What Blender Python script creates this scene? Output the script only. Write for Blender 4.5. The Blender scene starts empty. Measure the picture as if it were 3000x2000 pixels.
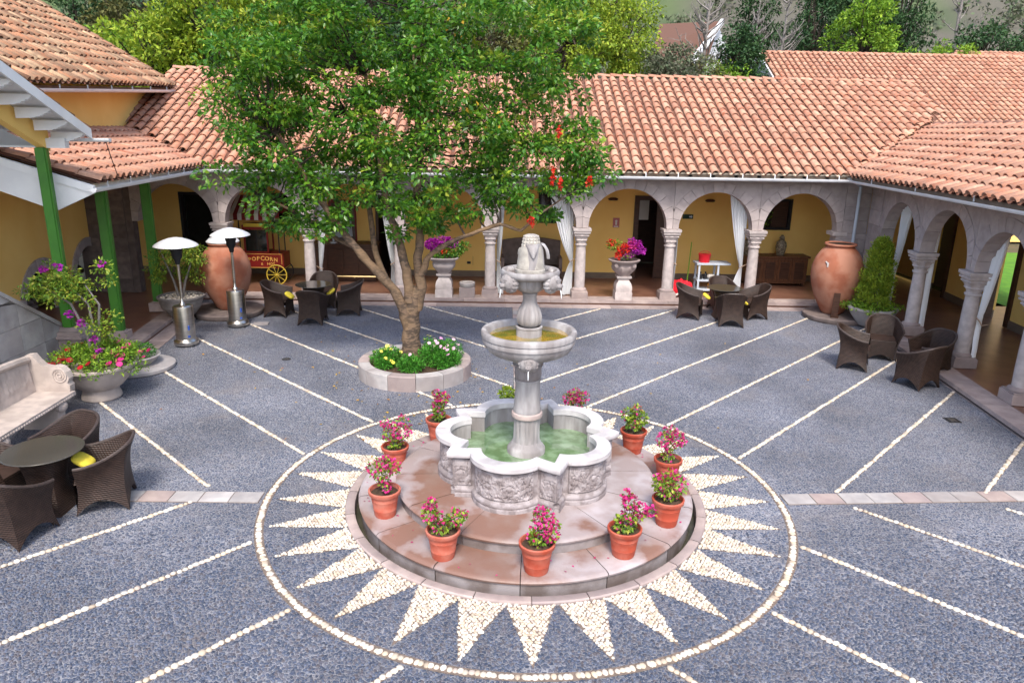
import bpy, math, random
import numpy as np
from mathutils import Vector, Matrix
random.seed(7)
rng = np.random.default_rng(11)
SC = bpy.context.scene
COL = SC.collection
R = math.radians
PI = math.pi

# ------------------------------------------------------------------ camera, sky, sun, exposure
cam_data = bpy.data.cameras.new('camera')
cam_data.sensor_width = 36.0
cam_data.lens = 25.58
cam_data.clip_start = 0.1
cam_data.clip_end = 2000
cam = bpy.data.objects.new('camera', cam_data)
COL.objects.link(cam)
SC.camera = cam
_yaw, _pit, _rol = 0.0176608663, 0.283725957, 0.0176532356
_F = Vector((math.sin(_yaw) * math.cos(_pit), math.cos(_yaw) * math.cos(_pit), -math.sin(_pit)))
_R0 = Vector((math.cos(_yaw), -math.sin(_yaw), 0))
_U0 = _R0.cross(_F)
_Rr = _R0 * math.cos(_rol) + _U0 * math.sin(_rol)
_Uu = -_R0 * math.sin(_rol) + _U0 * math.cos(_rol)
cam.matrix_world = Matrix(((_Rr.x, _Uu.x, -_F.x, -0.337), (_Rr.y, _Uu.y, -_F.y, -8.104), (_Rr.z, _Uu.z, -_F.z, 4.339), (0, 0, 0, 1)))

SUN_DIR = Vector((0.02, -0.72, 1.0)).normalized()     # towards the sun, behind thin cloud
world = bpy.data.worlds.new('World')
SC.world = world
world.use_nodes = True
wn = world.node_tree.nodes
sky = wn.new('ShaderNodeTexSky')
sky.sky_type = 'NISHITA'
sky.sun_disc = False
sky.sun_elevation = math.asin(SUN_DIR.z)
sky.sun_rotation = math.atan2(SUN_DIR.x, SUN_DIR.y)
sky.dust_density = 3.0
sky.air_density = 1.0
sky.ozone_density = 1.0
bgn = wn['Background']
bgn.inputs['Strength'].default_value = 0.15
world.node_tree.links.new(sky.outputs[0], bgn.inputs['Color'])
sd = bpy.data.lights.new('sun', 'SUN')
sd.energy = 1.5
sd.angle = R(13)
sd.color = (1.0, 0.955, 0.88)
sun = bpy.data.objects.new('sun', sd)
COL.objects.link(sun)
sun.rotation_euler = SUN_DIR.to_track_quat('Z', 'Y').to_euler()
SC.view_settings.view_transform = 'Standard'
SC.view_settings.look = 'None'
SC.view_settings.exposure = 1.2
SC.view_settings.gamma = 1.0
SC.view_settings.use_curve_mapping = False
SC.render.engine = 'CYCLES'
SC.cycles.max_bounces = 8
SC.cycles.diffuse_bounces = 7
SC.cycles.transparent_max_bounces = 8
SC.cycles.use_denoising = True

# ------------------------------------------------------------------ materials
def mat(name, c, c2=None, scale=4.0, rough=0.75, bump=0.0, bscale=60.0, metal=0.0, var=0.0, contrast=0.5,
        trans=0.0, spec=0.3, hue=None, huep=1.0, sat2=None, s2scale=0.7, s2amt=0.0, stretch=None, shift=True):
    """c/c2 mixed by noise; var = value change per piece; hue = list of colours picked per piece; sat2 = slow stain colour."""
    m = bpy.data.materials.new(name)
    m.use_nodes = True
    nt = m.node_tree
    N, L = nt.nodes, nt.links
    bs = N['Principled BSDF']
    tc = N.new('ShaderNodeTexCoord')
    oi = N.new('ShaderNodeObjectInfo')
    geo = N.new('ShaderNodeNewGeometry')
    add = N.new('ShaderNodeMath'); add.operation = 'ADD'
    L.new(oi.outputs['Random'], add.inputs[0]); L.new(geo.outputs['Random Per Island'], add.inputs[1])
    fr = N.new('ShaderNodeMath'); fr.operation = 'FRACT'
    L.new(add.outputs[0], fr.inputs[0])
    off = N.new('ShaderNodeVectorMath'); off.operation = 'SCALE'
    off.inputs[0].default_value = (31.7, 17.3, 23.9)
    L.new(oi.outputs['Random'], off.inputs['Scale'])
    va = N.new('ShaderNodeVectorMath'); va.operation = 'ADD'
    L.new(tc.outputs['Object'], va.inputs[0])
    if shift: L.new(off.outputs[0], va.inputs[1])
    else: va.inputs[1].default_value = (0, 0, 0)
    vec = va.outputs[0]
    if stretch:
        mp = N.new('ShaderNodeMapping'); mp.inputs['Scale'].default_value = stretch
        L.new(vec, mp.inputs[0]); vec = mp.outputs[0]
    def mix(a, b, f):
        x = N.new('ShaderNodeMix'); x.data_type = 'RGBA'
        for i, s in ((6, a), (7, b)):
            if hasattr(s, 'is_output'): L.new(s, x.inputs[i])
            else: x.inputs[i].default_value = (*s, 1)
        if hasattr(f, 'is_output'): L.new(f, x.inputs[0])
        else: x.inputs[0].default_value = f
        return x.outputs[2]
    def noise(sc, det=4.0, con=0.5, v=None):
        n = N.new('ShaderNodeTexNoise'); n.inputs['Scale'].default_value = sc; n.inputs['Detail'].default_value = det
        L.new(v or vec, n.inputs['Vector'])
        mr = N.new('ShaderNodeMapRange'); mr.inputs[1].default_value = 0.5 - 0.25 * (1.02 - con); mr.inputs[2].default_value = 0.5 + 0.25 * (1.02 - con)
        L.new(n.outputs[0], mr.inputs[0])
        return mr.outputs[0]
    if hue:
        cr = N.new('ShaderNodeValToRGB')
        L.new(fr.outputs[0], cr.inputs[0])
        el = cr.color_ramp.elements
        n = len(hue)
        el[0].position = 0; el[0].color = (*hue[0], 1)
        el[1].position = 1; el[1].color = (*hue[-1], 1)
        for i in range(1, n - 1):
            e = el.new(i / (n - 1)); e.color = (*hue[i], 1)
        col = cr.outputs[0]
        if c2 is not None: col = mix(col, c2, noise(scale, 4, contrast))
    else:
        col = mix(c, c2, noise(scale, 5, contrast)) if c2 is not None else None
    if sat2 is not None:
        f = noise(s2scale, 3, 0.7)
        ml = N.new('ShaderNodeMath'); ml.operation = 'MULTIPLY'; ml.inputs[1].default_value = s2amt
        L.new(f, ml.inputs[0])
        col = mix(col if col is not None else c, sat2, ml.outputs[0])
    if var:
        if col is None: col = mix(c, c, 0.0)
        h = N.new('ShaderNodeHueSaturation')
        L.new(col, h.inputs['Color'])
        mr = N.new('ShaderNodeMapRange'); mr.inputs[3].default_value = 1 - var; mr.inputs[4].default_value = 1 + var
        m7 = N.new('ShaderNodeMath'); m7.operation = 'MULTIPLY'; m7.inputs[1].default_value = 7.31
        L.new(fr.outputs[0], m7.inputs[0])
        f7 = N.new('ShaderNodeMath'); f7.operation = 'FRACT'; L.new(m7.outputs[0], f7.inputs[0])
        L.new(f7.outputs[0], mr.inputs[0]); L.new(mr.outputs[0], h.inputs['Value'])
        col = h.outputs[0]
    if col is None: bs.inputs['Base Color'].default_value = (*c, 1)
    else: L.new(col, bs.inputs['Base Color'])
    bs.inputs['Roughness'].default_value = rough
    bs.inputs['Metallic'].default_value = metal
    bs.inputs['Specular IOR Level'].default_value = spec
    if bump:
        n = N.new('ShaderNodeTexNoise'); n.inputs['Scale'].default_value = bscale; n.inputs['Detail'].default_value = 4
        L.new(vec, n.inputs['Vector'])
        b = N.new('ShaderNodeBump'); b.inputs['Strength'].default_value = bump; b.inputs['Distance'].default_value = 0.01
        L.new(n.outputs[0], b.inputs['Height']); L.new(b.outputs[0], bs.inputs['Normal'])
    if trans:
        tr = N.new('ShaderNodeBsdfTranslucent')
        if col is None: tr.inputs['Color'].default_value = (*c, 1)
        else: L.new(col, tr.inputs['Color'])
        ms = N.new('ShaderNodeMixShader'); ms.inputs[0].default_value = trans
        L.new(bs.outputs[0], ms.inputs[1]); L.new(tr.outputs[0], ms.inputs[2])
        L.new(ms.outputs[0], N['Material Output'].inputs['Surface'])
    return m

def paving_mat():
    m = bpy.data.materials.new('pebble_paving'); m.use_nodes = True
    N, L = m.node_tree.nodes, m.node_tree.links
    bs = N['Principled BSDF']; bs.inputs['Roughness'].default_value = 0.62; bs.inputs['Specular IOR Level'].default_value = 0.35
    tc = N.new('ShaderNodeTexCoord')
    wob = N.new('ShaderNodeTexNoise'); wob.inputs['Scale'].default_value = 9
    L.new(tc.outputs['Object'], wob.inputs['Vector'])
    ws = N.new('ShaderNodeVectorMath'); ws.operation = 'SCALE'; ws.inputs['Scale'].default_value = 0.03
    L.new(wob.outputs['Color'], ws.inputs[0])
    wa = N.new('ShaderNodeVectorMath'); wa.operation = 'ADD'; L.new(tc.outputs['Object'], wa.inputs[0]); L.new(ws.outputs[0], wa.inputs[1])
    v = N.new('ShaderNodeTexVoronoi'); v.feature = 'F1'; v.inputs['Scale'].default_value = 27
    e = N.new('ShaderNodeTexVoronoi'); e.feature = 'DISTANCE_TO_EDGE'; e.inputs['Scale'].default_value = 27
    L.new(wa.outputs[0], v.inputs['Vector']); L.new(wa.outputs[0], e.inputs['Vector'])
    st = N.new('ShaderNodeValToRGB'); el = st.color_ramp.elements
    el[0].color = (0.050, 0.064, 0.105, 1); el[1].color = (0.155, 0.17, 0.22, 1)
    el.new(0.5).color = (0.082, 0.099, 0.145, 1); el.new(0.75).color = (0.115, 0.112, 0.135, 1)
    sep = N.new('ShaderNodeSeparateColor'); L.new(v.outputs['Color'], sep.inputs[0]); L.new(sep.outputs[0], st.inputs[0])
    mr = N.new('ShaderNodeMapRange'); mr.inputs[1].default_value = 0.03; mr.inputs[2].default_value = 0.16
    L.new(e.outputs['Distance'], mr.inputs[0])
    mx = N.new('ShaderNodeMix'); mx.data_type = 'RGBA'; mx.inputs[6].default_value = (0.27, 0.27, 0.29, 1)
    L.new(st.outputs[0], mx.inputs[7]); L.new(mr.outputs[0], mx.inputs[0])
    n2 = N.new('ShaderNodeTexNoise'); n2.inputs['Scale'].default_value = 0.55; n2.inputs['Detail'].default_value = 5
    L.new(tc.outputs['Object'], n2.inputs['Vector'])
    m3 = N.new('ShaderNodeMapRange'); m3.inputs[1].default_value = 0.3; m3.inputs[2].default_value = 0.7; m3.inputs[3].default_value = 0.70; m3.inputs[4].default_value = 1.30
    L.new(n2.outputs[0], m3.inputs[0])
    h = N.new('ShaderNodeHueSaturation'); L.new(mx.outputs[2], h.inputs['Color']); L.new(m3.outputs[0], h.inputs['Value'])
    n4 = N.new('ShaderNodeTexNoise'); n4.inputs['Scale'].default_value = 0.9; n4.inputs['Detail'].default_value = 6; n4.inputs['Roughness'].default_value = 0.65
    L.new(wa.outputs[0], n4.inputs['Vector'])
    m5 = N.new('ShaderNodeMapRange'); m5.inputs[1].default_value = 0.54; m5.inputs[2].default_value = 0.70; m5.inputs[3].default_value = 0; m5.inputs[4].default_value = 0.45
    L.new(n4.outputs[0], m5.inputs[0])
    mw = N.new('ShaderNodeMix'); mw.data_type = 'RGBA'; mw.inputs[7].default_value = (0.22, 0.19, 0.175, 1)
    L.new(m5.outputs[0], mw.inputs[0]); L.new(h.outputs[0], mw.inputs[6])
    L.new(mw.outputs[2], bs.inputs['Base Color'])
    b = N.new('ShaderNodeBump'); b.inputs['Strength'].default_value = 0.7; b.inputs['Distance'].default_value = 0.012
    L.new(mr.outputs[0], b.inputs['Height']); L.new(b.outputs[0], bs.inputs['Normal'])
    return m

def water_mat(name, col, rough=0.03):
    m = bpy.data.materials.new(name); m.use_nodes = True
    N, L = m.node_tree.nodes, m.node_tree.links
    bs = N['Principled BSDF']; bs.inputs['Roughness'].default_value = rough
    bs.inputs['Specular IOR Level'].default_value = 1.0
    bs.inputs['Coat Weight'].default_value = 0.8; bs.inputs['Coat Roughness'].default_value = 0.02; bs.inputs['Coat IOR'].default_value = 1.6
    n = N.new('ShaderNodeTexNoise'); n.inputs['Scale'].default_value = 7; n.inputs['Detail'].default_value = 7
    tc = N.new('ShaderNodeTexCoord'); L.new(tc.outputs['Object'], n.inputs['Vector'])
    cr = N.new('ShaderNodeValToRGB'); cr.color_ramp.elements[0].position = 0.42; cr.color_ramp.elements[1].position = 0.62
    cr.color_ramp.elements[0].color = (*col[0], 1); cr.color_ramp.elements[1].color = (*col[1], 1)
    L.new(n.outputs[0], cr.inputs[0]); L.new(cr.outputs[0], bs.inputs['Base Color'])
    n2 = N.new('ShaderNodeTexNoise'); n2.inputs['Scale'].default_value = 22; n2.inputs['Detail'].default_value = 2
    L.new(tc.outputs['Object'], n2.inputs['Vector'])
    b = N.new('ShaderNodeBump'); b.inputs['Strength'].default_value = 0.12; b.inputs['Distance'].default_value = 0.02
    L.new(n2.outputs[0], b.inputs['Height']); L.new(b.outputs[0], bs.inputs['Normal'])
    return m

def wicker_mat(name='wicker', base=(0.024, 0.014, 0.0105)):
    m = mat(name, base, tuple(x * 1.7 for x in base), scale=14, rough=0.5, spec=0.3, contrast=0.3)
    N, L = m.node_tree.nodes, m.node_tree.links
    bs = N['Principled BSDF']
    tc = N.new('ShaderNodeTexCoord')
    w = N.new('ShaderNodeTexWave'); w.bands_direction = 'Z'; w.inputs['Scale'].default_value = 13; w.inputs['Distortion'].default_value = 0.6
    L.new(tc.outputs['Object'], w.inputs['Vector'])
    w2 = N.new('ShaderNodeTexWave'); w2.bands_direction = 'DIAGONAL'; w2.inputs['Scale'].default_value = 15
    L.new(tc.outputs['Object'], w2.inputs['Vector'])
    a = N.new('ShaderNodeMath'); a.operation = 'MULTIPLY_ADD'; L.new(w2.outputs['Fac'], a.inputs[0]); a.inputs[1].default_value = 0.45; L.new(w.outputs['Fac'], a.inputs[2])
    src = bs.inputs['Base Color'].links[0].from_socket
    hs = N.new('ShaderNodeHueSaturation'); L.new(src, hs.inputs['Color'])
    mr = N.new('ShaderNodeMapRange'); mr.inputs[1].default_value = 0.1; mr.inputs[2].default_value = 1.4; mr.inputs[3].default_value = 0.45; mr.inputs[4].default_value = 1.7
    L.new(a.outputs[0], mr.inputs[0]); L.new(mr.outputs[0], hs.inputs['Value']); L.new(hs.outputs[0], bs.inputs['Base Color'])
    b = N.new('ShaderNodeBump'); b.inputs['Strength'].default_value = 0.6; b.inputs['Distance'].default_value = 0.006
    L.new(a.outputs[0], b.inputs['Height']); L.new(b.outputs[0], bs.inputs['Normal'])
    return m

MAT = dict(
    paving=paving_mat(),
    cobble=mat('grey_pebble', (0, 0, 0), hue=[(0.035, 0.048, 0.082), (0.062, 0.078, 0.12), (0.085, 0.10, 0.145), (0.085, 0.075, 0.085), (0.12, 0.13, 0.165), (0.045, 0.064, 0.105)], rough=0.55, var=0.25, spec=0.4),
    crimson=mat('crimson_petal', (0, 0, 0), hue=[(0.30, 0.006, 0.012), (0.42, 0.012, 0.02), (0.22, 0.004, 0.01)], rough=0.6, trans=0.2, var=0.15),
    dustypot=mat('dusty_terracotta', (0.50, 0.17, 0.12), (0.42, 0.085, 0.05), scale=7, rough=0.8, contrast=0.5, bump=0.2),
    white=mat('white_pebble', (0, 0, 0), hue=[(0.46, 0.37, 0.28), (0.62, 0.57, 0.48), (0.54, 0.43, 0.31), (0.68, 0.65, 0.58), (0.50, 0.41, 0.35)], rough=0.6, var=0.2),
    bed=mat('pebble_mortar', (0.20, 0.15, 0.12), (0.14, 0.11, 0.09), scale=20, rough=0.9),
    cream=mat('cream_stone', (0.52, 0.44, 0.39), (0.42, 0.355, 0.32), scale=7, rough=0.8, bump=0.4, sat2=(0.32, 0.27, 0.24), s2amt=0.5, s2scale=3),
    slab=mat('pale_slab', (0.44, 0.41, 0.395), (0.35, 0.33, 0.325), scale=6, rough=0.8, var=0.14, bump=0.3, sat2=(0.28, 0.24, 0.23), s2amt=0.6, s2scale=1.7),
    pink=mat('pink_stone', (0.43, 0.345, 0.315), (0.33, 0.26, 0.245), scale=5, rough=0.85, var=0.13, bump=0.4, sat2=(0.24, 0.20, 0.20), s2amt=0.5, s2scale=1.2),
    arch=mat('arch_stone', (0.45, 0.385, 0.37), (0.37, 0.315, 0.305), scale=6, rough=0.85, var=0.10, bump=0.4),
    column=mat('column_stone', (0.53, 0.465, 0.445), (0.42, 0.365, 0.35), scale=8, rough=0.8, var=0.05, bump=0.3),
    brownwall=mat('brown_stone', (0.20, 0.155, 0.14), (0.14, 0.11, 0.10), scale=6, rough=0.9, var=0.2, bump=0.5),
    marble=mat('fountain_stone', (0.45, 0.43, 0.425), (0.28, 0.26, 0.26), scale=9, rough=0.75, bump=0.5, bscale=50, contrast=0.4, sat2=(0.22, 0.195, 0.19), s2amt=0.7, s2scale=5, stretch=(1, 1, .22)),
    marblew=mat('coping_stone', (0.58, 0.555, 0.56), (0.46, 0.43, 0.435), scale=6, rough=0.65, bump=0.2, var=0.06, shift=False),
    carved=mat('carved_stone', (0.37, 0.33, 0.335), (0.24, 0.205, 0.205), scale=9, rough=0.8, bump=0.6, bscale=45, contrast=0.7),
    cornst=mat('corn_stone', (0.44, 0.41, 0.36), (0.30, 0.275, 0.245), scale=12, rough=0.8, bump=0.4),
    step=mat('wet_step', (0.215, 0.12, 0.09), (0.42, 0.375, 0.385), scale=1.3, rough=0.42, bump=0.2, contrast=0.80, var=0.06, spec=0.5, sat2=(0.25, 0.18, 0.155), s2amt=0.55, s2scale=2.6, shift=False),
    stepside=mat('step_riser', (0.15, 0.12, 0.11), (0.28, 0.25, 0.25), scale=3, rough=0.6, bump=0.3, contrast=0.6, var=0.08),
    moat=mat('channel_floor', (0.045, 0.045, 0.03), (0.08, 0.07, 0.05), scale=5, rough=0.25),
    bowlw=water_mat('bowl_water', ((0.36, 0.22, 0.03), (0.17, 0.16, 0.03))),
    poolw=water_mat('pool_water', ((0.12, 0.20, 0.09), (0.22, 0.33, 0.19))),
    jet=mat('water_jet', (0.8, 0.84, 0.86), rough=0.05, spec=0.9),
    yellow=mat('ochre_plaster', (0.93, 0.62, 0.20), (0.89, 0.57, 0.17), scale=1.3, rough=0.9, bump=0.15, bscale=25),
    dado=mat('dado_paint', (0.20, 0.15, 0.11), (0.16, 0.12, 0.09), scale=3, rough=0.7),
    ceil=mat('ceiling_board', (0.74, 0.66, 0.52), (0.68, 0.59, 0.45), scale=3, rough=0.9),
    floor=mat('terracotta_floor', (0.23, 0.115, 0.075), (0.17, 0.08, 0.055), scale=3, rough=0.32, spec=0.5, var=0.1),
    dark=mat('interior_shade', (0.012, 0.010, 0.009), rough=0.9),  # near-black colour standing in for shade inside the openings
    wood=mat('dark_wood', (0.075, 0.032, 0.018), (0.045, 0.02, 0.012), scale=5, rough=0.45, stretch=(1, 1, 7), spec=0.4),
    wood2=mat('sideboard_wood', (0.15, 0.062, 0.030), (0.085, 0.036, 0.018), scale=6, rough=0.45, stretch=(5, 1, 1), bump=0.2),
    white_paint=mat('white_paint', (0.78, 0.79, 0.80), (0.70, 0.71, 0.73), scale=3, rough=0.5, bump=0.05),
    roofedge=mat('roof_deck', (0.20, 0.12, 0.09), (0.14, 0.09, 0.07), scale=4, rough=0.9),
    tile=mat('clay_tile', (0, 0, 0), hue=[(0.45, 0.175, 0.10), (0.52, 0.235, 0.14), (0.58, 0.31, 0.20), (0.37, 0.125, 0.07), (0.54, 0.27, 0.175), (0.62, 0.375, 0.26)], c2=(0.52, 0.275, 0.185), scale=9, contrast=0.25, rough=0.8, var=0.13, sat2=(0.30, 0.19, 0.15), s2amt=0.35, s2scale=9, bump=0.2, bscale=30),
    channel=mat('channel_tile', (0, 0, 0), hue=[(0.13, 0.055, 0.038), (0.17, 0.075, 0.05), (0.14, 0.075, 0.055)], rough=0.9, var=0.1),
    oldtile=mat('old_clay_tile', (0, 0, 0), hue=[(0.40, 0.155, 0.08), (0.56, 0.25, 0.13), (0.20, 0.11, 0.07), (0.60, 0.31, 0.18), (0.46, 0.18, 0.09), (0.72, 0.50, 0.30), (0.30, 0.17, 0.11)], c2=(0.34, 0.22, 0.14), scale=8, contrast=0.35, rough=0.9, var=0.22, bump=0.3),
    greenpost=mat('green_paint', (0.05, 0.20, 0.018), (0.038, 0.155, 0.016), scale=3, rough=0.45, spec=0.4),
    terracotta=mat('terracotta_pot', (0.42, 0.072, 0.036), (0.36, 0.062, 0.034), scale=5, rough=0.6, var=0.1, sat2=(0.50, 0.17, 0.12), s2amt=0.5, s2scale=6),
    clay=mat('clay_jar', (0.36, 0.125, 0.068), (0.30, 0.10, 0.056), scale=4, rough=0.75, bump=0.25, bscale=18, sat2=(0.47, 0.25, 0.17), s2amt=0.5, s2scale=2.5),
    soil=mat('soil', (0.045, 0.028, 0.018), (0.09, 0.055, 0.035), scale=30, rough=1.0, bump=1.0, bscale=40),
    wicker=wicker_mat(),
    rim=mat('wicker_rim', (0.065, 0.044, 0.037), (0.04, 0.028, 0.024), scale=30, rough=0.45, spec=0.5),
    cushion=mat('yellow_fabric', (0.75, 0.60, 0.06), (0.66, 0.52, 0.05), scale=12, rough=0.9, bump=0.2),
    glass=mat('smoked_glass_top', (0.062, 0.056, 0.045), (0.05, 0.046, 0.038), scale=2, rough=0.12, spec=0.8),
    glassrim=mat('glass_edge', (0.16, 0.20, 0.17), rough=0.1, spec=0.8),
    steel=mat('brushed_steel', (0.62, 0.58, 0.53), (0.50, 0.47, 0.43), scale=3, rough=0.28, metal=1.0, stretch=(1, 1, 10)),
    alu=mat('aluminium_cap', (0.86, 0.87, 0.88), (0.80, 0.81, 0.83), scale=3, rough=0.35, metal=0.35),
    black=mat('black_metal', (0.02, 0.02, 0.022), rough=0.5),
    red=mat('red_paint', (0.22, 0.012, 0.010), (0.17, 0.010, 0.008), scale=3, rough=0.4, spec=0.5),
    gold=mat('gold_lettering', (0.75, 0.42, 0.10), rough=0.5),
    yellowp=mat('yellow_paint', (0.55, 0.40, 0.045), rough=0.5),
    inside=mat('jar_mouth_shade', (0.03, 0.018, 0.012), rough=0.9),  # near-black colour standing in for shade in the jar mouths
    redc=mat('red_canvas', (0.17, 0.014, 0.014), (0.13, 0.012, 0.012), scale=6, rough=0.9),
    whitec=mat('white_canvas', (0.50, 0.47, 0.43), (0.42, 0.40, 0.36), scale=6, rough=0.9),
    curtain=mat('white_curtain', (0.94, 0.95, 0.96), (0.92, 0.93, 0.95), scale=3, rough=0.9, trans=0.25),
    rope=mat('tieback_rope', (0.35, 0.24, 0.17), rough=0.9),
    bark=mat('smooth_bark', (0.17, 0.115, 0.078), (0.075, 0.054, 0.04), scale=11, contrast=0.8, rough=0.9, bump=1.0, bscale=26, stretch=(1, 1, 2.2), sat2=(0.26, 0.165, 0.09), s2amt=0.5, s2scale=1.2),
    greybark=mat('grey_bark', (0.25, 0.225, 0.21), (0.17, 0.155, 0.145), scale=6, rough=0.9, bump=0.4),
    darkbark=mat('dark_bark', (0.06, 0.045, 0.034), (0.04, 0.03, 0.024), scale=6, rough=0.9, bump=0.4),
    leaf=mat('glossy_leaf', (0, 0, 0), hue=[(0.035, 0.14, 0.015), (0.07, 0.22, 0.02), (0.12, 0.29, 0.022), (0.05, 0.18, 0.03), (0.19, 0.36, 0.025), (0.06, 0.19, 0.02), (0.27, 0.42, 0.03)], rough=0.36, trans=0.38, spec=0.6, var=0.2),
    newleaf=mat('young_leaf', (0, 0, 0), hue=[(0.18, 0.36, 0.03), (0.27, 0.45, 0.04), (0.38, 0.40, 0.04), (0.12, 0.32, 0.04)], rough=0.45, trans=0.35, spec=0.4, var=0.2),
    amberleaf=mat('amber_leaf', (0, 0, 0), hue=[(0.55, 0.28, 0.03), (0.60, 0.40, 0.05), (0.50, 0.20, 0.03)], rough=0.5, trans=0.3),
    lime=mat('lime_foliage', (0, 0, 0), hue=[(0.22, 0.34, 0.03), (0.34, 0.44, 0.035), (0.15, 0.27, 0.03), (0.46, 0.50, 0.05)], rough=0.6, trans=0.3, var=0.25),
    bright=mat('bright_foliage', (0, 0, 0), hue=[(0.13, 0.27, 0.025), (0.19, 0.35, 0.03), (0.28, 0.41, 0.035), (0.09, 0.20, 0.025)], rough=0.6, trans=0.3, var=0.25),
    darkf=mat('dark_foliage', (0, 0, 0), hue=[(0.025, 0.07, 0.025), (0.04, 0.10, 0.03), (0.07, 0.13, 0.045), (0.03, 0.08, 0.04)], rough=0.7, trans=0.15, var=0.3),
    olivef=mat('olive_foliage', (0, 0, 0), hue=[(0.09, 0.105, 0.035), (0.13, 0.135, 0.04), (0.17, 0.16, 0.05), (0.07, 0.085, 0.035)], rough=0.7, trans=0.2, var=0.3),
    greyf=mat('grey_foliage', (0, 0, 0), hue=[(0.09, 0.13, 0.07), (0.13, 0.16, 0.085), (0.16, 0.155, 0.11), (0.08, 0.12, 0.06)], rough=0.8, trans=0.15, var=0.3),
    potleaf=mat('pot_leaf', (0, 0, 0), hue=[(0.09, 0.21, 0.02), (0.17, 0.30, 0.03), (0.32, 0.40, 0.04), (0.06, 0.16, 0.02), (0.42, 0.40, 0.05)], rough=0.5, trans=0.25, var=0.2),
    daisyleaf=mat('daisy_leaf', (0, 0, 0), hue=[(0.05, 0.22, 0.02), (0.08, 0.32, 0.03), (0.04, 0.16, 0.02), (0.13, 0.38, 0.04)], rough=0.5, trans=0.25, var=0.2),
    magenta=mat('magenta_bract', (0, 0, 0), hue=[(0.52, 0.02, 0.16), (0.66, 0.04, 0.26), (0.42, 0.012, 0.10), (0.70, 0.09, 0.33)], rough=0.6, trans=0.25, var=0.15),
    purple=mat('purple_bract', (0, 0, 0), hue=[(0.42, 0.02, 0.36), (0.33, 0.015, 0.33), (0.55, 0.05, 0.45)], rough=0.6, trans=0.25, var=0.15),
    redfl=mat('red_petal', (0, 0, 0), hue=[(0.62, 0.015, 0.012), (0.66, 0.04, 0.015), (0.45, 0.008, 0.01)], rough=0.6, trans=0.2, var=0.15),
    pinkfl=mat('pink_petal', (0, 0, 0), hue=[(0.78, 0.40, 0.60), (0.85, 0.52, 0.68), (0.72, 0.30, 0.55)], rough=0.6, trans=0.2),
    yellfl=mat('yellow_petal', (0, 0, 0), hue=[(0.82, 0.72, 0.05), (0.88, 0.80, 0.22)], rough=0.6, trans=0.2),
    hill=mat('hillside_scrub', (0.085, 0.12, 0.05), (0.045, 0.085, 0.028), scale=0.22, rough=1.0, contrast=0.7, sat2=(0.12, 0.10, 0.095), s2amt=0.75, s2scale=0.05),
    grass=mat('lawn', (0.10, 0.25, 0.02), (0.07, 0.19, 0.02), scale=4, rough=0.9),
    earth=mat('earth', (0.10, 0.08, 0.06), (0.07, 0.07, 0.04), scale=0.6, rough=1.0),
    signpink=mat('sign_pink', (0.48, 0.16, 0.16), rough=0.6),
    signw=mat('sign_white', (0.75, 0.72, 0.68), rough=0.6),
    signg=mat('sign_green', (0.010, 0.045, 0.028), rough=0.5),
    greyplastic=mat('grey_plastic', (0.52, 0.58, 0.66), rough=0.5),
    redplastic=mat('red_plastic', (0.70, 0.02, 0.035), rough=0.4),
    greenstick=mat('green_stick', (0.16, 0.32, 0.03), rough=0.5),
    orange=mat('orange_plastic', (0.75, 0.36, 0.03), rough=0.5),
    brass=mat('brass', (0.85, 0.66, 0.32), rough=0.3, metal=0.8),
    vase=mat('glazed_vase', (0.28, 0.24, 0.17), (0.11, 0.09, 0.06), scale=22, rough=0.35, contrast=0.8),
    pane=mat('window_pane', (0.015, 0.017, 0.016), rough=0.06, spec=0.8),
    blue=mat('blue_valve', (0.04, 0.09, 0.35), rough=0.4),
)

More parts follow.
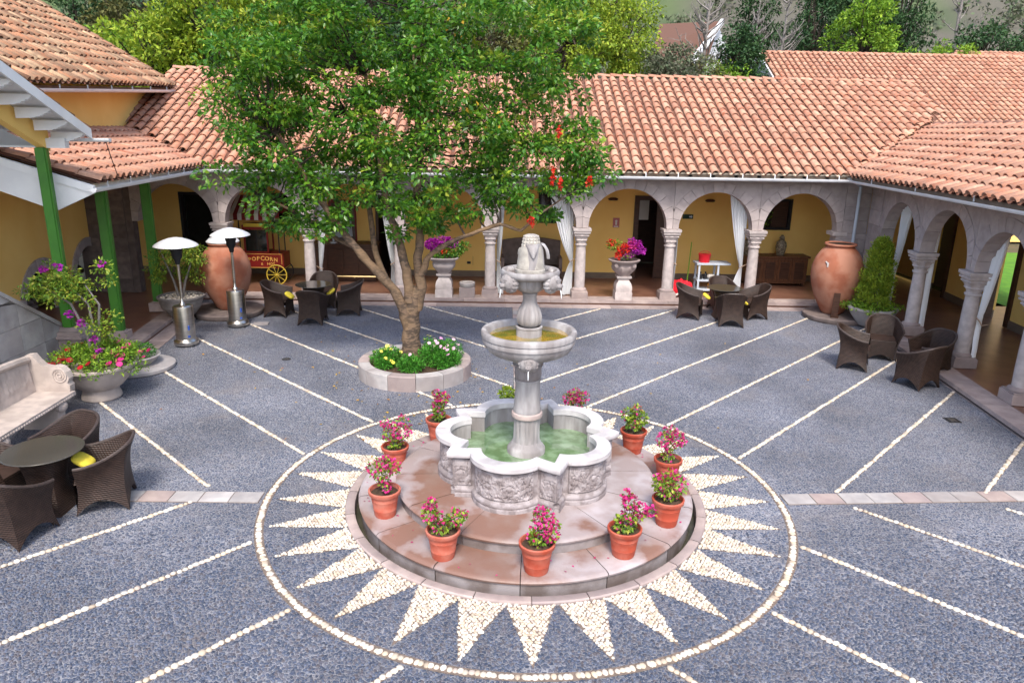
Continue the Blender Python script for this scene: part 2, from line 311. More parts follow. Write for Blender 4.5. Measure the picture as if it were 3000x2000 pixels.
# ------------------------------------------------------------------ mesh helpers
class MB:
    def __init__(s): s.v, s.f = [], []
    def add(s, V, F):
        o = len(s.v)
        s.v += [tuple(p) for p in V]
        s.f += [tuple(i + o for i in f) for f in F]
        return s
    def box(s, c, d, rz=0.0, taper=1.0):
        x, y, z = [q / 2 for q in d]
        P = [(-x, -y, -z), (x, -y, -z), (x, y, -z), (-x, y, -z)] + [(a * taper, b * taper, z) for a, b in ((-x, -y), (x, -y), (x, y), (-x, y))]
        ca, sa = math.cos(rz), math.sin(rz)
        P = [(c[0] + a * ca - b * sa, c[1] + a * sa + b * ca, c[2] + h) for a, b, h in P]
        return s.add(P, [(0, 3, 2, 1), (4, 5, 6, 7), (0, 1, 5, 4), (1, 2, 6, 5), (2, 3, 7, 6), (3, 0, 4, 7)])
    def hexa(s, P):   # 8 corners: bottom 4, top 4
        return s.add(P, [(0, 3, 2, 1), (4, 5, 6, 7), (0, 1, 5, 4), (1, 2, 6, 5), (2, 3, 7, 6), (3, 0, 4, 7)])
    def prism(s, poly, z0, z1):
        n = len(poly)
        V = [(p[0], p[1], z0) for p in poly] + [(p[0], p[1], z1) for p in poly]
        return s.add(V, [tuple(range(n))[::-1], tuple(range(n, 2 * n))] + [(i, (i + 1) % n, n + (i + 1) % n, n + i) for i in range(n)])
    def extr(s, poly, d):  # planar 3d polygon extruded by vector d
        n = len(poly); d = Vector(d)
        V = [tuple(p) for p in poly] + [tuple(Vector(p) + d) for p in poly]
        return s.add(V, [tuple(range(n)), tuple(range(n, 2 * n))[::-1]] + [((i + 1) % n, i, n + i, n + (i + 1) % n) for i in range(n)])
    def lathe(s, prof, n=24, c=(0, 0, 0), a0=0.0, a1=2 * PI, fn=None):
        full = abs(a1 - a0 - 2 * PI) < 1e-6
        m = n if full else n + 1
        V = []
        for r, z in prof:
            for i in range(m):
                a = a0 + (a1 - a0) * i / n
                rr, zz = (r, z) if fn is None else fn(r, z, a)
                V.append((c[0] + rr * math.cos(a), c[1] + rr * math.sin(a), c[2] + zz))
        F = []
        for j in range(len(prof) - 1):
            for i in range(n):
                k = (i + 1) % m
                F.append((j * m + i, j * m + k, (j + 1) * m + k, (j + 1) * m + i))
        return s.add(V, F)
    def tube(s, pts, rad, n=8, cap=True):
        pts = [Vector(p) for p in pts]
        if not hasattr(rad, '__len__'): rad = [rad] * len(pts)
        V, F = [], []
        up = Vector((0.03, 0.05, 1)).normalized()
        u = None
        for i, p in enumerate(pts):
            t = (pts[min(i + 1, len(pts) - 1)] - pts[max(i - 1, 0)]).normalized()
            if u is None:
                u = t.cross(up) if abs(t.dot(up)) < 0.95 else t.cross(Vector((1, 0, 0)))
            u = (u - t * u.dot(t)).normalized()
            w = t.cross(u)
            for k in range(n):
                a = 2 * PI * k / n
                V.append(tuple(p + (u * math.cos(a) + w * math.sin(a)) * rad[i]))
        for i in range(len(pts) - 1):
            for k in range(n):
                l = (k + 1) % n
                F.append((i * n + k, i * n + l, (i + 1) * n + l, (i + 1) * n + k))
        if cap:
            F.append(tuple(range(n))[::-1]); F.append(tuple(range((len(pts) - 1) * n, len(pts) * n)))
        return s.add(V, F)
    def sphere(s, c, r, nu=12, nv=8):
        if not hasattr(r, '__len__'): r = (r, r, r)
        prof = [(math.sin(PI * j / nv), -math.cos(PI * j / nv)) for j in range(nv + 1)]
        o = len(s.v)
        s.lathe(prof, nu)
        for i in range(o, len(s.v)):
            x, y, z = s.v[i]; s.v[i] = (c[0] + x * r[0], c[1] + y * r[1], c[2] + z * r[2])
        return s
    def grid(s, fn, nu, nv):
        V = [fn(i / nu, j / nv) for j in range(nv + 1) for i in range(nu + 1)]
        F = [(j * (nu + 1) + i, j * (nu + 1) + i + 1, (j + 1) * (nu + 1) + i + 1, (j + 1) * (nu + 1) + i) for j in range(nv) for i in range(nu)]
        return s.add(V, F)
    def mesh(s, name, m, smooth=False):
        me = bpy.data.meshes.new(name)
        me.from_pydata(s.v, [], s.f)
        if isinstance(m, str): m = MAT[m]
        me.materials.append(m)
        if smooth: shade(me, smooth)
        me.update()
        return me

def shade(me, smooth):
    me.polygons.foreach_set('use_smooth', [True] * len(me.polygons))
    if smooth != 'all':
        try: me.set_sharp_from_angle(angle=R(38))
        except Exception: pass

def link(name, me, parent=None, loc=(0, 0, 0), rz=0.0):
    o = bpy.data.objects.new(name, me)
    COL.objects.link(o)
    if parent is not None: o.parent = parent
    o.location = loc
    if rz: o.rotation_euler = (0, 0, rz)
    return o

def part(name, mb, m, parent, smooth=False, loc=(0, 0, 0), rz=0.0, label=None, kind=None):
    me = mb.mesh(name, m, smooth) if isinstance(mb, MB) else mb
    o = link(name, me, parent, loc, rz)
    if label: o['label'] = label
    if kind: o['kind'] = kind
    return o

def thing(name, label, cat, loc=(0, 0, 0), rz=0.0, group=None):
    o = bpy.data.objects.new(name, None)
    COL.objects.link(o)
    o.empty_display_size = 0.2
    o.location = loc; o.rotation_euler = (0, 0, rz)
    o['label'] = label; o['category'] = cat
    if group: o['group'] = group
    return o

def struct(name, mb, m, smooth=False, label=None, loc=(0, 0, 0), kind='structure'):
    me = mb.mesh(name, m, smooth) if isinstance(mb, MB) else mb
    o = link(name, me, None, loc)
    o['kind'] = kind
    if label: o['label'] = label
    return o

def copy_tree(o, parent=None):
    c = o.copy(); COL.objects.link(c)
    c.parent = parent
    for ch in list(o.children): copy_tree(ch, c)
    return c

def bulk(name, V, F, m, smooth=False):
    """V (n,3) array, F (k,4) or (k,3) index array"""
    me = bpy.data.meshes.new(name)
    n, k = F.shape
    me.vertices.add(len(V)); me.vertices.foreach_set('co', np.ascontiguousarray(V, np.float32).ravel())
    me.loops.add(n * k); me.loops.foreach_set('vertex_index', np.ascontiguousarray(F, np.int32).ravel())
    me.polygons.add(n); me.polygons.foreach_set('loop_start', np.arange(0, n * k, k, dtype=np.int32))
    try: me.polygons.foreach_set('loop_total', np.full(n, k, dtype=np.int32))
    except Exception: pass
    if isinstance(m, str): m = MAT[m]
    me.materials.append(m)
    if smooth: me.polygons.foreach_set('use_smooth', np.ones(n, dtype=bool))
    me.update(calc_edges=True)
    return me

def stamp(T, F, mats, locs):
    """repeat template T (nv,3), F (nf,k) with 3x3 mats (N,3,3) and locs (N,3)"""
    T = np.asarray(T, float); F = np.asarray(F, int); N = len(locs)
    V = np.einsum('nij,vj->nvi', np.asarray(mats), T) + np.asarray(locs)[:, None, :]
    FF = F[None] + (np.arange(N) * len(T))[:, None, None]
    return V.reshape(-1, 3), FF.reshape(-1, F.shape[1])

def rotz(a):
    a = np.asarray(a); c, s = np.cos(a), np.sin(a); o = np.zeros_like(a); i = np.ones_like(a)
    return np.stack([np.stack([c, -s, o], -1), np.stack([s, c, o], -1), np.stack([o, o, i], -1)], -2)

def randrot(n):
    q = rng.normal(size=(n, 4)); q /= np.linalg.norm(q, axis=1)[:, None]
    w, x, y, z = q.T
    return np.stack([np.stack([1 - 2 * (y * y + z * z), 2 * (x * y - z * w), 2 * (x * z + y * w)], -1),
                     np.stack([2 * (x * y + z * w), 1 - 2 * (x * x + z * z), 2 * (y * z - x * w)], -1),
                     np.stack([2 * (x * z - y * w), 2 * (y * z + x * w), 1 - 2 * (x * x + y * y)], -1)], -2)

LEAF_T = np.array([(0, 0, 0), (0.30, 0.45, 0.10), (0, 1, -0.06), (-0.30, 0.45, 0.10)])
LEAF_F = np.array([(0, 1, 2), (0, 2, 3)])

def leaves(P, size, outward=None, droop=0.25, width=1.0):
    """leaf faces at points P (n,3); outward (n,3) gives the rough direction each leaf points"""
    n = len(P)
    Rm = randrot(n)
    if outward is not None:
        d = outward + rng.normal(size=(n, 3)) * 0.55
        d[:, 2] -= droop
        d /= np.linalg.norm(d, axis=1)[:, None] + 1e-9
        up = np.array([0, 0, 1.0]) + rng.normal(size=(n, 3)) * 0.5
        x = np.cross(d, up); x /= np.linalg.norm(x, axis=1)[:, None] + 1e-9
        z = np.cross(x, d)
        Rm = np.stack([x, d, z], -1)
    s = size * rng.uniform(0.65, 1.25, n)
    T = LEAF_T * np.array([width, 1, 1])
    return stamp(T, LEAF_F, Rm * s[:, None, None], P)

def ball_pts(n, c, r, shell=0.5):
    d = rng.normal(size=(n, 3)); d /= np.linalg.norm(d, axis=1)[:, None]
    k = rng.uniform(shell ** 3, 1, n) ** (1 / 3)
    return np.asarray(c) + d * k[:, None] * np.asarray(r), d

def cat_geo(parts):
    V, F, o = [], [], 0
    for v, f in parts:
        V.append(v); F.append(f + o); o += len(v)
    return np.concatenate(V), np.concatenate(F)

# a rounded pebble, unit size
def pebble_T(n=7, rings=((1.0, -0.25), (0.97, 0.25), (0.62, 0.72)), top=0.92):
    V = [(r * math.cos(2 * PI * i / n), r * math.sin(2 * PI * i / n), z) for r, z in rings for i in range(n)] + [(0, 0, top)]
    F = []
    for j in range(len(rings) - 1):
        for i in range(n):
            a, b = j * n + i, j * n + (i + 1) % n
            F += [(a, b, b + n), (a, b + n, a + n)]
    t = len(V) - 1; j = (len(rings) - 1) * n
    F += [(j + i, j + (i + 1) % n, t) for i in range(n)]
    return np.array(V), np.array(F)
# ================================================================== ground and paving
ZF = 0.12                                   # arcade floor level
mb = MB()
mb.add([(-900, -900, -0.25), (900, -900, -0.25), (900, 900, -0.25), (-900, 900, -0.25)], [(0, 1, 2, 3)])
struct('ground', mb, 'earth', label='earth ground under and around the whole courtyard')

def left_edge(y): return -7.5 - 0.10 * (y - 5.4)         # step edge of the left wing
def right_edge(y): return 8.12 + 0.112 * (y - 3.6)       # step edge of the right wing
NB, RC = 96, 2.16
inner = [(RC * math.cos(2 * PI * i / NB), RC * math.sin(2 * PI * i / NB)) for i in range(NB)]
def out_pt(a):
    c, s = math.cos(a), math.sin(a)
    k = min((11.5 / abs(c)) if c else 1e9, ((12.0 if s > 0 else 12.0) / abs(s)) if s else 1e9)
    return (c * k, s * k)
V = [(x, y, 0) for x, y in inner]
mids = [(inner[i][0] / RC * 4.5, inner[i][1] / RC * 4.5, 0) for i in range(NB)]
V += mids + [(*out_pt(2 * PI * i / NB), 0) for i in range(NB)]
F = []
for j in range(2):
    for i in range(NB):
        k = (i + 1) % NB
        F.append((j * NB + i, (j + 1) * NB + i, (j + 1) * NB + k, j * NB + k))
mb = MB().add(V, F)
struct('courtyard_paving', mb, 'paving', label='blue grey pebble paving of the courtyard')

# --- white pebble patterns
TIPS = [143.9, 157.3, 170.0, 183.2, 195.3, 207.5, 220.1, 232.6, 245.6, 257.4, 269.6, 282.9, 295.1, 307.5, 320.6, 333.8, 345.3, 357.8, 370.6, 383.3]
TIPS += [383.3 + (503.9 - 383.3) * k / 10 for k in range(1, 10)]
RAYS = [R(t) for t in TIPS]
def in_ray(x, y, m=0.0):
    r = math.hypot(x, y)
    if r < 2.17 or r > 3.03: return False
    w = 0.236 * (3.03 - r) / 0.86 + m
    a = math.atan2(y, x)
    for t in RAYS:
        d = abs((a - t + PI) % (2 * PI) - PI)
        if d * r < w: return True
    return False
PEB, PEBF = pebble_T(8)
me_peb = []
for k in range(6):
    q = PEB.copy(); q[:, :2] *= 1 + rng.uniform(-0.12, 0.12, (len(q), 2)) * (q[:, 2:3] > -0.3); q[:, 2] += rng.uniform(-0.06, 0.06, len(q))
    me_peb.append(bulk('pebble', q, PEBF, 'white', True))
def lay_pebbles(pts, parent_name, label, limit=300):
    """pts: (x, y, rot, lx, ly); the 300 that show largest (nearest the camera) are parts, the rest one joined part"""
    pts = sorted(pts, key=lambda p: (p[0] + 0.34) ** 2 + (p[1] + 8.1) ** 2)
    return pts

def pebble_field(name, label, pts, bed):
    par = struct(name, bed, 'bed', label=label)
    pts = sorted(pts, key=lambda p: (p[0] + 0.34) ** 2 + (p[1] + 8.1) ** 2)
    for i, (x, y, a, lx, ly) in enumerate(pts[:300]):
        o = link('pebble', me_peb[i % 6], par, (x, y, 0.006), a)
        o.scale = (lx, ly, 0.5 * min(lx, ly) + 0.004)
    rest = np.array(pts[300:])
    if len(rest):
        M_ = rotz(rest[:, 2]) * np.stack([rest[:, 3], rest[:, 4], 0.5 * np.minimum(rest[:, 3], rest[:, 4]) + 0.004], -1)[:, None, :]
        v, f = stamp(PEB, PEBF, M_, np.stack([rest[:, 0], rest[:, 1], np.full(len(rest), 0.006)], -1))
        o = link('pebble_bed', bulk('pebble_bed', v, f, 'white', True), par); o['kind'] = 'stuff'
    return par

ring = []
n = 400
for i in range(n):
    a = 2 * PI * i / n + rng.uniform(-.004, .004)
    r = 3.12 + rng.uniform(-.008, .008)
    ring.append((r * math.cos(a), r * math.sin(a), a + rng.uniform(-.2, .2), 0.034 * rng.uniform(.8, 1.2), 0.0262 * rng.uniform(.9, 1.2)))
bed = MB().lathe([(3.07, 0.004), (3.17, 0.004)], 120)
pebble_field('pebble_circle', 'circle of white pebbles laid round the fountain', ring, bed)
sunp = []
sp = 0.036
for j in range(int(6.2 / (sp * 0.87))):
    for i in range(int(6.2 / sp)):
        x = -3.1 + (i + (j % 2) * 0.5) * sp + rng.uniform(-.007, .007); y = -3.1 + j * sp * 0.87 + rng.uniform(-.007, .007)
        if in_ray(x, y, -0.004): sunp.append((x, y, rng.uniform(0, PI), 0.0205 * rng.uniform(.75, 1.12), 0.0165 * rng.uniform(.75, 1.1)))
bed = MB()
for t in RAYS:
    c, s = math.cos(t), math.sin(t); w = 0.238
    bed.add([(2.17 * c + w * s, 2.17 * s - w * c, .004), (3.02 * c, 3.02 * s, .004), (2.17 * c - w * s, 2.17 * s + w * c, .004)], [(0, 1, 2)])
pebble_field('sun_ray_pattern', 'pointed sun rays of white pebbles round the fountain', sunp, bed)
LINES = []
D = 1.9
for sx in (-1, 1):
    for k in range(-3, 5):                       # back quadrants: y = s*x + k*D
        c = k * D
        lim = right_edge if sx > 0 else (lambda y: -left_edge(y))
        t0 = 0.12 if c > 0 else 0.0
        if c <= 0: t0 = -c + (0.14 if k < 0 else 0)
        def inside(t, c=c):
            x, y = t, t + c
            return x * x + y * y > 3.17 ** 2
        t = t0
        while not inside(t) and t < 8: t += 0.02
        t1 = t
        while t1 + c < 9.8 and t1 < (lim(t1 + c) - 0.45) and t1 < 9: t1 += 0.02
        if t1 - t > 0.3: LINES.append(((sx * t, t + c), (sx * t1, t1 + c)))
    for k in range(-1, 4):                       # front quadrants
        c = k * 1.87
        t = max(0.1, 0)
        if c > 0: t = c + 0.24
        if k < 0: t = 0.12
        def inside(t, c=c):
            x, y = t, t - c
            return x * x + y * y > 3.17 ** 2
        while not inside(t) and t < 8: t += 0.02
        t1 = t
        while t1 < 8.0 and (t1 - c) < 5.6: t1 += 0.02
        LINES.append(((sx * t, -(t - c)), (sx * t1, -(t1 - c))))
lp = []
bed = MB()
for (x0, y0), (x1, y1) in LINES:
    Ln = math.hypot(x1 - x0, y1 - y0); a = math.atan2(y1 - y0, x1 - x0)
    n = int(Ln / 0.057)
    for i in range(n):
        t = (i + .5) / n
        w = rng.uniform(-.008, .008)
        lp.append((x0 + (x1 - x0) * t - math.sin(a) * w, y0 + (y1 - y0) * t + math.cos(a) * w, a + rng.uniform(-.5, .5), 0.034 * rng.uniform(.75, 1.15), 0.030 * rng.uniform(.75, 1.15)))
    wx, wy = -math.sin(a) * .03, math.cos(a) * .03
    bed.add([(x0 - wx, y0 - wy, .003), (x1 - wx, y1 - wy, .003), (x1 + wx, y1 + wy, .003), (x0 + wx, y0 + wy, .003)], [(0, 1, 2, 3)])
pebble_field('pebble_lines', 'diagonal lines of white pebbles across the paving', lp, bed)

# --- near grey pebbles, real stones
gx, gy = [], []
sp = 0.0365
XS = np.arange(-7.4, 7.4, sp)
def line_dist(x, y):
    d = np.full(x.shape, 9.0)
    for (x0, y0), (x1, y1) in LINES:
        if min(y0, y1) > 0: continue
        Ln = math.hypot(x1 - x0, y1 - y0); ux, uy = (x1 - x0) / Ln, (y1 - y0) / Ln
        t = (x - x0) * ux + (y - y0) * uy
        dd = np.abs((x - x0) * uy - (y - y0) * ux)
        d = np.minimum(d, np.where((t > -0.03) & (t < Ln + .03), dd, 9))
    return d
jj = 0
for y in np.arange(-5.35, -0.2, sp * 0.87):
    x = XS + (jj % 2) * sp * .5; jj += 1
    x = x + rng.uniform(-.013, .013, len(x)) + .02 * np.sin(y * 3.1); yy = y + rng.uniform(-.012, .012, len(x)) + .05 * np.sin(x * 1.7) + .015 * np.sin(x * 7.3 + y)
    half = 0.80 * (yy + 8.1) + 0.6
    r = np.hypot(x, yy)
    ok = (np.abs(x + .3) < half) & (r > 2.2) & (np.abs(r - 3.12) > .055)
    ok &= ~((np.abs(x - 0) < 0.13) & (yy < -3))
    ok &= ~((np.abs(yy + 0.1) < 0.16) & (r > 3.0))
    # thin out with distance so that the surface hands over to the material
    ok &= rng.random(len(x)) < np.clip((-0.6 - yy) / 1.6, 0, 1)
    ok &= line_dist(x, yy) > 0.042
    x, yy = x[ok], yy[ok]
    rr = np.hypot(x, yy)
    keep = np.ones(len(x), bool)
    for i in np.nonzero(rr < 3.06)[0]:
        keep[i] = not in_ray(x[i], yy[i], 0.012)
    gx.append(x[keep]); gy.append(yy[keep])
gx, gy = np.concatenate(gx), np.concatenate(gy)
GT, GF = pebble_T(6, ((1.0, -0.2), (0.72, 0.55)), 0.72)
N_ = len(gx)
sc_ = rng.uniform(0.0112, 0.0170, N_)
M_ = rotz(rng.uniform(0, PI, N_)) * np.stack([sc_ * rng.uniform(.95, 1.25, N_), sc_ * rng.uniform(.75, 1, N_), np.full(N_, 0.011)], -1)[:, None, :]
v, f = stamp(GT, GF, M_, np.stack([gx, gy, np.full(N_, 0.003)], -1))
o = struct('paving_pebbles', bulk('paving_pebbles', v, f, 'cobble', True), None, label='small grey blue pebbles set in the near paving', kind='stuff')

# --- slab strips crossing the paving
def strip(name, label, p0, p1, w, n, mats=('slab', 'slab', 'pink')):
    a = math.atan2(p1[1] - p0[1], p1[0] - p0[0]); Ln = math.hypot(p1[0] - p0[0], p1[1] - p0[1])
    base = MB().box(((p0[0] + p1[0]) / 2, (p0[1] + p1[1]) / 2, 0.0), (Ln, w, 0.012), a)
    par = struct(name, base, 'bed', label=label)
    x = 0.0
    for i in range(n):
        l = Ln / n
        c = x + l / 2; x += l
        sk = 0.0
        b = MB().box((0, 0, 0), (l - 0.012, w - 0.01, 0.016))
        o = part('paving_slab', b, mats[i % len(mats)], par, loc=(p0[0] + math.cos(a) * c, p0[1] + math.sin(a) * c, 0.004 + rng.uniform(0, .003)))
        o.rotation_euler = (rng.uniform(-.004, .004), rng.uniform(-.004, .004), a)
    return par
strip('left_slab_strip', 'pale slab strip from the white pebble circle to the left', (-3.2, -0.13), (-8.6, -0.10), 0.26, 15, ('slab', 'slab', 'slab', 'pink', 'slab'))
strip('right_slab_strip', 'pale slab strip from the white pebble circle to the right', (3.2, -0.06), (7.95, 0.16), 0.26, 13, ('slab', 'pink', 'slab'))
strip('back_slab_strip', 'narrow pink slab strip from the fountain to the arcade step', (0.0, 3.2), (0.06, 9.93), 0.17, 16, ('pink', 'pink', 'slab'))
strip('front_slab_strip', 'narrow slab strip in front of the fountain', (-0.03, -3.2), (-0.03, -5.6), 0.22, 6)

# --- raised arcade floors with stone border and step
mb = MB()
yb = 10.25
mb.prism([(left_edge(10.25), 10.25), (right_edge(10.25), 10.25), (12.2, 10.25), (12.2, 16), (-14, 16), (-14, 10.25)], -0.2, ZF - 0.01)
struct('arcade_floor', mb, 'floor', label='dark terracotta floor under the back arcade')
mb = MB().prism([(right_edge(-4), -4), (14, -4), (14, 10.249), (right_edge(10.249), 10.249)], -0.2, ZF - 0.01)
struct('right_arcade_floor', mb, 'floor', label='dark terracotta floor under the right arcade')
mb = MB().prism([(left_edge(10.249), 10.249), (-14, 10.249), (-14, 3.6), (left_edge(3.6), 3.6)], -0.2, ZF - 0.01)
struct('left_arcade_floor', mb, 'floor', label='brown floor behind the green posts')
# edge stones
def edge_stones(name, label, p0, p1, w, n, z0, z1, m='pink', over=0.03):
    """row of stones from p0 to p1, lying to the left of the direction"""
    d = Vector((p1[0] - p0[0], p1[1] - p0[1])); Ln = d.length; d /= Ln; nr = Vector((-d.y, d.x))
    a = math.atan2(d.y, d.x)
    base = MB()
    c = Vector(p0) + d * Ln / 2 + nr * (w / 2 + .02)
    base.box((c.x, c.y, (z0 + z1) / 2 - 0.012), (Ln, w - 0.02, z1 - z0))
    base = MB().box((c.x, c.y, (z0 + z1) / 2 - 0.006), (Ln, w - 0.03, (z1 - z0) - 0.008), a)
    par = struct(name, base, m, label=label)
    xs = [0]
    for i in range(n): xs.append(xs[-1] + rng.uniform(.8, 1.25))
    xs = [x * Ln / xs[-1] for x in xs]
    for i in range(n):
        l = xs[i + 1] - xs[i]
        q = Vector(p0) + d * (xs[i] + l / 2) + nr * (w / 2)
        b = MB().box((0, 0, 0), (l - .008, w, z1 - z0))
        part('edge_stone', b, m, par, loc=(q.x, q.y, (z0 + z1) / 2 + rng.uniform(0, .003)), rz=a)
    return par
edge_stones('back_step', 'pink stone step along the back arcade', (left_edge(10.25), 10.22), (right_edge(10.25), 10.22), 0.50, 17, 0.055, ZF + 0.004)
edge_stones('back_border', 'flat pink stone border in front of the back step', (left_edge(9.9) + .42, 9.86), (right_edge(9.9) - .42, 9.86), 0.36, 19, -0.02, 0.012)
edge_stones('right_step', 'pink stone step along the right arcade', (right_edge(10.2), 10.2), (right_edge(-3), -3), -0.42, 13, 0.055, ZF + 0.004)
edge_stones('right_border', 'flat stone border in front of the right step', (right_edge(10.18) - .42, 10.18), (right_edge(-3) - .42, -3), -0.0, 13, -0.02, 0.012) if False else None
def border(name, label, e0, e1, n):
    # quad strip stones between two edges e0(t), e1(t)
    base = MB()
    A, B, C_, D_ = e0(0), e0(1), e1(1), e1(0)
    base.prism([A, B, C_, D_], -0.03, 0.004)
    par = struct(name, base, 'pink', label=label)
    for i in range(n):
        t0, t1 = i / n + 0.0015, (i + 1) / n - 0.0015
        q = [e0(t0), e0(t1), e1(t1), e1(t0)]
        part('border_stone', MB().prism(q, -0.01, 0.011 + rng.uniform(0, .003)), 'pink', par)
border('right_border', 'flat stone border in front of the right step',
       lambda t: (right_edge(9.84 - 12.8 * t) - .01, 9.84 - 12.8 * t), lambda t: (right_edge(9.84 - 12.8 * t) - .42, 9.84 - 12.8 * t), 13)
border('left_border', 'flat stone border in front of the left step',
       lambda t: (left_edge(9.84 - 6.0 * t) + .01, 9.84 - 6.0 * t), lambda t: (left_edge(9.84 - 6.0 * t) + .40, 9.84 - 6.0 * t), 7)
def lstep():
    base = MB().prism([(left_edge(10.2), 10.2), (left_edge(3.8), 3.8), (left_edge(3.8) - .36, 3.8), (left_edge(10.2) - .36, 10.2)][::-1], 0.04, ZF - 0.004)
    par = struct('left_step', base, 'pink', label='pink stone step along the left wing')
    for i in range(7):
        y0, y1 = 10.2 - i * 6.4 / 7 - .004, 10.2 - (i + 1) * 6.4 / 7 + .004
        part('edge_stone', MB().prism([(left_edge(y0) + .02, y0), (left_edge(y0) - .36, y0), (left_edge(y1) - .36, y1), (left_edge(y1) + .02, y1)], 0.055, ZF + .004), 'pink', par)
lstep()

for x, y, lab in ((-4.45, 5.35, 'small round iron drain cover in the paving right of the first heater'), (6.9, 2.6, 'small square drain cover near the right border')):
    t = thing('drain_cover', lab, 'drain', (x, y, .0))
    b = MB().lathe([(.001, .009), (.075, .009), (.085, .004)], 20) if x < 0 else MB().box((0, 0, .004), (.20, .20, .010))
    part('plate', b, 'black', t)
    b = MB()
    for i in range(5): b.box((0, -.05 + i * .025, .011), (.10, .009, .004))
    part('bars', b, 'steel', t)
# ================================================================== buildings
def tile_meshes(matn, r=0.098, L_=0.43, n=5, tag_='roof_tile'):
    # cover tile: arch across x, length along y (up-slope), z out of the roof; slightly tapered, with thickness
    V, F = [], []
    def ringp(y, rr, th, zo):
        for k in range(n + 1):
            a = PI * k / n
            V.append((rr * math.cos(a), y, zo + rr * 0.86 * math.sin(a)))
        for k in range(n + 1):
            a = PI * k / n
            V.append(((rr - th) * math.cos(a), y, zo + (rr - th) * 0.86 * math.sin(a)))
    ringp(0, r, 0.016, 0.028); ringp(L_, r * 0.80, 0.016, 0.0)
    m = n + 1
    for k in range(n):
        F.append((k, k + 1, 2 * m + k + 1, 2 * m + k))                # outer
        F.append((k, m + k, m + k + 1, k + 1))                         # front edge
        F.append((m + k, 3 * m + k, 3 * m + k + 1, m + k + 1))         # inner
    F = [f[::-1] for f in F]
    # channel strip: concave
    CV, CF = [], []
    for y, zo in ((0, 0.012), (L_, -0.006)):
        for k in range(4):
            x = -0.085 + 0.17 * k / 3
            CV.append((x, y, zo + 0.008 + 0.055 * (abs(x) / 0.085) ** 2 - .02))
    CF = [(k, k + 1, 4 + k + 1, 4 + k) for k in range(3)]
    return np.array(V), np.array(F), np.array(CV), np.array(CF)
TV, TF, CHV, CHF = tile_meshes('tile')

def roof(parent, P0, e, s, n_, U, W, pitch, expo, clip, matt='tile', matc='channel', limit=300, order=None, jitter=1.0, scale=1.0, deck=True, ridge=None):
    """tiled roof slope. P0 = eave corner, e along the eave, s up the slope, n_ outward normal; clip(u, v) keeps tiles"""
    P0, e, s, n_ = [np.asarray(q, float) for q in (P0, e, s, n_)]
    B = np.stack([e, s, n_], -1)
    cov, cha = [], []
    for i in range(int(U / pitch)):
        u = (i + .5) * pitch
        for j in range(int(W / expo) + 1):
            v = j * expo
            if clip(u, v + expo * .5): cov.append((u, v))
            if clip(u + pitch * .5, v + expo * .5): cha.append((u + pitch * .5, v))
    cov = np.array(cov); cha = np.array(cha)
    N1 = len(cov)
    loc = P0 + cov[:, :1] * e + (cov[:, 1:2] - .05) * s + n_ * (0.035 + rng.uniform(-.004, .004, (N1, 1)) * jitter) + e * rng.uniform(-.008, .008, (N1, 1)) * jitter
    yawj = rng.normal(0, .018 * jitter, N1)
    Bm = np.einsum('ij,njk->nik', B, rotz(yawj)) * scale
    camp = np.array([-0.34, -8.1, 4.34])
    dist = np.linalg.norm(loc - camp, axis=1)
    idx = np.argsort(dist if order is None else order(cov))
    near, far = idx[:limit], idx[limit:]
    me = bulk('roof_tile', TV, TF, matt, True)
    for k in near:
        o = link('roof_tile', me, parent)
        M3 = Matrix([list(map(float, r_)) for r_ in Bm[k]]).to_4x4(); M3.translation = Vector(map(float, loc[k]))
        o.matrix_local = M3
    if len(far):
        v, f = stamp(TV, TF, Bm[far], loc[far])
        o = link('upper_tiles', bulk('upper_tiles', v, f, matt, True), parent); o['kind'] = 'stuff'
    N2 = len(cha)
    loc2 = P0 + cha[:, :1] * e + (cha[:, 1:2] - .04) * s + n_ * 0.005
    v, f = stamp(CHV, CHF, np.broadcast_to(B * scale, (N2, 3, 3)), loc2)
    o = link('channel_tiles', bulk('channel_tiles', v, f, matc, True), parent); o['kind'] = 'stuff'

def ridge_row(parent, p0, p1, n, matt='tile', r=0.11, name='ridge_tile'):
    p0, p1 = Vector(p0), Vector(p1); d = p1 - p0; L_ = d.length; d.normalize()
    side = d.cross(Vector((0, 0, 1))).normalized(); up = side.cross(d)
    B = np.stack([np.array(side), np.array(d), np.array(up)], -1)
    T = TV.copy(); T[:, 1] *= (L_ / n) / 0.40; T[:, 0] *= r / .098
    me = bulk(name, T, TF, matt, True)
    for i in range(n):
        o = link(name, me, parent)
        M3 = Matrix([list(map(float, r_)) for r_ in B]).to_4x4(); M3.translation = p0 + d * (L_ * i / n) + Vector((0, 0, rng.uniform(-.006, .006)))
        o.matrix_local = M3

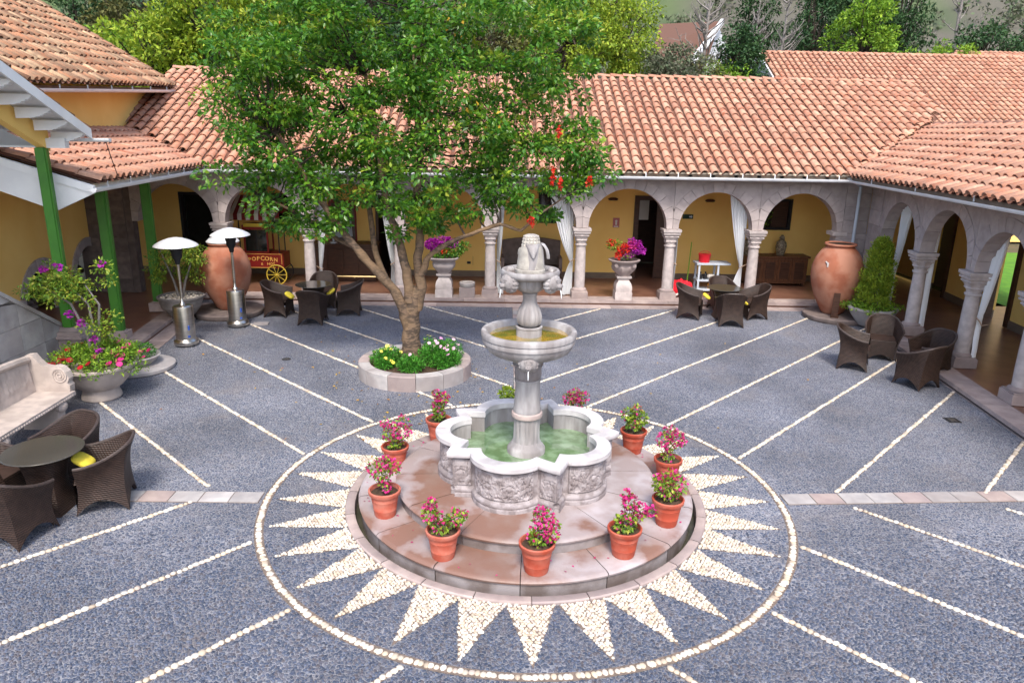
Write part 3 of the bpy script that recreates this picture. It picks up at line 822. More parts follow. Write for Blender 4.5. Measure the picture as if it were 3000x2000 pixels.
def gutter(parent, p0, p1, name='gutter', r=0.055, straps=0, drop=0.16):
    p0, p1 = Vector(p0), Vector(p1); d = (p1 - p0); L_ = d.length; d.normalize()
    side = d.cross(Vector((0, 0, 1))).normalized()
    mb = MB(); n = 8
    V = []
    for P in (p0, p1):
        for rr in (r, r - .007):
            for k in range(n + 1):
                a = PI + PI * k / n
                V.append(tuple(P + side * rr * math.cos(a) + Vector((0, 0, rr * 1.15 * math.sin(a)))))
    m = n + 1
    F = []
    for k in range(n):
        F.append((k, k + 1, 2 * m + k + 1, 2 * m + k)); F.append((m + k, 3 * m + k, 3 * m + k + 1, m + k + 1))
    for q in (0, 2 * m): F.append(tuple(range(q, q + m)))
    for i in (0, n): F.append((i, m + i, 3 * m + i, 2 * m + i))
    mb.add(V, F)
    g = part(name, mb, 'white_paint', parent, True)
    for i in range(straps):
        P = p0 + d * (L_ * (i + .6) / straps)
        b = MB().box((P.x, P.y, P.z + drop / 2), (.022, .012, drop))
        part('strap', b, 'white_paint', g)
    return g

# local frame for an arcade: u along, w into the building, origin at floor
class Frame:
    def __init__(s, o, ang): s.o, s.a = Vector(o), ang; s.u = Vector((math.cos(ang), math.sin(ang), 0)); s.w = Vector((-math.sin(ang), math.cos(ang), 0))
    def p(s, u, w, z): q = s.o + s.u * u + s.w * w; return (q.x, q.y, z)

def column(parent, fr, u, w=0.0, ztop=1.95):
    c = fr.p(u, w, 0)
    mb = MB().lathe([(0.001, .33), (.135, .33), (.137, .40), (.139, .7), (.137, 1.0), (.130, 1.3), (.124, 1.50), (0.001, 1.5)], 20)
    sh = part('column', mb, 'column', parent, True, loc=c)
    b = MB().box((0, 0, ZF + .09), (.42, .42, .18))
    b.box((0, 0, ZF + .19), (.38, .38, .03))
    b.lathe([(.19, .33), (.192, .345), (.18, .372), (.15, .385), (.14, .40)], 20)
    q = part('column_base', b, 'pink', sh, 'auto'); q.rotation_euler = (0, 0, fr.a)
    b = MB().lathe([(.12, 1.49), (.15, 1.50), (.155, 1.52), (.15, 1.54), (.125, 1.55), (.13, 1.6)], 20)
    nn = 32
    lev = [(1.56, .128, 0), (1.60, .135, .1), (1.64, .165, .35), (1.66, .15, .3), (1.71, .165, .5), (1.76, .205, .8), (1.78, .185, .8), (1.81, .20, .95), (1.815, .225, 1), (1.85, .235, 1), (1.855, .215, 1), (1.88, .22, 1), (1.885, .245, 1), (ztop, .250, 1), (ztop, .001, 1)]
    V = []
    for z, r, k in lev:
        for i in range(nn):
            a = 2 * PI * i / nn
            sq = 1 / max(abs(math.cos(a)), abs(math.sin(a)))
            lf = 1 + 0.06 * math.cos(8 * a) * (1.56 < z < 1.8)
            rr = r * ((1 - k) + k * sq * 0.93) * lf
            V.append((rr * math.cos(a), rr * math.sin(a), z))
    F = [(j * nn + i, j * nn + (i + 1) % nn, (j + 1) * nn + (i + 1) % nn, (j + 1) * nn + i) for j in range(len(lev) - 1) for i in range(nn)]
    b.add(V, F)
    q = part('capital', b, 'column', sh, 'auto'); q.rotation_euler = (0, 0, fr.a)
    return sh

def arch_bay(parent, fr, ua, ub, zs, r, ztop, w0=-.15, w1=.15, nv=13, left_half=None, right_half=None, vdepth=.25, matn='arch'):
    """semicircular stone arch between column axes ua, ub; arch centre at mid, springing zs; voussoirs and spandrels"""
    uc = (ua + ub) / 2
    la = uc - ua if left_half is None else left_half
    lb = ub - uc if right_half is None else right_half
    def outer(a):
        c, s = math.cos(a), math.sin(a)
        ro = r + vdepth
        lim = (lb if c > 0 else la) - 0.004
        if abs(c) * ro > lim: ro = lim / abs(c)
        return max(ro, r + .02)
    g = 0.0035 / r
    for i in range(nv):
        a0, a1 = PI * i / nv + g, PI * (i + 1) / nv - g
        pts = []
        for t in (0, .5, 1):
            a = a0 + (a1 - a0) * t; pts.append((uc + r * math.cos(a), zs + r * math.sin(a)))
        for t in (1, .5, 0):
            a = a0 + (a1 - a0) * t; ro = outer(a); pts.append((uc + ro * math.cos(a), zs + ro * math.sin(a)))
        mb = MB()
        pw = rng.uniform(-.004, .004)
        mb.add([fr.p(u, w0 + pw, z) for u, z in pts] + [fr.p(u, w1, z) for u, z in pts],
               [(0, 1, 4, 5), (1, 2, 3, 4), (6, 11, 10, 7), (7, 10, 9, 8)] + [(k, 6 + k, 6 + (k + 1) % 6, (k + 1) % 6) for k in range(6)])
        part('voussoir', mb, matn, parent)
    # spandrels: left and right of the ring, up to ztop
    for sgn, half in ((-1, la), (1, lb)):
        pts = []
        amin = 0.0
        K = 10
        arc = []
        for k in range(K + 1):
            a = PI / 2 * (1 - k / K)
            ro = r + vdepth + .003
            if math.cos(a) * ro > half - .004:
                zz = math.sqrt(max(ro * ro - (half - .004) ** 2, 0)); arc.append((half - .004, zz)); break
            arc.append((ro * math.cos(a), ro * math.sin(a)))
        poly = [(uc + sgn * x, zs + z) for x, z in arc]
        poly += [(uc + sgn * (half - .004), ztop), (uc, ztop)]
        if poly[-1][1] - poly[0][1] < .01: poly = poly[:-1]
        P = [fr.p(u, w0 + .012, z) for u, z in poly]
        d = fr.w * (w1 - w0 - .02)
        part('spandrel', MB().extr(P, d), matn, parent)

def wall_panel(fr, u0, u1, z0, z1, w, th, holes):
    """vertical wall with rectangular holes -> MB of boxes (butted)"""
    mb = MB()
    us = sorted(set([u0, u1] + [h[0] for h in holes] + [h[1] for h in holes]))
    us = [u for u in us if u0 <= u <= u1]
    for a, b in zip(us[:-1], us[1:]):
        m_ = (a + b) / 2
        spans = [(h[2], h[3]) for h in holes if h[0] < m_ < h[1]]
        zc = z0
        for s0, s1 in sorted(spans):
            if s0 > zc: mb.hexa([fr.p(a, w, zc), fr.p(b, w, zc), fr.p(b, w + th, zc), fr.p(a, w + th, zc), fr.p(a, w, s0), fr.p(b, w, s0), fr.p(b, w + th, s0), fr.p(a, w + th, s0)])
            zc = max(zc, s1)
        if zc < z1: mb.hexa([fr.p(a, w, zc), fr.p(b, w, zc), fr.p(b, w + th, zc), fr.p(a, w + th, zc), fr.p(a, w, z1), fr.p(b, w, z1), fr.p(b, w + th, z1), fr.p(a, w + th, z1)])
    return mb

def fbox(mb, fr, u0, u1, w0, w1, z0, z1):
    return mb.hexa([fr.p(u0, w0, z0), fr.p(u1, w0, z0), fr.p(u1, w1, z0), fr.p(u0, w1, z0), fr.p(u0, w0, z1), fr.p(u1, w0, z1), fr.p(u1, w1, z1), fr.p(u0, w1, z1)])

# ---------------------------------------------------------------- back wing
BW = thing('arcade_building', 'long back wing with terracotta roof over a stone arcade', 'building', (0, 10.6, 0))
BW.location = (0, 0, 0)
FB = Frame((0, 10.6, 0), 0.0)
COLS = [-7.45, -5.26, -2.95, -0.61, 1.73, 4.03, 6.22]
for x in COLS: column(BW, FB, x)
ZT = 3.30
edges = [-9.63] + COLS
for a, b in zip(edges[:-1], edges[1:]):
    r = (b - a) / 2 - .15
    arch_bay(BW, FB, a, b, 1.955, r, ZT)
arch_bay(BW, FB, 6.22, 8.38, 1.955, 0.95, ZT, left_half=1.08, right_half=1.08)
# corner pier of squared blocks
z = ZF
rows = [.36, .34, .36, .38, .36]
pier = [(8.235, 8.72), (8.72, 9.02)]
zz = ZF
k = 0
for hrow in [.30, .34, .32, .36, .34, .14]:
    cuts = [8.235, 8.235 + (.42 if k % 2 else .58), 9.02]
    for a, b in zip(cuts[:-1], cuts[1:]):
        mb = MB(); fbox(mb, FB, a + .003, b - .003, -.17 + rng.uniform(-.003, .003), .17, zz + .003, zz + hrow - .003)
        part('stone_block', mb, 'arch', BW)
    zz += hrow; k += 1
for hrow in [.33, .34, .34, .33]:
    mb = MB(); fbox(mb, FB, 8.386 + (.0 if k % 2 else .0), 9.02, -.145, .15, zz + .003, zz + hrow - .003); part('stone_block', mb, 'arch', BW); zz += hrow; k += 1
mb = MB(); fbox(mb, FB, 8.14, 8.5, -.2, .2, 1.86, 1.955); part('impost', mb, 'column', BW)
# left end pier of dark squared stone
zz = ZF
for k in range(9):
    cuts = [-11.0, -11.0 + (.5 if k % 2 else .75), -9.80]
    for a, b in zip(cuts[:-1], cuts[1:]):
        mb = MB(); fbox(mb, FB, a + .003, b - .003, -.15 + rng.uniform(-.004, .004), .15, zz + .003, zz + .35 - .003); part('stone_block', mb, 'brownwall', BW)
    zz += .35
mb = MB(); fbox(mb, FB, -9.80, -9.63, -.13, .13, ZF, 3.3); part('pier_core', mb, 'brownwall', BW)
# inner wall with door and window openings
holes = [(3.55, 4.75, ZF, 2.55), (-3.98, -3.30, ZF, 2.5), (7.05, 8.15, 1.62, 2.52), (0.75, 1.45, 1.72, 2.6), (-9.62, -8.55, 0.35, 2.45), (-7.0, -6.1, 1.55, 2.45)]
W = wall_panel(FB, -11.2, 11.5, 0.28, 3.5, 2.7, .25, holes)
part('inner_wall', W, 'yellow', BW)
W = MB()
for a, b in ((-11.2, -9.62), (-8.55, -3.98), (-3.30, 3.55), (4.75, 11.5)): fbox(W, FB, a, b, 2.68, 2.95, ZF - .01, 0.28)
fbox(W, FB, -9.62, -8.55, 2.68, 2.95, ZF - .01, 0.28)
part('dado', W, 'dado', BW)
W = MB(); fbox(W, FB, -11.2, 11.5, 5.5, 5.6, ZF, 3.5); fbox(W, FB, -4.1, -4.0, 2.96, 5.5, ZF, 3.4); fbox(W, FB, 3.2, 3.3, 2.96, 5.5, ZF, 3.4)
part('dark_back_wall', W, 'wood', BW)
W = MB(); fbox(W, FB, -11.2, 11.5, -.62, 5.6, 3.36, 3.40); part('ceiling', W, 'ceil', BW)
W = MB()
for i in range(40):
    u = -10.9 + i * .56; fbox(W, FB, u, u + .09, -.60, 2.68, 3.285, 3.357)
part('rafters', W, 'white_paint', BW)['kind'] = 'stuff'
def frame_around(parent, fr, u0, u1, z0, z1, w, d=.06, t=.07, m='wood', name='door_frame', bottom=False):
    mb = MB()
    fbox(mb, fr, u0 - .01, u0 + t, w - d, w + .1, z0, z1); fbox(mb, fr, u1 - t, u1 + .01, w - d, w + .1, z0, z1)
    fbox(mb, fr, u0 + t, u1 - t, w - d, w + .1, z1 - t, z1)
    if bottom: fbox(mb, fr, u0 + t, u1 - t, w - d, w + .1, z0, z0 + t)
    return part(name, mb, m, parent)
d1 = frame_around(BW, FB, 3.55, 4.75, ZF, 2.55, 2.7, t=.13)
b = MB(); fbox(b, FB, 4.22, 4.62, 2.72, 2.78, ZF + .01, 2.4); part('door_leaf', b, 'wood', d1)
b = MB(); fbox(b, FB, 3.75, 4.15, 3.6, 3.66, 1.75, 2.4); part('far_window', b, 'signw', BW, label='bright far window seen through the doorway')
frame_around(BW, FB, -3.98, -3.30, ZF, 2.5, 2.7)
for u0, u1, z0, z1 in ((0.75, 1.45, 1.72, 2.6), (-7.0, -6.1, 1.55, 2.45), (-9.62, -8.55, .35, 2.45)):
    q = frame_around(BW, FB, u0, u1, z0, z1, 2.72, name='window_frame', bottom=True, m='black')
    b = MB(); fbox(b, FB, u0 + .02, u1 - .02, 2.80, 2.82, z0 + .02, z1 - .02); part('pane', b, 'pane', q)
q = frame_around(BW, FB, 7.05, 8.15, 1.62, 2.52, 2.72, name='window_frame', bottom=True, m='black')
b = MB(); fbox(b, FB, 7.62, 8.08, 2.78, 2.80, 1.66, 2.48); part('shutter', b, 'wood', q)
b = MB()
for i in range(9):
    for s in (-1, 1):
        u = 7.10 + i * .065
        P = [Vector(FB.p(u, 2.76, 1.7)), Vector(FB.p(u + .0 + s * .0, 2.76, 2.45))]
    b.tube([FB.p(7.11, 2.77, 1.7 + i * .085), FB.p(7.62, 2.77, 1.75 + i * .075)], .012, 4)
    b.tube([FB.p(7.11 + i * .06, 2.76, 1.68), FB.p(7.11 + i * .06, 2.76, 2.47)], .012, 4)
part('lattice', b, 'darkbark', q)
P, d = ball_pts(520, (7.36, 13.37, 2.07), (.27, .03, .40), .05)
v, f = leaves(P, .06, d); o = link('vine', bulk('vine', v, f, 'bright'), BW); o['kind'] = 'stuff'
# skirting and wall lamps
for u in (2.90, 5.72):
    b = MB().sphere(FB.p(u, 2.64, 2.44), (.15, .07, .05), 10, 6)
    q = part('wall_lamp', b, 'wood', BW, True)
    b = MB().sphere(FB.p(u, 2.63, 2.385), (.10, .05, .035), 10, 6); part('lamp_glass', b, 'yellow', q, True)
# roof: slope facing the courtyard
SL = math.atan(0.445)
s_ = (0, math.cos(SL), math.sin(SL)); n_ = (0, -math.sin(SL), math.cos(SL))
EY, EZ = 9.98, 3.355
Wd = 5.75 / math.cos(SL)
def clip_back(u, v):
    x = u - 11.0; y = v * math.cos(SL)
    if x < -7.5 - 1.39 * y: return False
    if x > 8.1 + 1.13 * y: return False
    return x > -10.35 - .02 * y and x < 12.35 and v < Wd
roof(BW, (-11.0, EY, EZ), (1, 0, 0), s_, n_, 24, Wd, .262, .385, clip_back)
def rp(x, y, lift=0.0): return (x, EY + y, EZ + .445 * y + lift)
b = MB().add([rp(-7.5, 0, -.0), rp(8.1, 0), rp(11.9, 3.4), rp(12.4, 5.75), rp(-10.45, 5.75), rp(-10.35, 2.05)], [(0, 1, 2, 3, 4, 5)])
part('roof_deck', b, 'roofedge', BW)
b = MB().add([rp(-10.5, 5.75, -.01), rp(12.4, 5.75, -.01), (12.4, 21.5, 3.4), (-10.5, 21.5, 3.4)], [(0, 1, 2, 3)])
part('rear_slope', b, 'roofedge', BW)
ridge_row(BW, rp(-10.4, 5.75, .02), rp(12.4, 5.75, .02), 58)
b = MB()
fbox(b, Frame((0, 0, 0), 0), -7.5, 8.1, EY + .02, EY + .05, 3.20, 3.35); part('fascia', b, 'dado', BW)
gutter(BW, (-7.55, 9.93, 3.285), (8.2, 9.93, 3.285), straps=20, drop=.10, r=.062)
b = MB().box((12.3, 15.6, 1.8), (.2, 5.2, 3.2)); part('end_wall', b, 'yellow', BW)

# ---------------------------------------------------------------- right wing
RW = thing('right_wing_building', 'right hand wing with its own stone arcade and tiled roof', 'building', (0, 0, 0))
RA = math.atan(0.112)
FR_ = Frame((right_edge(0) + .24, 0, 0), PI / 2 - RA)     # u runs away from the camera, w into the courtyard -> use negative w
FR_.w = -FR_.w                                             # w now points into the building
RU = [1.30, 3.16, 5.13, 7.40]
RU = [u * math.sqrt(1 + .112 ** 2) for u in RU]
for u in RU: column(RW, FR_, u)
arch_bay(RW, FR_, -0.6, RU[0], 1.955, (RU[0] + .6) / 2 - .15, ZT)
for a, b_ in zip(RU[:-1], RU[1:]): arch_bay(RW, FR_, a, b_, 1.955, (b_ - a) / 2 - .15, ZT)
arch_bay(RW, FR_, RU[3], 9.62, 1.955, (9.62 - RU[3]) / 2 - .15, ZT)
zz = ZF; k = 0
while zz < ZT - .05:
    hrow = .35 if zz < 2.9 else ZT - zz
    lo = 9.47 if zz < 1.9 else 9.63
    mb = MB(); fbox(mb, FR_, lo, 10.33, -.17 + rng.uniform(0, .004), .15, zz + .003, zz + hrow - .003); part('stone_block', mb, 'arch', RW)
    zz += hrow; k += 1
b = MB().tube([(8.62, 10.28, .15), (8.62, 10.28, 3.1), (8.35, 10.0, 3.22)], .04, 8); part('downpipe', b, 'greyplastic', RW, True)
RD = 2.55
holes = [(8.35, 9.40, ZF, 2.55), (11.5, 12.7, ZF, 2.5)]
W = wall_panel(FR_, -3, 13.2, 0.30, 3.5, RD, .22, holes); part('inner_wall', W, 'yellow', RW)
W = MB(); fbox(W, FR_, -3, 8.35, RD - .02, RD + .2, ZF - .01, .30); fbox(W, FR_, 9.40, 11.5, RD - .02, RD + .2, ZF - .01, .30); fbox(W, FR_, 12.7, 13.2, RD - .02, RD + .2, ZF - .01, .30)
part('dado', W, 'dado', RW)
frame_around(RW, FR_, 8.35, 9.40, ZF, 2.55, RD, t=.12)
frame_around(RW, FR_, 11.5, 12.7, ZF, 2.5, RD, t=.1)
W = MB(); fbox(W, FR_, 11.0, 14.5, RD + .55, RD + .62, ZF, 3.4)  # dark board added just inside the far doorway so its interior reads as shade
part('dark_back_wall', W, 'wood', RW)
W = MB(); fbox(W, FR_, -3, 10.9, -.62, RD + 2.3, 3.36, 3.40); part('ceiling', W, 'ceil', RW)
b = MB(); fbox(b, FR_, 5.35, 7.25, RD + .2, RD + 6, -.2, ZF - .012); part('lawn_patch', b, 'grass', RW) if False else None
# roof of the right wing: slopes down to the courtyard; valley with the back roof
gx0, gy0 = 8.20, 10.0
ge = Vector((-.086, -1, 0)).normalized()              # along the eave towards the camera
gup = Vector((-ge.y, ge.x, 0))                        # horizontal, into the wing (+x)
gup = Vector((1, -.086, 0)).normalized()
RS = math.atan(.39)
def rr_s(k): return (gup * math.cos(k) + Vector((0, 0, math.sin(k))))
s2 = rr_s(RS); n2 = (-gup * math.sin(RS) + Vector((0, 0, math.cos(RS))))
O2 = Vector((gx0, gy0, 3.355)) - ge * 4.0
def clip_right(u, v):
    P = O2 + ge * u + s2 * v
    y = P.y - EY; x = P.x
    if y > 0 and x < 8.1 + 1.13 * y + .05: return False
    return v < 3.42 and P.y > -4
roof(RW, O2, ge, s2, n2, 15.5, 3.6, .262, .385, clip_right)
PP_ = lambda u, v, l=0: tuple(O2 + ge * u + s2 * v + Vector((0, 0, l)))
b = MB().add([PP_(4.0, 0), PP_(15.5, 0), PP_(15.5, 3.42), PP_(0.9, 3.42)], [(0, 1, 2, 3)]); part('roof_deck', b, 'roofedge', RW)
b = MB().add([PP_(.9, 3.42), PP_(15.5, 3.42), tuple(Vector(PP_(15.5, 3.42)) + Vector((3, 0, -1.2))), tuple(Vector(PP_(.9, 3.42)) + Vector((3, 0, -1.2)))], [(0, 1, 2, 3)]); part('rear_slope', b, 'roofedge', RW)
ridge_row(RW, PP_(.95, 3.44, .02), PP_(15.4, 3.44, .02), 34)
ridge_row(RW, (8.15, 10.02, 3.39), (11.75, 13.2, 4.83), 16, r=.07, name='valley_tile')
gutter(RW, (8.17, 9.95, 3.285), tuple(Vector((8.17, 9.95, 3.285)) + ge * 13), straps=6, drop=.10, r=.062)
b = MB(); q0 = Vector((8.22, 9.95, 3.2)); q1 = q0 + ge * 13
b.hexa([tuple(q0), tuple(q1), tuple(q1 + gup * .03), tuple(q0 + gup * .03)] + [tuple(p + Vector((0, 0, .15))) for p in (q0, q1, q1 + gup * .03, q0 + gup * .03)])
part('fascia', b, 'dado', RW)

# ---------------------------------------------------------------- left wing: green posts, yellow wall with two stone-framed arches
LW = thing('left_wing_building', 'left hand wing with yellow wall, round stone openings and tiled lean-to roof', 'building', (0, 0, 0))
LA = math.atan(.10)
FL_ = Frame((left_edge(0) - 2.75, 0, 0), PI / 2 + LA)     # u away from the camera
FL_.w = FL_.w                                              # +w points to -x (into the building)
# yellow wall with two round-headed openings
def arched_wall(parent, fr, u0, u1, z0, z1, w, th, arches, matn):
    K = 14
    mb = MB()
    cuts = [u0]
    for uc, r_, zs in arches: cuts += [uc - r_, uc + r_]
    cuts.append(u1)
    for i in range(0, len(cuts), 2): fbox(mb, fr, cuts[i], cuts[i + 1], w, w + th, z0, z1)
    for uc, r_, zs in arches:
        for k in range(K):
            a0, a1 = PI - PI * k / K, PI - PI * (k + 1) / K
            p = [(uc + r_ * math.cos(a0), zs + r_ * math.sin(a0)), (uc + r_ * math.cos(a1), zs + r_ * math.sin(a1))]
            mb.hexa([fr.p(p[0][0], w, p[0][1]), fr.p(p[1][0], w, p[1][1]), fr.p(p[1][0], w + th, p[1][1]), fr.p(p[0][0], w + th, p[0][1]),
                     fr.p(p[0][0], w, z1), fr.p(p[1][0], w, z1), fr.p(p[1][0], w + th, z1), fr.p(p[0][0], w + th, z1)])
    part('inner_wall', mb, matn, parent)
LARCH = [(7.95, .85, .37), (10.3, .84, .50)]
arched_wall(LW, FL_, 2.0, 11.45, ZF, 3.6, 0, .22, LARCH, 'yellow')
for uc, r_, zs in LARCH:
    n = 9
    for i in range(n):
        a0, a1 = PI * i / n + .008, PI * (i + 1) / n - .008
        pts = [(uc + q * math.cos(a), zs + q * math.sin(a)) for q, aa in ((r_, (a0, (a0 + a1) / 2, a1)), (r_ + .22, (a1, (a0 + a1) / 2, a0))) for a in aa]
        mb = MB().add([fr_p for fr_p in [FL_.p(u, -.03, z) for u, z in pts] + [FL_.p(u, .24, z) for u, z in pts]],
                      [(0, 1, 4, 5), (1, 2, 3, 4), (6, 11, 10, 7), (7, 10, 9, 8)] + [(k, 6 + k, 6 + (k + 1) % 6, (k + 1) % 6) for k in range(6)])
        part('voussoir', mb, 'arch', LW)
    for sgn in (-1, 1):
        mb = MB(); a, b_ = sorted((uc + sgn * r_, uc + sgn * (r_ + .22)))
        fbox(mb, FL_, a, b_, -.03, .24, ZF, zs); part('jamb', mb, 'arch', LW)
# near-black wall standing in for shade behind the openings, with rubble before it
mb = MB(); fbox(mb, FL_, 2, 11.4, 1.4, 1.5, ZF, 3.4); part('shade_backing', mb, 'dark', LW)
mb = MB()
for uc, r_, zs in LARCH:
    for i in range(60):
        zz = ZF + rng.uniform(0, .75); u = uc + rng.uniform(-r_, r_)
        mb.sphere(FL_.p(u, .45 + rng.uniform(0, .25) + zz * .2, zz), (rng.uniform(.07, .13), rng.uniform(.07, .13), rng.uniform(.06, .1)), 7, 5)
part('rubble_stones', mb, 'brownwall', LW, True)['kind'] = 'stuff'
W = MB(); fbox(W, FL_, 4.3, 10.7, -2.9, 1.5, 3.30, 3.33); part('ceiling', W, 'ceil', LW)
# posts
def post(fr_xy, z0, z1, parent, w=.115, base=True):
    x, y = fr_xy
    b = MB().box((0, 0, (z0 + z1) / 2), (w * 2 * .62, w * 2 * .62, z1 - z0))
    p = part('post', b, 'greenpost', parent, loc=(x, y, 0), rz=.1)
    b = MB()
    for ax in (-1, 1): b.box((ax * w * .75, 0, (z0 + z1) / 2), (w * .26, w * .9, z1 - z0 - .02))
    part('post_edge', b, 'greenpost', p)
    if base:
        b = MB().box((0, 0, z0 - .10), (.34, .34, .20)).box((0, 0, z0 - .006), (.27, .27, .05), 0, .75)
        part('post_base', b, 'pink', p)
    return p
post((-8.06, 6.26), .27, 3.26, LW)
post((-8.30, 8.55), .34, 3.26, LW)
# roof
lx0, ly0 = -7.55, 10.0
le = Vector((.081, -1, 0)).normalized(); lup = Vector((-1, -.081, 0)).normalized()
LS = math.atan(.315)
s3 = lup * math.cos(LS) + Vector((0, 0, math.sin(LS))); n3 = -lup * math.sin(LS) + Vector((0, 0, math.cos(LS)))
O3 = Vector((lx0, ly0, 3.355)) - le * 3.0
def clip_left(u, v):
    P = O3 + le * u + s3 * v
    y = P.y - EY
    if y > 0 and P.x > -7.55 - 1.39 * y - .05: return False
    return P.x > -10.15 - .1 * (P.y - 11) or P.y < 6.3
roof(LW, O3, le, s3, n3, 8.72, 3.6, .262, .385, clip_left)
Q_ = lambda u, v, l=0: tuple(O3 + le * u + s3 * v + Vector((0, 0, l)))
b = MB().add([Q_(3.0, 0), Q_(8.74, 0), Q_(8.74, 3.7), Q_(1.0, 3.1), Q_(1.0, 2.6)], [(0, 1, 2, 3, 4)]); part('roof_deck', b, 'roofedge', LW)
ridge_row(LW, (-7.6, 10.0, 3.37), (-10.2, 11.9, 4.2), 10, r=.07, name='valley_tile')
gl0 = Vector((-7.52, 9.95, 3.285)); gl1 = gl0 + le * 5.82
gutter(LW, tuple(gl1), tuple(gl0), straps=6, drop=.10, r=.062)
vx, vy = Q_(8.74, 0)[0], Q_(8.74, 0)[1]
e0 = Vector(Q_(8.70, .0, -.03)); e1 = Vector(Q_(8.70, 3.9, -.03))
b = MB().extr([tuple(e0), tuple(e1), tuple(e1 + Vector((0, 0, -.42))), tuple(e0 + lup * .65 + Vector((0, 0, -.42))), tuple(e0 + Vector((0, 0, -.12)))], (0, -.04, 0))
part('gable_board', b, 'white_paint', LW)
b = MB().extr([tuple(e0 + Vector((0, -.05, -.01))), tuple(e1 + Vector((0, -.05, -.01))), tuple(e1 + Vector((0, -.05, -.13))), tuple(e0 + Vector((0, -.05, -.13)))], (0, -.02, 0))
part('barge_board', b, 'white_paint', LW)
b = MB(); fbox(b, FL_, 4.3, 10.6, -2.5, -2.36, 3.14, 3.28); part('eave_beam', b, 'white_paint', LW)

# ---------------------------------------------------------------- tower block (upper left)
TW = thing('upper_left_block', 'taller yellow block with weathered dark tiled roof at upper left', 'building', (0, 0, 0))
def twx(y): return -10.15 - .1 * (y - 11)
b = MB().add([(twx(3), 3, 3.0), (twx(16), 16, 3.0), (twx(16), 16, 5.3), (twx(3), 3, 4.9), (-17, 3, 3.0), (-17, 16, 3), (-17, 16, 5.3), (-17, 3, 4.9)],
             [(0, 1, 2, 3), (1, 5, 6, 2), (5, 4, 7, 6), (4, 0, 3, 7), (3, 2, 6, 7)])
part('wall', b, 'yellow', TW)
A0 = Vector((-8.82, 4.2, 4.93)); A1 = Vector((-9.85, 14.3, 5.36))
te = (A0 - A1).normalized()       # along the eave, towards the camera
tup = Vector((-te.y * 0 - 1, 0, 0)); tup = Vector((0, 0, 1)).cross(te); tup = Vector((tup.x, tup.y, 0)).normalized()
if tup.x > 0: tup = -tup
TS = math.atan(.62)
s4 = (tup * math.cos(TS) + Vector((0, 0, math.sin(TS)))); n4 = te.cross(s4)
if n4.z < 0: n4 = -n4
s4 = (s4 - te * s4.dot(te)).normalized()
roof(TW, A1, te, s4, n4, (A0 - A1).length, 4.15, .25, .36, lambda u, v: v < 4.1, matt='oldtile', jitter=3.0)
T_ = lambda u, v, l=0: tuple(A1 + te * u + s4 * v + Vector((0, 0, l)))
LT = (A0 - A1).length
b = MB().add([T_(0, 0), T_(LT, 0), T_(LT, 4.15), T_(0, 4.15)], [(0, 1, 2, 3)]); part('roof_deck', b, 'roofedge', TW)
b = MB().add([T_(0, 4.15), T_(LT, 4.15), tuple(Vector(T_(LT, 4.15)) + Vector((-4, 0, -2.4))), tuple(Vector(T_(0, 4.15)) + Vector((-4, 0, -2.4)))], [(0, 1, 2, 3)]); part('rear_slope', b, 'oldtile', TW)
b = MB().add([T_(0.02, 0.05, -.02), T_(0.02, 4.15, -.02), tuple(Vector(T_(0.02, 4.15)) + Vector((-4, 0, -2.4)))], [(0, 1, 2)]); part('gable', b, 'yellow', TW)
ridge_row(TW, T_(0, 4.12, .03), T_(LT, 4.12, .03), 26, 'oldtile')
ridge_row(TW, T_(.02, 0, .03), T_(.02, 4.1, .03), 11, 'oldtile', r=.09, name='verge_tile')
gutter(TW, tuple(A1 - tup * .03 + Vector((0, 0, -.10))), tuple(A0 - tup * .03 + Vector((0, 0, -.10))), straps=8, drop=.08, r=.065)
b = MB(); q0, q1 = A1 + Vector((0, 0, -.05)) + tup * .04, A0 + Vector((0, 0, -.05)) + tup * .04
b.hexa([tuple(q0 + Vector((0, 0, -.07))), tuple(q1 + Vector((0, 0, -.07))), tuple(q1 + tup * .9 + Vector((0, 0, -.07))), tuple(q0 + tup * .9 + Vector((0, 0, -.07))), tuple(q0), tuple(q1), tuple(q1 + tup * .9), tuple(q0 + tup * .9)])
part('eave_board', b, 'wood2', TW)

# ---------------------------------------------------------------- near porch roof (top left corner), seen from below
NR = thing('porch_roof', 'white underside and yellow beam of a porch roof on a green post at far left', 'building', (0, 0, 0))
NXV, NXW, NY, NZ, NS = -7.0, -7.6, 4.17, 4.17, 0.44
def nrp(x, y, l=0.0): return (x, y, NZ + NS * (NY - y) + l)
b = MB().add([nrp(NXV, NY), nrp(-10.5, NY), nrp(-10.5, -1), nrp(NXV, -1)] + [nrp(NXV, NY, .04), nrp(-10.5, NY, .04), nrp(-10.5, -1, .04), nrp(NXV, -1, .04)],
             [(0, 1, 2, 3), (4, 7, 6, 5), (0, 4, 5, 1), (1, 5, 6, 2), (2, 6, 7, 3), (3, 7, 4, 0)])
part('soffit', b, 'white_paint', NR)
b = MB().extr([nrp(NXV, NY + .03, -.09), nrp(NXV, -1, -.09), nrp(NXV, -1, .07), nrp(NXV, NY + .03, .07)], (.035, 0, 0)); part('barge_board', b, 'white_paint', NR)
for k in range(12):
    y0 = NY - .12 - k * .40
    prof = [(NXW + .06, -.012), (NXV - .02, -.012), (NXV - .02, -.05), (NXV - .05, -.06), (NXV - .07, -.085), (NXV - .11, -.085), (NXV - .13, -.11), (NXV - .17, -.11), (NXV - .19, -.135), (NXV - .24, -.135), (NXV - .27, -.155), (NXW + .06, -.165)]
    zz0 = NZ + NS * (NY - y0 - .09)
    part('lookout', MB().extr([(x, y0, zz0 + z) for x, z in prof], (0, .09, 0)), 'white_paint', NR)
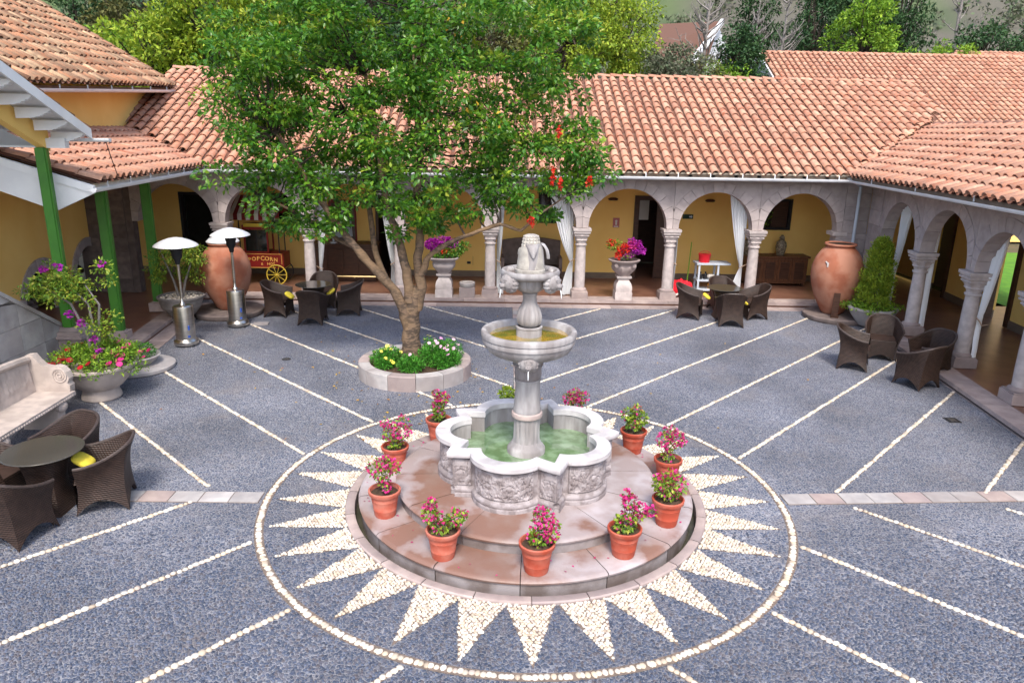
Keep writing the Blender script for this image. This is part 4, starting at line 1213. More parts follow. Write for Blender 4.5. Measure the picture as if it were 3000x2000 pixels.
b = MB().extr([nrp(NXW, NY - .08, -.33), nrp(NXW, -1, -.33), nrp(NXW, -1, -.015), nrp(NXW, NY - .08, -.015)], (-.14, 0, 0)); part('rake_beam', b, 'yellow', NR)
b = MB().box((-8.75, NY - .12, NZ - .17), (2.9, .12, .15)); part('eave_beam', b, 'white_paint', NR)
b = MB().add([(-7.75, 4.0, 3.95), (-10.5, 4.0, 3.95), (-10.5, -1, 5.6), (-7.75, -1, 5.6)], [(0, 1, 2, 3)])
part('ceiling_panel', b, 'greyplastic', NR)
gutter(NR, (-6.72, NY + .10, NZ - .09), (-10.5, NY + .10, NZ - .09), r=.05)
p = post((-7.68, 3.98), .98, NZ - .24, NR, w=.10, base=False)
me = bulk('roof_tile', TV.copy(), TF, 'oldtile', True)
up = Vector((0, -1, NS)).normalized(); nn_ = Vector((0, NS, 1)).normalized(); al = Vector((-1, 0, 0))
for i in range(3):
    for j in range(13):
        o = link('roof_tile', me, NR)
        B = Matrix(((al.x, up.x, nn_.x), (al.y, up.y, nn_.y), (al.z, up.z, nn_.z))).to_4x4()
        B.translation = Vector(nrp(NXV - .10 - i * .26, NY + .05 - j * .36, .06)); o.matrix_local = B
b = MB().tube([(-6.80, NY + .12, NZ - .14), (-6.80, NY + .2, 3.8), (-6.95, NY + .6, 3.55), (-7.15, 5.2, 3.42)], .008, 5)
o = part('hanging_wire', b, 'black', NR)

# ---------------------------------------------------------------- far block on the right, behind the back roof
RB = thing('far_right_block', 'farther tiled block with white gable rising behind the back roof', 'building', (0, 0, 0))
bs_ = .535; BSL = math.atan(bs_)
s5 = (0, math.cos(BSL), math.sin(BSL)); n5 = (0, -math.sin(BSL), math.cos(BSL))
WB = 6.2 / math.cos(BSL)
roof(RB, (12.3, 24.0, 4.85), (1, 0, 0), s5, n5, 21, WB, .285, .42, lambda u, v: v < WB - .1, limit=300, order=lambda c: -c[:, 1] * 0 + np.hypot(c[:, 0], c[:, 1]))
b = MB().add([(12.3, 24, 4.84), (34, 24, 4.84), (34, 30.2, 4.84 + 6.2 * bs_), (12.3, 30.2, 4.84 + 6.2 * bs_), (12.3, 36, 4.84), (34, 36, 4.84)], [(0, 1, 2, 3), (3, 2, 5, 4)]); part('roof_deck', b, 'roofedge', RB)
ridge_row(RB, (12.3, 30.2, 8.18), (34, 30.2, 8.18), 50, r=.12)
b = MB().extr([(12.5, 24.3, 4.8), (12.5, 30.2, 7.95), (12.5, 35.9, 4.8), (12.5, 35.9, 0), (12.5, 24.3, 0)], (.2, 0, 0)); part('gable_wall', b, 'white_paint', RB)
b = MB().extr([(12.25, 24.0, 4.62), (12.25, 30.2, 7.95), (12.25, 36.0, 4.75), (12.25, 36, 4.95), (12.25, 30.2, 8.16), (12.25, 24, 4.84)], (.06, 0, 0)); part('barge_board', b, 'white_paint', RB)
b = MB().box((23, 24.4, 2.3), (21, .2, 4.9)); part('front_wall', b, 'yellow', RB)
gutter(RB, (12.3, 23.92, 4.74), (34, 23.92, 4.74), r=.08)
HB = thing('far_hipped_roof', 'small darker hipped tiled roof at the far right behind the long ridge', 'building', (0, 0, 0))
b = MB().add([(23.6, 33.5, 7.7), (34, 33.5, 7.7), (34, 41, 7.7), (23.6, 41, 7.7), (26.0, 37, 9.1), (34, 37, 9.1)], [(0, 1, 5, 4), (3, 0, 4), (2, 3, 4, 5)]); part('roof', b, 'roofedge', HB)
hs = math.atan(1.4 / 3.5)
roof(HB, (23.6, 33.5, 7.7), (1, 0, 0), (0, math.cos(hs), math.sin(hs)), (0, -math.sin(hs), math.cos(hs)), 10.4, 3.77, .285, .42, lambda u, v: u > v * .63 and v < 3.7, limit=120)
b = MB().box((29, 37, 4), (9.5, 6.5, 7.2)); part('wall', b, 'yellow', HB)

# ---------------------------------------------------------------- far white-gabled house among the trees
FH = thing('far_house', 'distant house with orange roof and white gable half hidden by trees', 'house', (0, 0, 0))
# ridge along x at y=57; visible slope faces camera, gable on the right
b = MB().add([(11.2, 52, 10.2), (15.2, 52, 8.6), (17.6, 57, 13.2), (12.6, 57, 12.9)], [(0, 1, 2, 3)]); part('roof', b, 'channel', FH)
b = MB().extr([(14.4, 53, 3), (14.4, 53, 9.5), (17.5, 57.0, 12.8), (20.3, 60, 9.6), (20.3, 60, 3)], (-.3, .3, 0)); part('gable_wall', b, 'white_paint', FH)
b = MB().extr([(14.2, 51.6, 9.35), (17.6, 56.8, 13.0), (17.6, 56.8, 13.35), (14.0, 51.6, 9.7)], (.25, -.1, 0)); part('barge_board', b, 'white_paint', FH)
for (zx, zz) in ((15.9, 7.4), (17.3, 7.2)):
    b = MB().box((zx, 53.6 + (zx - 14.4) * 1.2, zz), (.9, .2, 1.4), .8); part('window', b, 'pane', FH)
# ================================================================== fountain
FT = thing('fountain', 'tall tiered stone fountain topped by a carved corn cob in the middle of the courtyard', 'fountain', (0, 0, 0))
b = MB().lathe([(2.06, -.2), (2.06, .022), (2.075, .03), (2.155, .03), (2.17, .02), (2.17, -.02)], 96)
cur = None
for i in range(24):
    a0, a1 = 2 * PI * i / 24 + .002, 2 * PI * (i + 1) / 24 - .002
    b = MB().lathe([(2.06, -.12), (2.06, .022), (2.075, .032), (2.155, .032), (2.17, .02), (2.17, -.02)], 5, a0=a0, a1=a1)
    part('channel_kerb', b, 'pink', FT, True)
b = MB().lathe([(1.9, -.10), (2.12, -.10)], 64); part('channel_floor', b, 'moat', FT)
def ring_slabs(r0, r1, z0, z1, n, off, nose=.025, name='step_slab'):
    for i in range(n):
        a0, a1 = off + 2 * PI * i / n + .0022, off + 2 * PI * (i + 1) / n - .0022
        dz = rng.uniform(-.0015, .0015)
        prof = [(r0, z1 - .06), (r0, z1 + dz), (r1 - .02, z1 + dz), (r1 + nose - .018, z1 - .008 + dz), (r1 + nose, z1 - .025), (r1 + nose - .006, z1 - .045), (r1, z1 - .055)]
        b = MB().lathe(prof, 8, a0=a0, a1=a1)
        m0 = len(prof)
        part(name, b, 'step', FT, True)
        part('riser', MB().lathe([(r1 - .004, z1 - .05), (r1 - .004, z0)], 6, a0=a0, a1=a1), 'stepside', FT, True)
ring_slabs(1.45, 1.985, -.10, .15, 14, .17)
ring_slabs(0.9, 1.545, .15, .31, 12, .05)
b = MB().lathe([(0.001, .30), (1.0, .30)], 32); part('step_core', b, 'step', FT)
# basin outline
PH = [R(215 + 72 * k) for k in range(5)]
def seg_outline(off=0.0, npl=26):
    """list of (x, y, tag) going round; off = outward offset"""
    pts = []
    for k in range(5):
        a, a2 = PH[k], PH[k] + R(72)
        rT, rP, dP = 1.085, .895, R(10.5)
        T = (rT * math.cos(a), rT * math.sin(a))
        P1 = (rP * math.cos(a + dP), rP * math.sin(a + dP)); P0 = (rP * math.cos(a - dP), rP * math.sin(a - dP))
        P2 = (rP * math.cos(a2 - dP), rP * math.sin(a2 - dP))
        for i in range(5): t = i / 5; pts.append((P0[0] + (T[0] - P0[0]) * t, P0[1] + (T[1] - P0[1]) * t, 'c', k, t * .5))
        for i in range(5): t = i / 5; pts.append((T[0] + (P1[0] - T[0]) * t, T[1] + (P1[1] - T[1]) * t, 'c', k, .5 + t * .5))
        mx, my = (P1[0] + P2[0]) / 2, (P1[1] + P2[1]) / 2; ch = math.hypot(P2[0] - P1[0], P2[1] - P1[1])
        sg = .255; Rc = (ch * ch / 4 + sg * sg) / (2 * sg)
        dm = math.atan2(my, mx); cx, cy = mx + (sg - Rc) * math.cos(dm), my + (sg - Rc) * math.sin(dm)
        b0 = math.atan2(P1[1] - cy, P1[0] - cx); b1 = math.atan2(P2[1] - cy, P2[0] - cx)
        while b1 < b0: b1 += 2 * PI
        for i in range(npl):
            t = i / npl; q = b0 + (b1 - b0) * t
            pts.append((cx + Rc * math.cos(q), cy + Rc * math.sin(q), 'l', k, t))
    return pts
OUT = seg_outline()
NO = len(OUT)
OP = np.array([(p[0], p[1]) for p in OUT])
def offset_poly(P, d):
    t = np.roll(P, -1, 0) - np.roll(P, 1, 0); t /= np.linalg.norm(t, axis=1)[:, None]
    return P + np.stack([t[:, 1], -t[:, 0]], -1) * d
CU = OP.mean(0)
# smooth inner outline without the sharp corners folding over
_ro = random.Random(5)
SCR = [(_ro.uniform(.06, .92), _ro.uniform(.34, .84), _ro.uniform(.035, .10), _ro.uniform(.018, .03)) for _ in range(26)]
SCR += [(.30, .58, .20, .035), (.30, .58, .09, .04), (.02, .60, .12, .03)]
LOB = [(_ro.uniform(0, .95), _ro.uniform(.32, .86), _ro.uniform(.02, .05)) for _ in range(40)]
def ornament(u, v, kind):
    """carved scrolls inside a raised frame, above a plain moulded foot: u across the panel 0..1, v up 0..1"""
    x = abs(u - .5) * 2
    if v < .235: return 0
    if v > .93: return 0
    if v < .262: return .0
    fr = 0
    lim = .90 if kind == 'l' else .78
    if abs(x - lim) < .028 or ((abs(v - .29) < .016 or abs(v - .905) < .014) and x < lim): fr = .75
    if x > lim: return fr
    e = 0.0
    sx = 1.0 if kind == 'l' else .55
    for cx, cy, r, w in SCR:
        dx = (x - cx) * sx * (.75 if kind == 'l' else 1); dy = (v - cy) * .62
        if abs(dx) > .26 or abs(dy) > .26: continue
        e = max(e, 1 - abs(math.hypot(dx, dy) - r) / w)
    for cx, cy, r in LOB:
        dx = (x - cx) * sx * .75; dy = (v - cy) * .62
        e = max(e, 1.1 * (1 - (dx * dx + dy * dy) / (r * r)))
    if kind == 'c' and .74 < v < .88 and x < .6: e = 1.1
    return max(fr, min(1.1, max(0, e)))
NVV = 46
Wz0, Wz1 = .31, .80
for k in range(5):
    for kind, nm, sub in (('l', 'carved_panel', 6), ('c', 'pilaster', 6)):
        idx = [i for i in range(NO) if OUT[i][2] == kind and OUT[i][3] == k]
        idx.append((idx[-1] + 1) % NO)
        base = offset_poly(OP, -.045)
        # resample finely along the piece
        P = []; U = []
        for a, c in zip(idx[:-1], idx[1:]):
            ta = OUT[a][4]; tb = 1.0 if c == idx[-1] else OUT[c][4]
            for q in range(sub):
                s = q / sub; P.append(base[a] * (1 - s) + base[c] * s); U.append(ta * (1 - s) + tb * s)
        P.append(base[idx[-1]]); U.append(1.0)
        P = np.array(P)
        t = np.gradient(P, axis=0); t /= np.linalg.norm(t, axis=1)[:, None]; nr = np.stack([t[:, 1], -t[:, 0]], -1)
        V = []
        for j in range(NVV + 1):
            v = j / NVV; z = Wz0 + (Wz1 - Wz0) * v
            for i in range(len(P)):
                uu = U[i]
                if kind == 'c': uu = (U[i] * 2) % 1.0 if U[i] < 1 else 1
                flare = (.030 if v < .24 else 0) + .022 * max(0, 1 - ((v - .17) / .07) ** 2) ** .5 * (.10 < v < .24) + (.018 if v < .09 else 0) + .025 * max(0, (v - .93) / .07)
                d = flare + .024 * ornament(uu, v, kind)
                V.append((P[i][0] + nr[i][0] * d, P[i][1] + nr[i][1] * d, z))
        m_ = len(P)
        F = [(j * m_ + i, j * m_ + i + 1, (j + 1) * m_ + i + 1, (j + 1) * m_ + i) for j in range(NVV) for i in range(m_ - 1)]
        part(nm, MB().add(V, F), 'carved', FT, True)
# coping: outer offset .035, inner offset .13
oo = offset_poly(OP, .03); 
def radial_in(P, d):
    r = np.linalg.norm(P, axis=1)[:, None]; return P * (r - d) / r
ii = radial_in(OP, .145)
for k in range(5):
    for kind in ('l', 'c'):
        idx = [i for i in range(NO) if OUT[i][2] == kind and OUT[i][3] == k]; idx.append((idx[-1] + 1) % NO)
        spans = [idx] if kind == 'c' else [idx[:len(idx) // 2 + 1], idx[len(idx) // 2:]]
        for sp_ in spans:
            V = []
            z0, z1 = .80, .875
            dz = rng.uniform(-.001, .001)
            rows = [(ii, z0, 0), (ii, z1 - .006 + dz, 0), (ii, z1 + dz, -.008), (oo, z1 + dz, -.012), (oo, z1 - .012, 0), (oo, z0 + .012, 0), (oo, z0, -.012)]
            for P_, z, ex in rows:
                for i in sp_:
                    q = P_[i]; r = math.hypot(*q)
                    e = ex if P_ is oo else -ex
                    V.append((q[0] * (1 + e / r), q[1] * (1 + e / r), z))
            m_ = len(sp_)
            # tiny joint gaps
            F = [(j * m_ + i, j * m_ + i + 1, (j + 1) * m_ + i + 1, (j + 1) * m_ + i)[::-1] for j in range(len(rows) - 1) for i in range(m_ - 1)]
            part('coping_stone', MB().add(V, F), 'marblew', FT, 'auto')
# inner wall and water
V = [(p[0], p[1], z) for z in (.45, .80) for p in radial_in(OP, .13)]
F = [(i, (i + 1) % NO, NO + (i + 1) % NO, NO + i) for i in range(NO)]
part('inner_basin', MB().add(V, F), 'marble', FT, True)
V = [(p[0], p[1], .60) for p in radial_in(OP, .12)] + [(0, 0, .60)]
part('pool_water', MB().add(V, [(i, (i + 1) % NO, NO) for i in range(NO)]), 'poolw', FT)
# central shaft
def flute(nf, amp, za, zb):
    def fn(r, z, a):
        if za < z < zb: return r * (1 - amp * (0.5 + 0.5 * math.cos(nf * a)) ** 3), z
        return r, z
    return fn
b = MB().lathe([(.23, .50), (.23, .65), (.21, .68), (.185, .70), (.175, .73), (.165, .74), (.16, .80), (.158, .9), (.157, 1.0), (.157, 1.045), (.165, 1.05)], 64, fn=flute(14, .09, .76, 1.03))
part('fluted_drum', b, 'marble', FT, 'auto')
b = MB().lathe([(.165, 1.05), (.182, 1.06), (.187, 1.085), (.182, 1.11), (.165, 1.12)], 40); part('shaft_ring', b, 'pink', FT, 'auto')
b = MB().lathe([(.165, 1.12), (.168, 1.15), (.160, 1.17), (.152, 1.3), (.147, 1.45), (.150, 1.505), (.158, 1.51), (.158, 1.525), (.145, 1.53)], 40, fn=flute(10, .03, 1.17, 1.46)); part('plain_drum', b, 'marble', FT, 'auto')
b = MB().lathe([(.145, 1.53), (.155, 1.55), (.165, 1.60), (.158, 1.63), (.168, 1.68), (.18, 1.71), (.15, 1.73)], 40, fn=flute(10, .08, 1.54, 1.7)); part('shaft_capital', b, 'stepside', FT, 'auto')
b = MB().lathe([(.15, 1.70), (.165, 1.735), (.20, 1.765), (.27, 1.795), (.38, 1.835), (.47, 1.885), (.515, 1.945), (.52, 1.985), (.54, 1.99), (.546, 2.03), (.538, 2.045), (.552, 2.055), (.557, 2.10), (.545, 2.12), (.50, 2.12), (.475, 2.10), (.455, 2.04), (.35, 1.97), (.001, 1.95)], 72,
              fn=lambda r, z, a: (r * (1 + (.022 * math.sin(24 * a) * math.sin((z - 1.80) * 26) if 1.82 < z < 1.95 else 0)), z))
mbowl = part('middle_bowl', b, 'marble', FT, 'auto')
b = MB().lathe([(.001, 2.055), (.452, 2.055)], 48); part('bowl_water', b, 'bowlw', mbowl)
b = MB().lathe([(.16, 1.99), (.16, 2.03), (.148, 2.04), (.148, 2.145), (.155, 2.15), (.155, 2.165), (.13, 2.17)], 40); part('pedestal_drum', b, 'marble', FT, 'auto')
b = MB().lathe([(.10, 2.17), (.135, 2.20), (.15, 2.25), (.148, 2.30), (.125, 2.37), (.095, 2.42), (.08, 2.46), (.078, 2.52), (.09, 2.55), (.07, 2.57)], 56, fn=flute(12, .10, 2.18, 2.45)); part('baluster', b, 'marble', FT, 'auto')
b = MB().lathe([(.07, 2.565), (.11, 2.575), (.165, 2.61), (.20, 2.66), (.21, 2.715), (.25, 2.735), (.31, 2.75), (.33, 2.77), (.336, 2.80), (.325, 2.825), (.30, 2.825), (.285, 2.80), (.27, 2.775), (.001, 2.765)], 64,
              fn=lambda r, z, a: (r * (1 - (.12 * (0.5 + 0.5 * math.cos(10 * a)) ** 4 if 2.58 < z < 2.72 else 0)), z)); tb = part('upper_bowl', b, 'marble', FT, 'auto')
b = MB().lathe([(.001, 2.785), (.275, 2.785)], 32); part('bowl_water', b, 'stepside', tb)
def lion(parent, x, y, z, rz, s, jet=True):
    b = MB()
    b.sphere((.0, 0, 0), (.75 * s, .9 * s, .85 * s), 18, 12)
    for k in range(14):
        a = 2 * PI * k / 14
        b.sphere((-.15 * s, .78 * s * math.cos(a), .74 * s * math.sin(a)), (.42 * s, .30 * s, .30 * s), 8, 6)
    for k in range(9):
        a = 2 * PI * k / 9 + .2
        b.sphere((.25 * s, .62 * s * math.cos(a), .60 * s * math.sin(a)), (.28 * s, .2 * s, .2 * s), 8, 5)
    b.sphere((.75 * s, 0, -.20 * s), (.34 * s, .36 * s, .25 * s), 12, 8)
    b.sphere((.95 * s, 0, -.06 * s), (.13 * s, .17 * s, .10 * s), 8, 6)
    b.sphere((.72 * s, 0, -.48 * s), (.24 * s, .25 * s, .12 * s), 8, 6)
    for q in (-1, 1):
        b.sphere((.60 * s, q * .30 * s, .22 * s), (.16 * s, .15 * s, .10 * s), 8, 6)
        b.sphere((.05 * s, q * .62 * s, .68 * s), (.18 * s, .18 * s, .20 * s), 8, 6)
        b.box((.58 * s, q * .28 * s, .36 * s), (.25 * s, .32 * s, .07 * s))
    h = part('lion_head', b, 'marble', parent, True, loc=(x, y, z), rz=rz)
    if jet:
        P = [(.85 * s + .02 * t, 0, -.42 * s - .07 * t * t - .02 * t) for t in np.linspace(0, 1.1, 6)]
        part('water_jet', MB().tube(P, [.006, .006, .006, .007, .006, .003], 6), 'jet', h, True)
for a in (-36, -144, 36, 144):
    lion(tb, .30 * math.cos(R(a)), .30 * math.sin(R(a)), 2.705, R(a), .118)
for a in (-92, 88):
    lion(mbowl, .43 * math.cos(R(a)), .43 * math.sin(R(a)), 1.845, R(a), .115, jet=(a == -92))
# corn cob
b = MB()
NR_, NC_ = 60, 84
def corn(u, v):
    a = 2 * PI * u; z = 2.83 + .395 * v
    r = .130 * (1 - .40 * v ** 1.6)
    if v > .93: r *= math.sqrt(max(0, 1 - ((v - .93) / .07) ** 2)) * .97 + .03
    k = .013 * (abs(math.sin(7 * a)) ** .5) * (.25 + .75 * abs(math.sin(v * PI * 11)) ** .5) - .004
    if v > .95: k *= .3
    r += k
    return (r * math.cos(a), r * math.sin(a), z)
b.grid(corn, 112, 96)
cc = part('corn_cob', b, 'cornst', FT, True)
b = MB().lathe([(.17, 2.79), (.17, 2.83), (.15, 2.845), (.12, 2.85)], 32); part('cob_foot', b, 'cornst', cc, 'auto')
def husk(a, flare, wid, m='marble', hgt=.27, drop=.13):
    b = MB(); nu, nv = 12, 20
    def f(off):
        def g(u, v):
            w = wid if v < .5 else wid * max(.04, math.cos((v - .5) * PI * .97)) ** .6
            if flare == 0:
                w = wid * (1 if v < .45 else math.cos((v - .45) / .55 * PI / 2) ** .7 + .02)
                r = .150 - .036 * v + off; z = 2.84 + (hgt + .10) * v
            elif v < .55:
                k = v / .55; r = .150 - .026 * k + off; z = 2.84 + hgt * k
            else:
                t = (v - .55) / .45; th = t * PI
                r = .124 + off * math.cos(th) + flare * (1 - math.cos(th)) / 2; z = 2.84 + hgt + .035 * math.sin(th) - drop * t ** 1.8
            cup = -.018 * (abs(u - .5) * 2) ** 2 if flare else 0
            aa = a + (u - .5) * w / max(r, .12)
            return ((r + cup) * math.cos(aa), (r + cup) * math.sin(aa), z)
        return g
    b.grid(f(0.010), nu, nv); o = len(b.v); b.grid(f(-.006), nu, nv)
    n1 = (nu + 1)
    for j in range(nv):
        b.f.append((j * n1, o + j * n1, o + (j + 1) * n1, (j + 1) * n1)); b.f.append((j * n1 + nu, (j + 1) * n1 + nu, o + (j + 1) * n1 + nu, o + j * n1 + nu))
    for i in range(nu): b.f.append((nv * n1 + i, nv * n1 + i + 1, o + nv * n1 + i + 1, o + nv * n1 + i))
    part('husk_leaf', b, m, cc, True)
husk(R(-82), .05, .20); husk(R(-4), .085, .16, drop=.16); husk(R(170), .02, .2, 'cornst', .20, .05); husk(R(88), .08, .2)
husk(R(-135), .0, .19, 'cornst', .17, .0); husk(R(-40), .0, .19, 'cornst', .15, .0)
b = MB().lathe([(.001, .05), (.04, .05), (.04, .0), (.02, 0)], 16)

# ================================================================== terracotta pots
def pot_mesh(s=1.0):
    return MB().lathe([(.001, .0), (.105 * s, .0), (.112 * s, .02), (.120 * s, .085), (.122 * s, .09), (.120 * s, .095), (.136 * s, .2), (.138 * s, .205), (.136 * s, .21), (.147 * s, .262), (.160 * s, .266), (.166 * s, .275), (.168 * s, .31), (.160 * s, .318), (.150 * s, .315), (.142 * s, .27), (.001, .265)], 28)
POTM = pot_mesh().mesh('pot_body', 'terracotta', 'auto')
SOILM = MB().lathe([(.001, .285), (.08, .283), (.146, .272)], 20).mesh('soil', 'soil')
def stems(base, tips, r=.006, m='greybark'):
    b = MB()
    for t in tips:
        p0 = Vector(base); p2 = Vector(t); p1 = (p0 + p2) / 2 + Vector(rng.uniform(-.03, .03, 3))
        b.tube([p0, p1, p2], [r, r * .8, r * .5], 5)
    return b
def pot(x, y, z, label, blobs, nl=430, nf=250, fl='magenta', lf='potleaf', s=1.0, rz=0, fs=.033, ls=.048, pm=None):
    blobs = [(q[0], q[1], q[2], q[3] * .88, q[4] * .85) for q in blobs]
    rz = rng.uniform(0, 6) * 0; s = s * rng.uniform(.97, 1.03)
    """blobs: list of (dx, dy, dz, r, flowery)"""
    t = thing('flower_pot', label, 'flower pot', (x, y, z), rz, 'terracotta pots of bougainvillea round the fountain')
    p = part('pot', POTM if pm is None else pot_mesh().mesh('pot_body', pm, 'auto'), None, t); p.scale = (1.07, 1.07, 1); part('soil', SOILM, None, p)
    if s != 1: t.scale = (s, s, s)
    tot = sum(q[3] ** 2 for q in blobs)
    GL, GFl = [], []
    for dx, dy, dz, r, flo in blobs:
        n1 = int(nl * r * r / tot * (1.35 - flo)); n2 = int(nf * r * r / tot * (flo + .05) * 2)
        P, d = ball_pts(n1, (dx, dy, dz), (r, r, r * .9), .3); GL.append(leaves(P, ls, d))
        if n2: P, d = ball_pts(n2, (dx, dy, dz + r * .12), (r * 1.05, r * 1.05, r), .65); GFl.append(leaves(P, fs, d, width=1.9))
    v, f = cat_geo(GL); part('foliage', bulk('foliage', v, f, lf), None, t)['kind'] = 'stuff'
    if GFl: v, f = cat_geo(GFl); part('blossom', bulk('blossom', v, f, fl), None, t)['kind'] = 'stuff'
    part('stems', stems((0, 0, .27), [(q[0], q[1], q[2]) for q in blobs]), 'greybark', t)
    return t
pot(.055, -1.815, .15, 'terracotta pot at the front centre with a tall leaning magenta plant', [(.0, .0, .36, .10, .1), (.07, -.02, .46, .09, .9), (.06, 0, .56, .10, 1), (.13, -.02, .40, .08, .9), (.15, 0, .49, .07, 1), (.02, 0, .64, .06, 1)])
pot(-.885, -1.58, .15, 'terracotta pot front left with a forked yellow green and pink plant', [(-.02, 0, .37, .11, .4), (-.13, 0, .48, .09, .8), (-.12, 0, .57, .07, .9), (.13, 0, .44, .09, .35), (.19, 0, .48, .06, .4)], pm='dustypot')
pot(.965, -1.52, .15, 'terracotta pot front right with a tall magenta plant leaning right', [(0, 0, .36, .12, .15), (.05, 0, .45, .09, .9), (.04, 0, .60, .08, 1), (.15, 0, .50, .08, 1), (.25, -.03, .50, .06, 1), (.0, 0, .68, .05, 1)])
pot(1.545, -.90, .15, 'terracotta pot at the right with a bushy green and pink plant', [(0, 0, .42, .14, .3), (-.08, 0, .50, .11, .3), (.10, 0, .48, .11, .7), (.02, 0, .57, .09, .4), (-.14, -.02, .50, .07, .2)])
pot(1.77, .12, .15, 'terracotta pot behind the bushy one with an open pink plant', [(0, 0, .36, .09, .15), (-.07, 0, .56, .10, .85), (.08, 0, .58, .10, .85), (.0, 0, .67, .09, .85), (.15, 0, .53, .06, 1), (0, 0, .47, .07, .5)], ls=.04)
pot(1.49, .98, .15, 'terracotta pot at the right rear with a mostly green plant', [(0, 0, .42, .12, .03), (-.08, 0, .53, .10, .03), (.07, 0, .48, .11, .05), (.03, 0, .60, .07, .5)])
pot(-1.60, -.76, .15, 'weathered terracotta pot at the left with an open topped pink plant', [(0, 0, .40, .07, .05), (-.03, 0, .50, .11, .35), (-.11, 0, .57, .08, .6), (.10, 0, .58, .09, .7), (.03, -.06, .36, .05, .95), (0, 0, .62, .09, .6)], ls=.04, pm='dustypot')
pot(-1.65, .42, .15, 'terracotta pot at the left rear with a dense crimson plant', [(0, 0, .36, .11, .1), (-.05, 0, .50, .13, .65), (.09, 0, .50, .12, .85), (-.10, 0, .62, .07, 1), (.10, 0, .66, .08, .8), (.19, 0, .55, .06, 1)])
pot(-1.17, 1.30, .15, 'terracotta pot half hidden behind the basin at rear left with crimson flowers', [(0, 0, .38, .09, .2), (.0, 0, .50, .09, .5), (.06, 0, .60, .09, 1), (-.03, 0, .68, .05, 1)])
pot(.75, 1.60, .15, 'terracotta pot hidden behind the basin at rear right with pink flowers above the rim', [(0, 0, .42, .12, .5), (-.08, 0, .52, .11, .85), (.10, 0, .55, .10, .9), (.0, 0, .60, .10, .7)])
pot(-.22, 1.72, .15, 'terracotta pot hidden behind the basin with only yellow green leaves', [(0, 0, .42, .12, 0), (0, 0, .55, .12, 0)], nf=0, lf='lime')

# ================================================================== tree planter and tree
TPX, TPY = -1.88, 4.62
PL = thing('tree_planter', 'low round stone kerb filled with soil round the tree', 'planter', (TPX, TPY, 0))
for i in range(13):
    a0, a1 = 2 * PI * i / 13 + .004, 2 * PI * (i + 1) / 13 - .004
    b = MB().lathe([(.82, 0), (.82, .262), (.83, .27), (1.01, .27), (1.025, .258), (1.025, 0)], 6, a0=a0, a1=a1)
    for a, flip in ((a0, 0), (a1, 1)):
        pts = [(r * math.cos(a), r * math.sin(a), z) for r, z in ((.82, 0), (1.025, 0), (1.025, .258), (.82, .262))]
        b.add(pts, [(0, 1, 2, 3)])
    part('kerb_stone', b, 'slab' if i % 3 else 'pink', PL, 'auto')
b = MB().grid(lambda u, v: (.83 * v * math.cos(2 * PI * u), .83 * v * math.sin(2 * PI * u), .20 + .03 * math.sin(7 * u * 6.28) * v * (1 - v)), 24, 4); part('soil', b, 'soil', PL)
def flower_clump(x, y, label, blobs, flm, nf, fsz=.035, zbase=.2, nl=3600, name='flower_clump', cat='flowers'):
    t = thing(name, label, cat, (x, y, zbase))
    G = []
    for dx, dy, r, h in blobs:
        P, d = ball_pts(int(nl * r), (dx, dy, h * .45), (r, r, h * .6), .4); P[:, 2] = np.abs(P[:, 2])
        G.append(leaves(P, .06, d + np.array([0, 0, .5]), droop=0, width=.5))
    v, f = cat_geo(G); part('foliage', bulk('foliage', v, f, 'daisyleaf'), None, t)['kind'] = 'stuff'
    # daisies: small discs on stalks
    n = 8
    T = [(0, 0, .0)] + [(math.cos(2 * PI * k / n), math.sin(2 * PI * k / n), -.12) for k in range(n)]
    FF = np.array([(0, 1 + k, 1 + (k + 1) % n) for k in range(n)])
    pos = []
    for i in range(nf):
        dx, dy, r, h = blobs[i % len(blobs)]
        a = rng.uniform(0, 2 * PI); q = r * rng.uniform(.1, 1)
        pos.append((dx + q * math.cos(a), dy + q * math.sin(a), h * rng.uniform(.95, 1.3) * (1 - .3 * (q / r) ** 2)))
    me = bulk('daisy', np.array(T) * fsz, FF, flm)
    for p in pos:
        o = link('daisy', me, t, p); o.rotation_euler = (rng.uniform(-.2, .8), rng.uniform(-.5, .5), 0)
    b = MB()
    for p in pos: b.tube([(p[0] * .9, p[1] * .9, .05), p], .004, 4)
    part('stalks', b, 'daisyleaf', t)['kind'] = 'stuff'
    return t
flower_clump(TPX - .52, TPY - .10, 'loose clump of yellow daisies in the left of the round planter', [(-.05, 0, .22, .26), (.06, .15, .2, .25), (.02, -.22, .18, .15)], 'yellfl', 15)
flower_clump(TPX + .38, TPY - .05, 'dense green clump with pink daisies in the right of the round planter', [(.02, -.02, .36, .36), (.22, .18, .27, .38), (-.02, .28, .24, .34), (.22, -.20, .26, .28)], 'pinkfl', 15)
flower_clump(TPX - .02, TPY - .48, 'small green clump with one pink daisy at the front of the planter', [(0, 0, .23, .24), (-.05, .1, .15, .26)], 'pinkfl', 2)
flower_clump(TPX + .10, TPY + .35, 'thin yellow daisies behind the trunk in the planter', [(.1, .1, .12, .36)], 'yellfl', 3, nl=900)

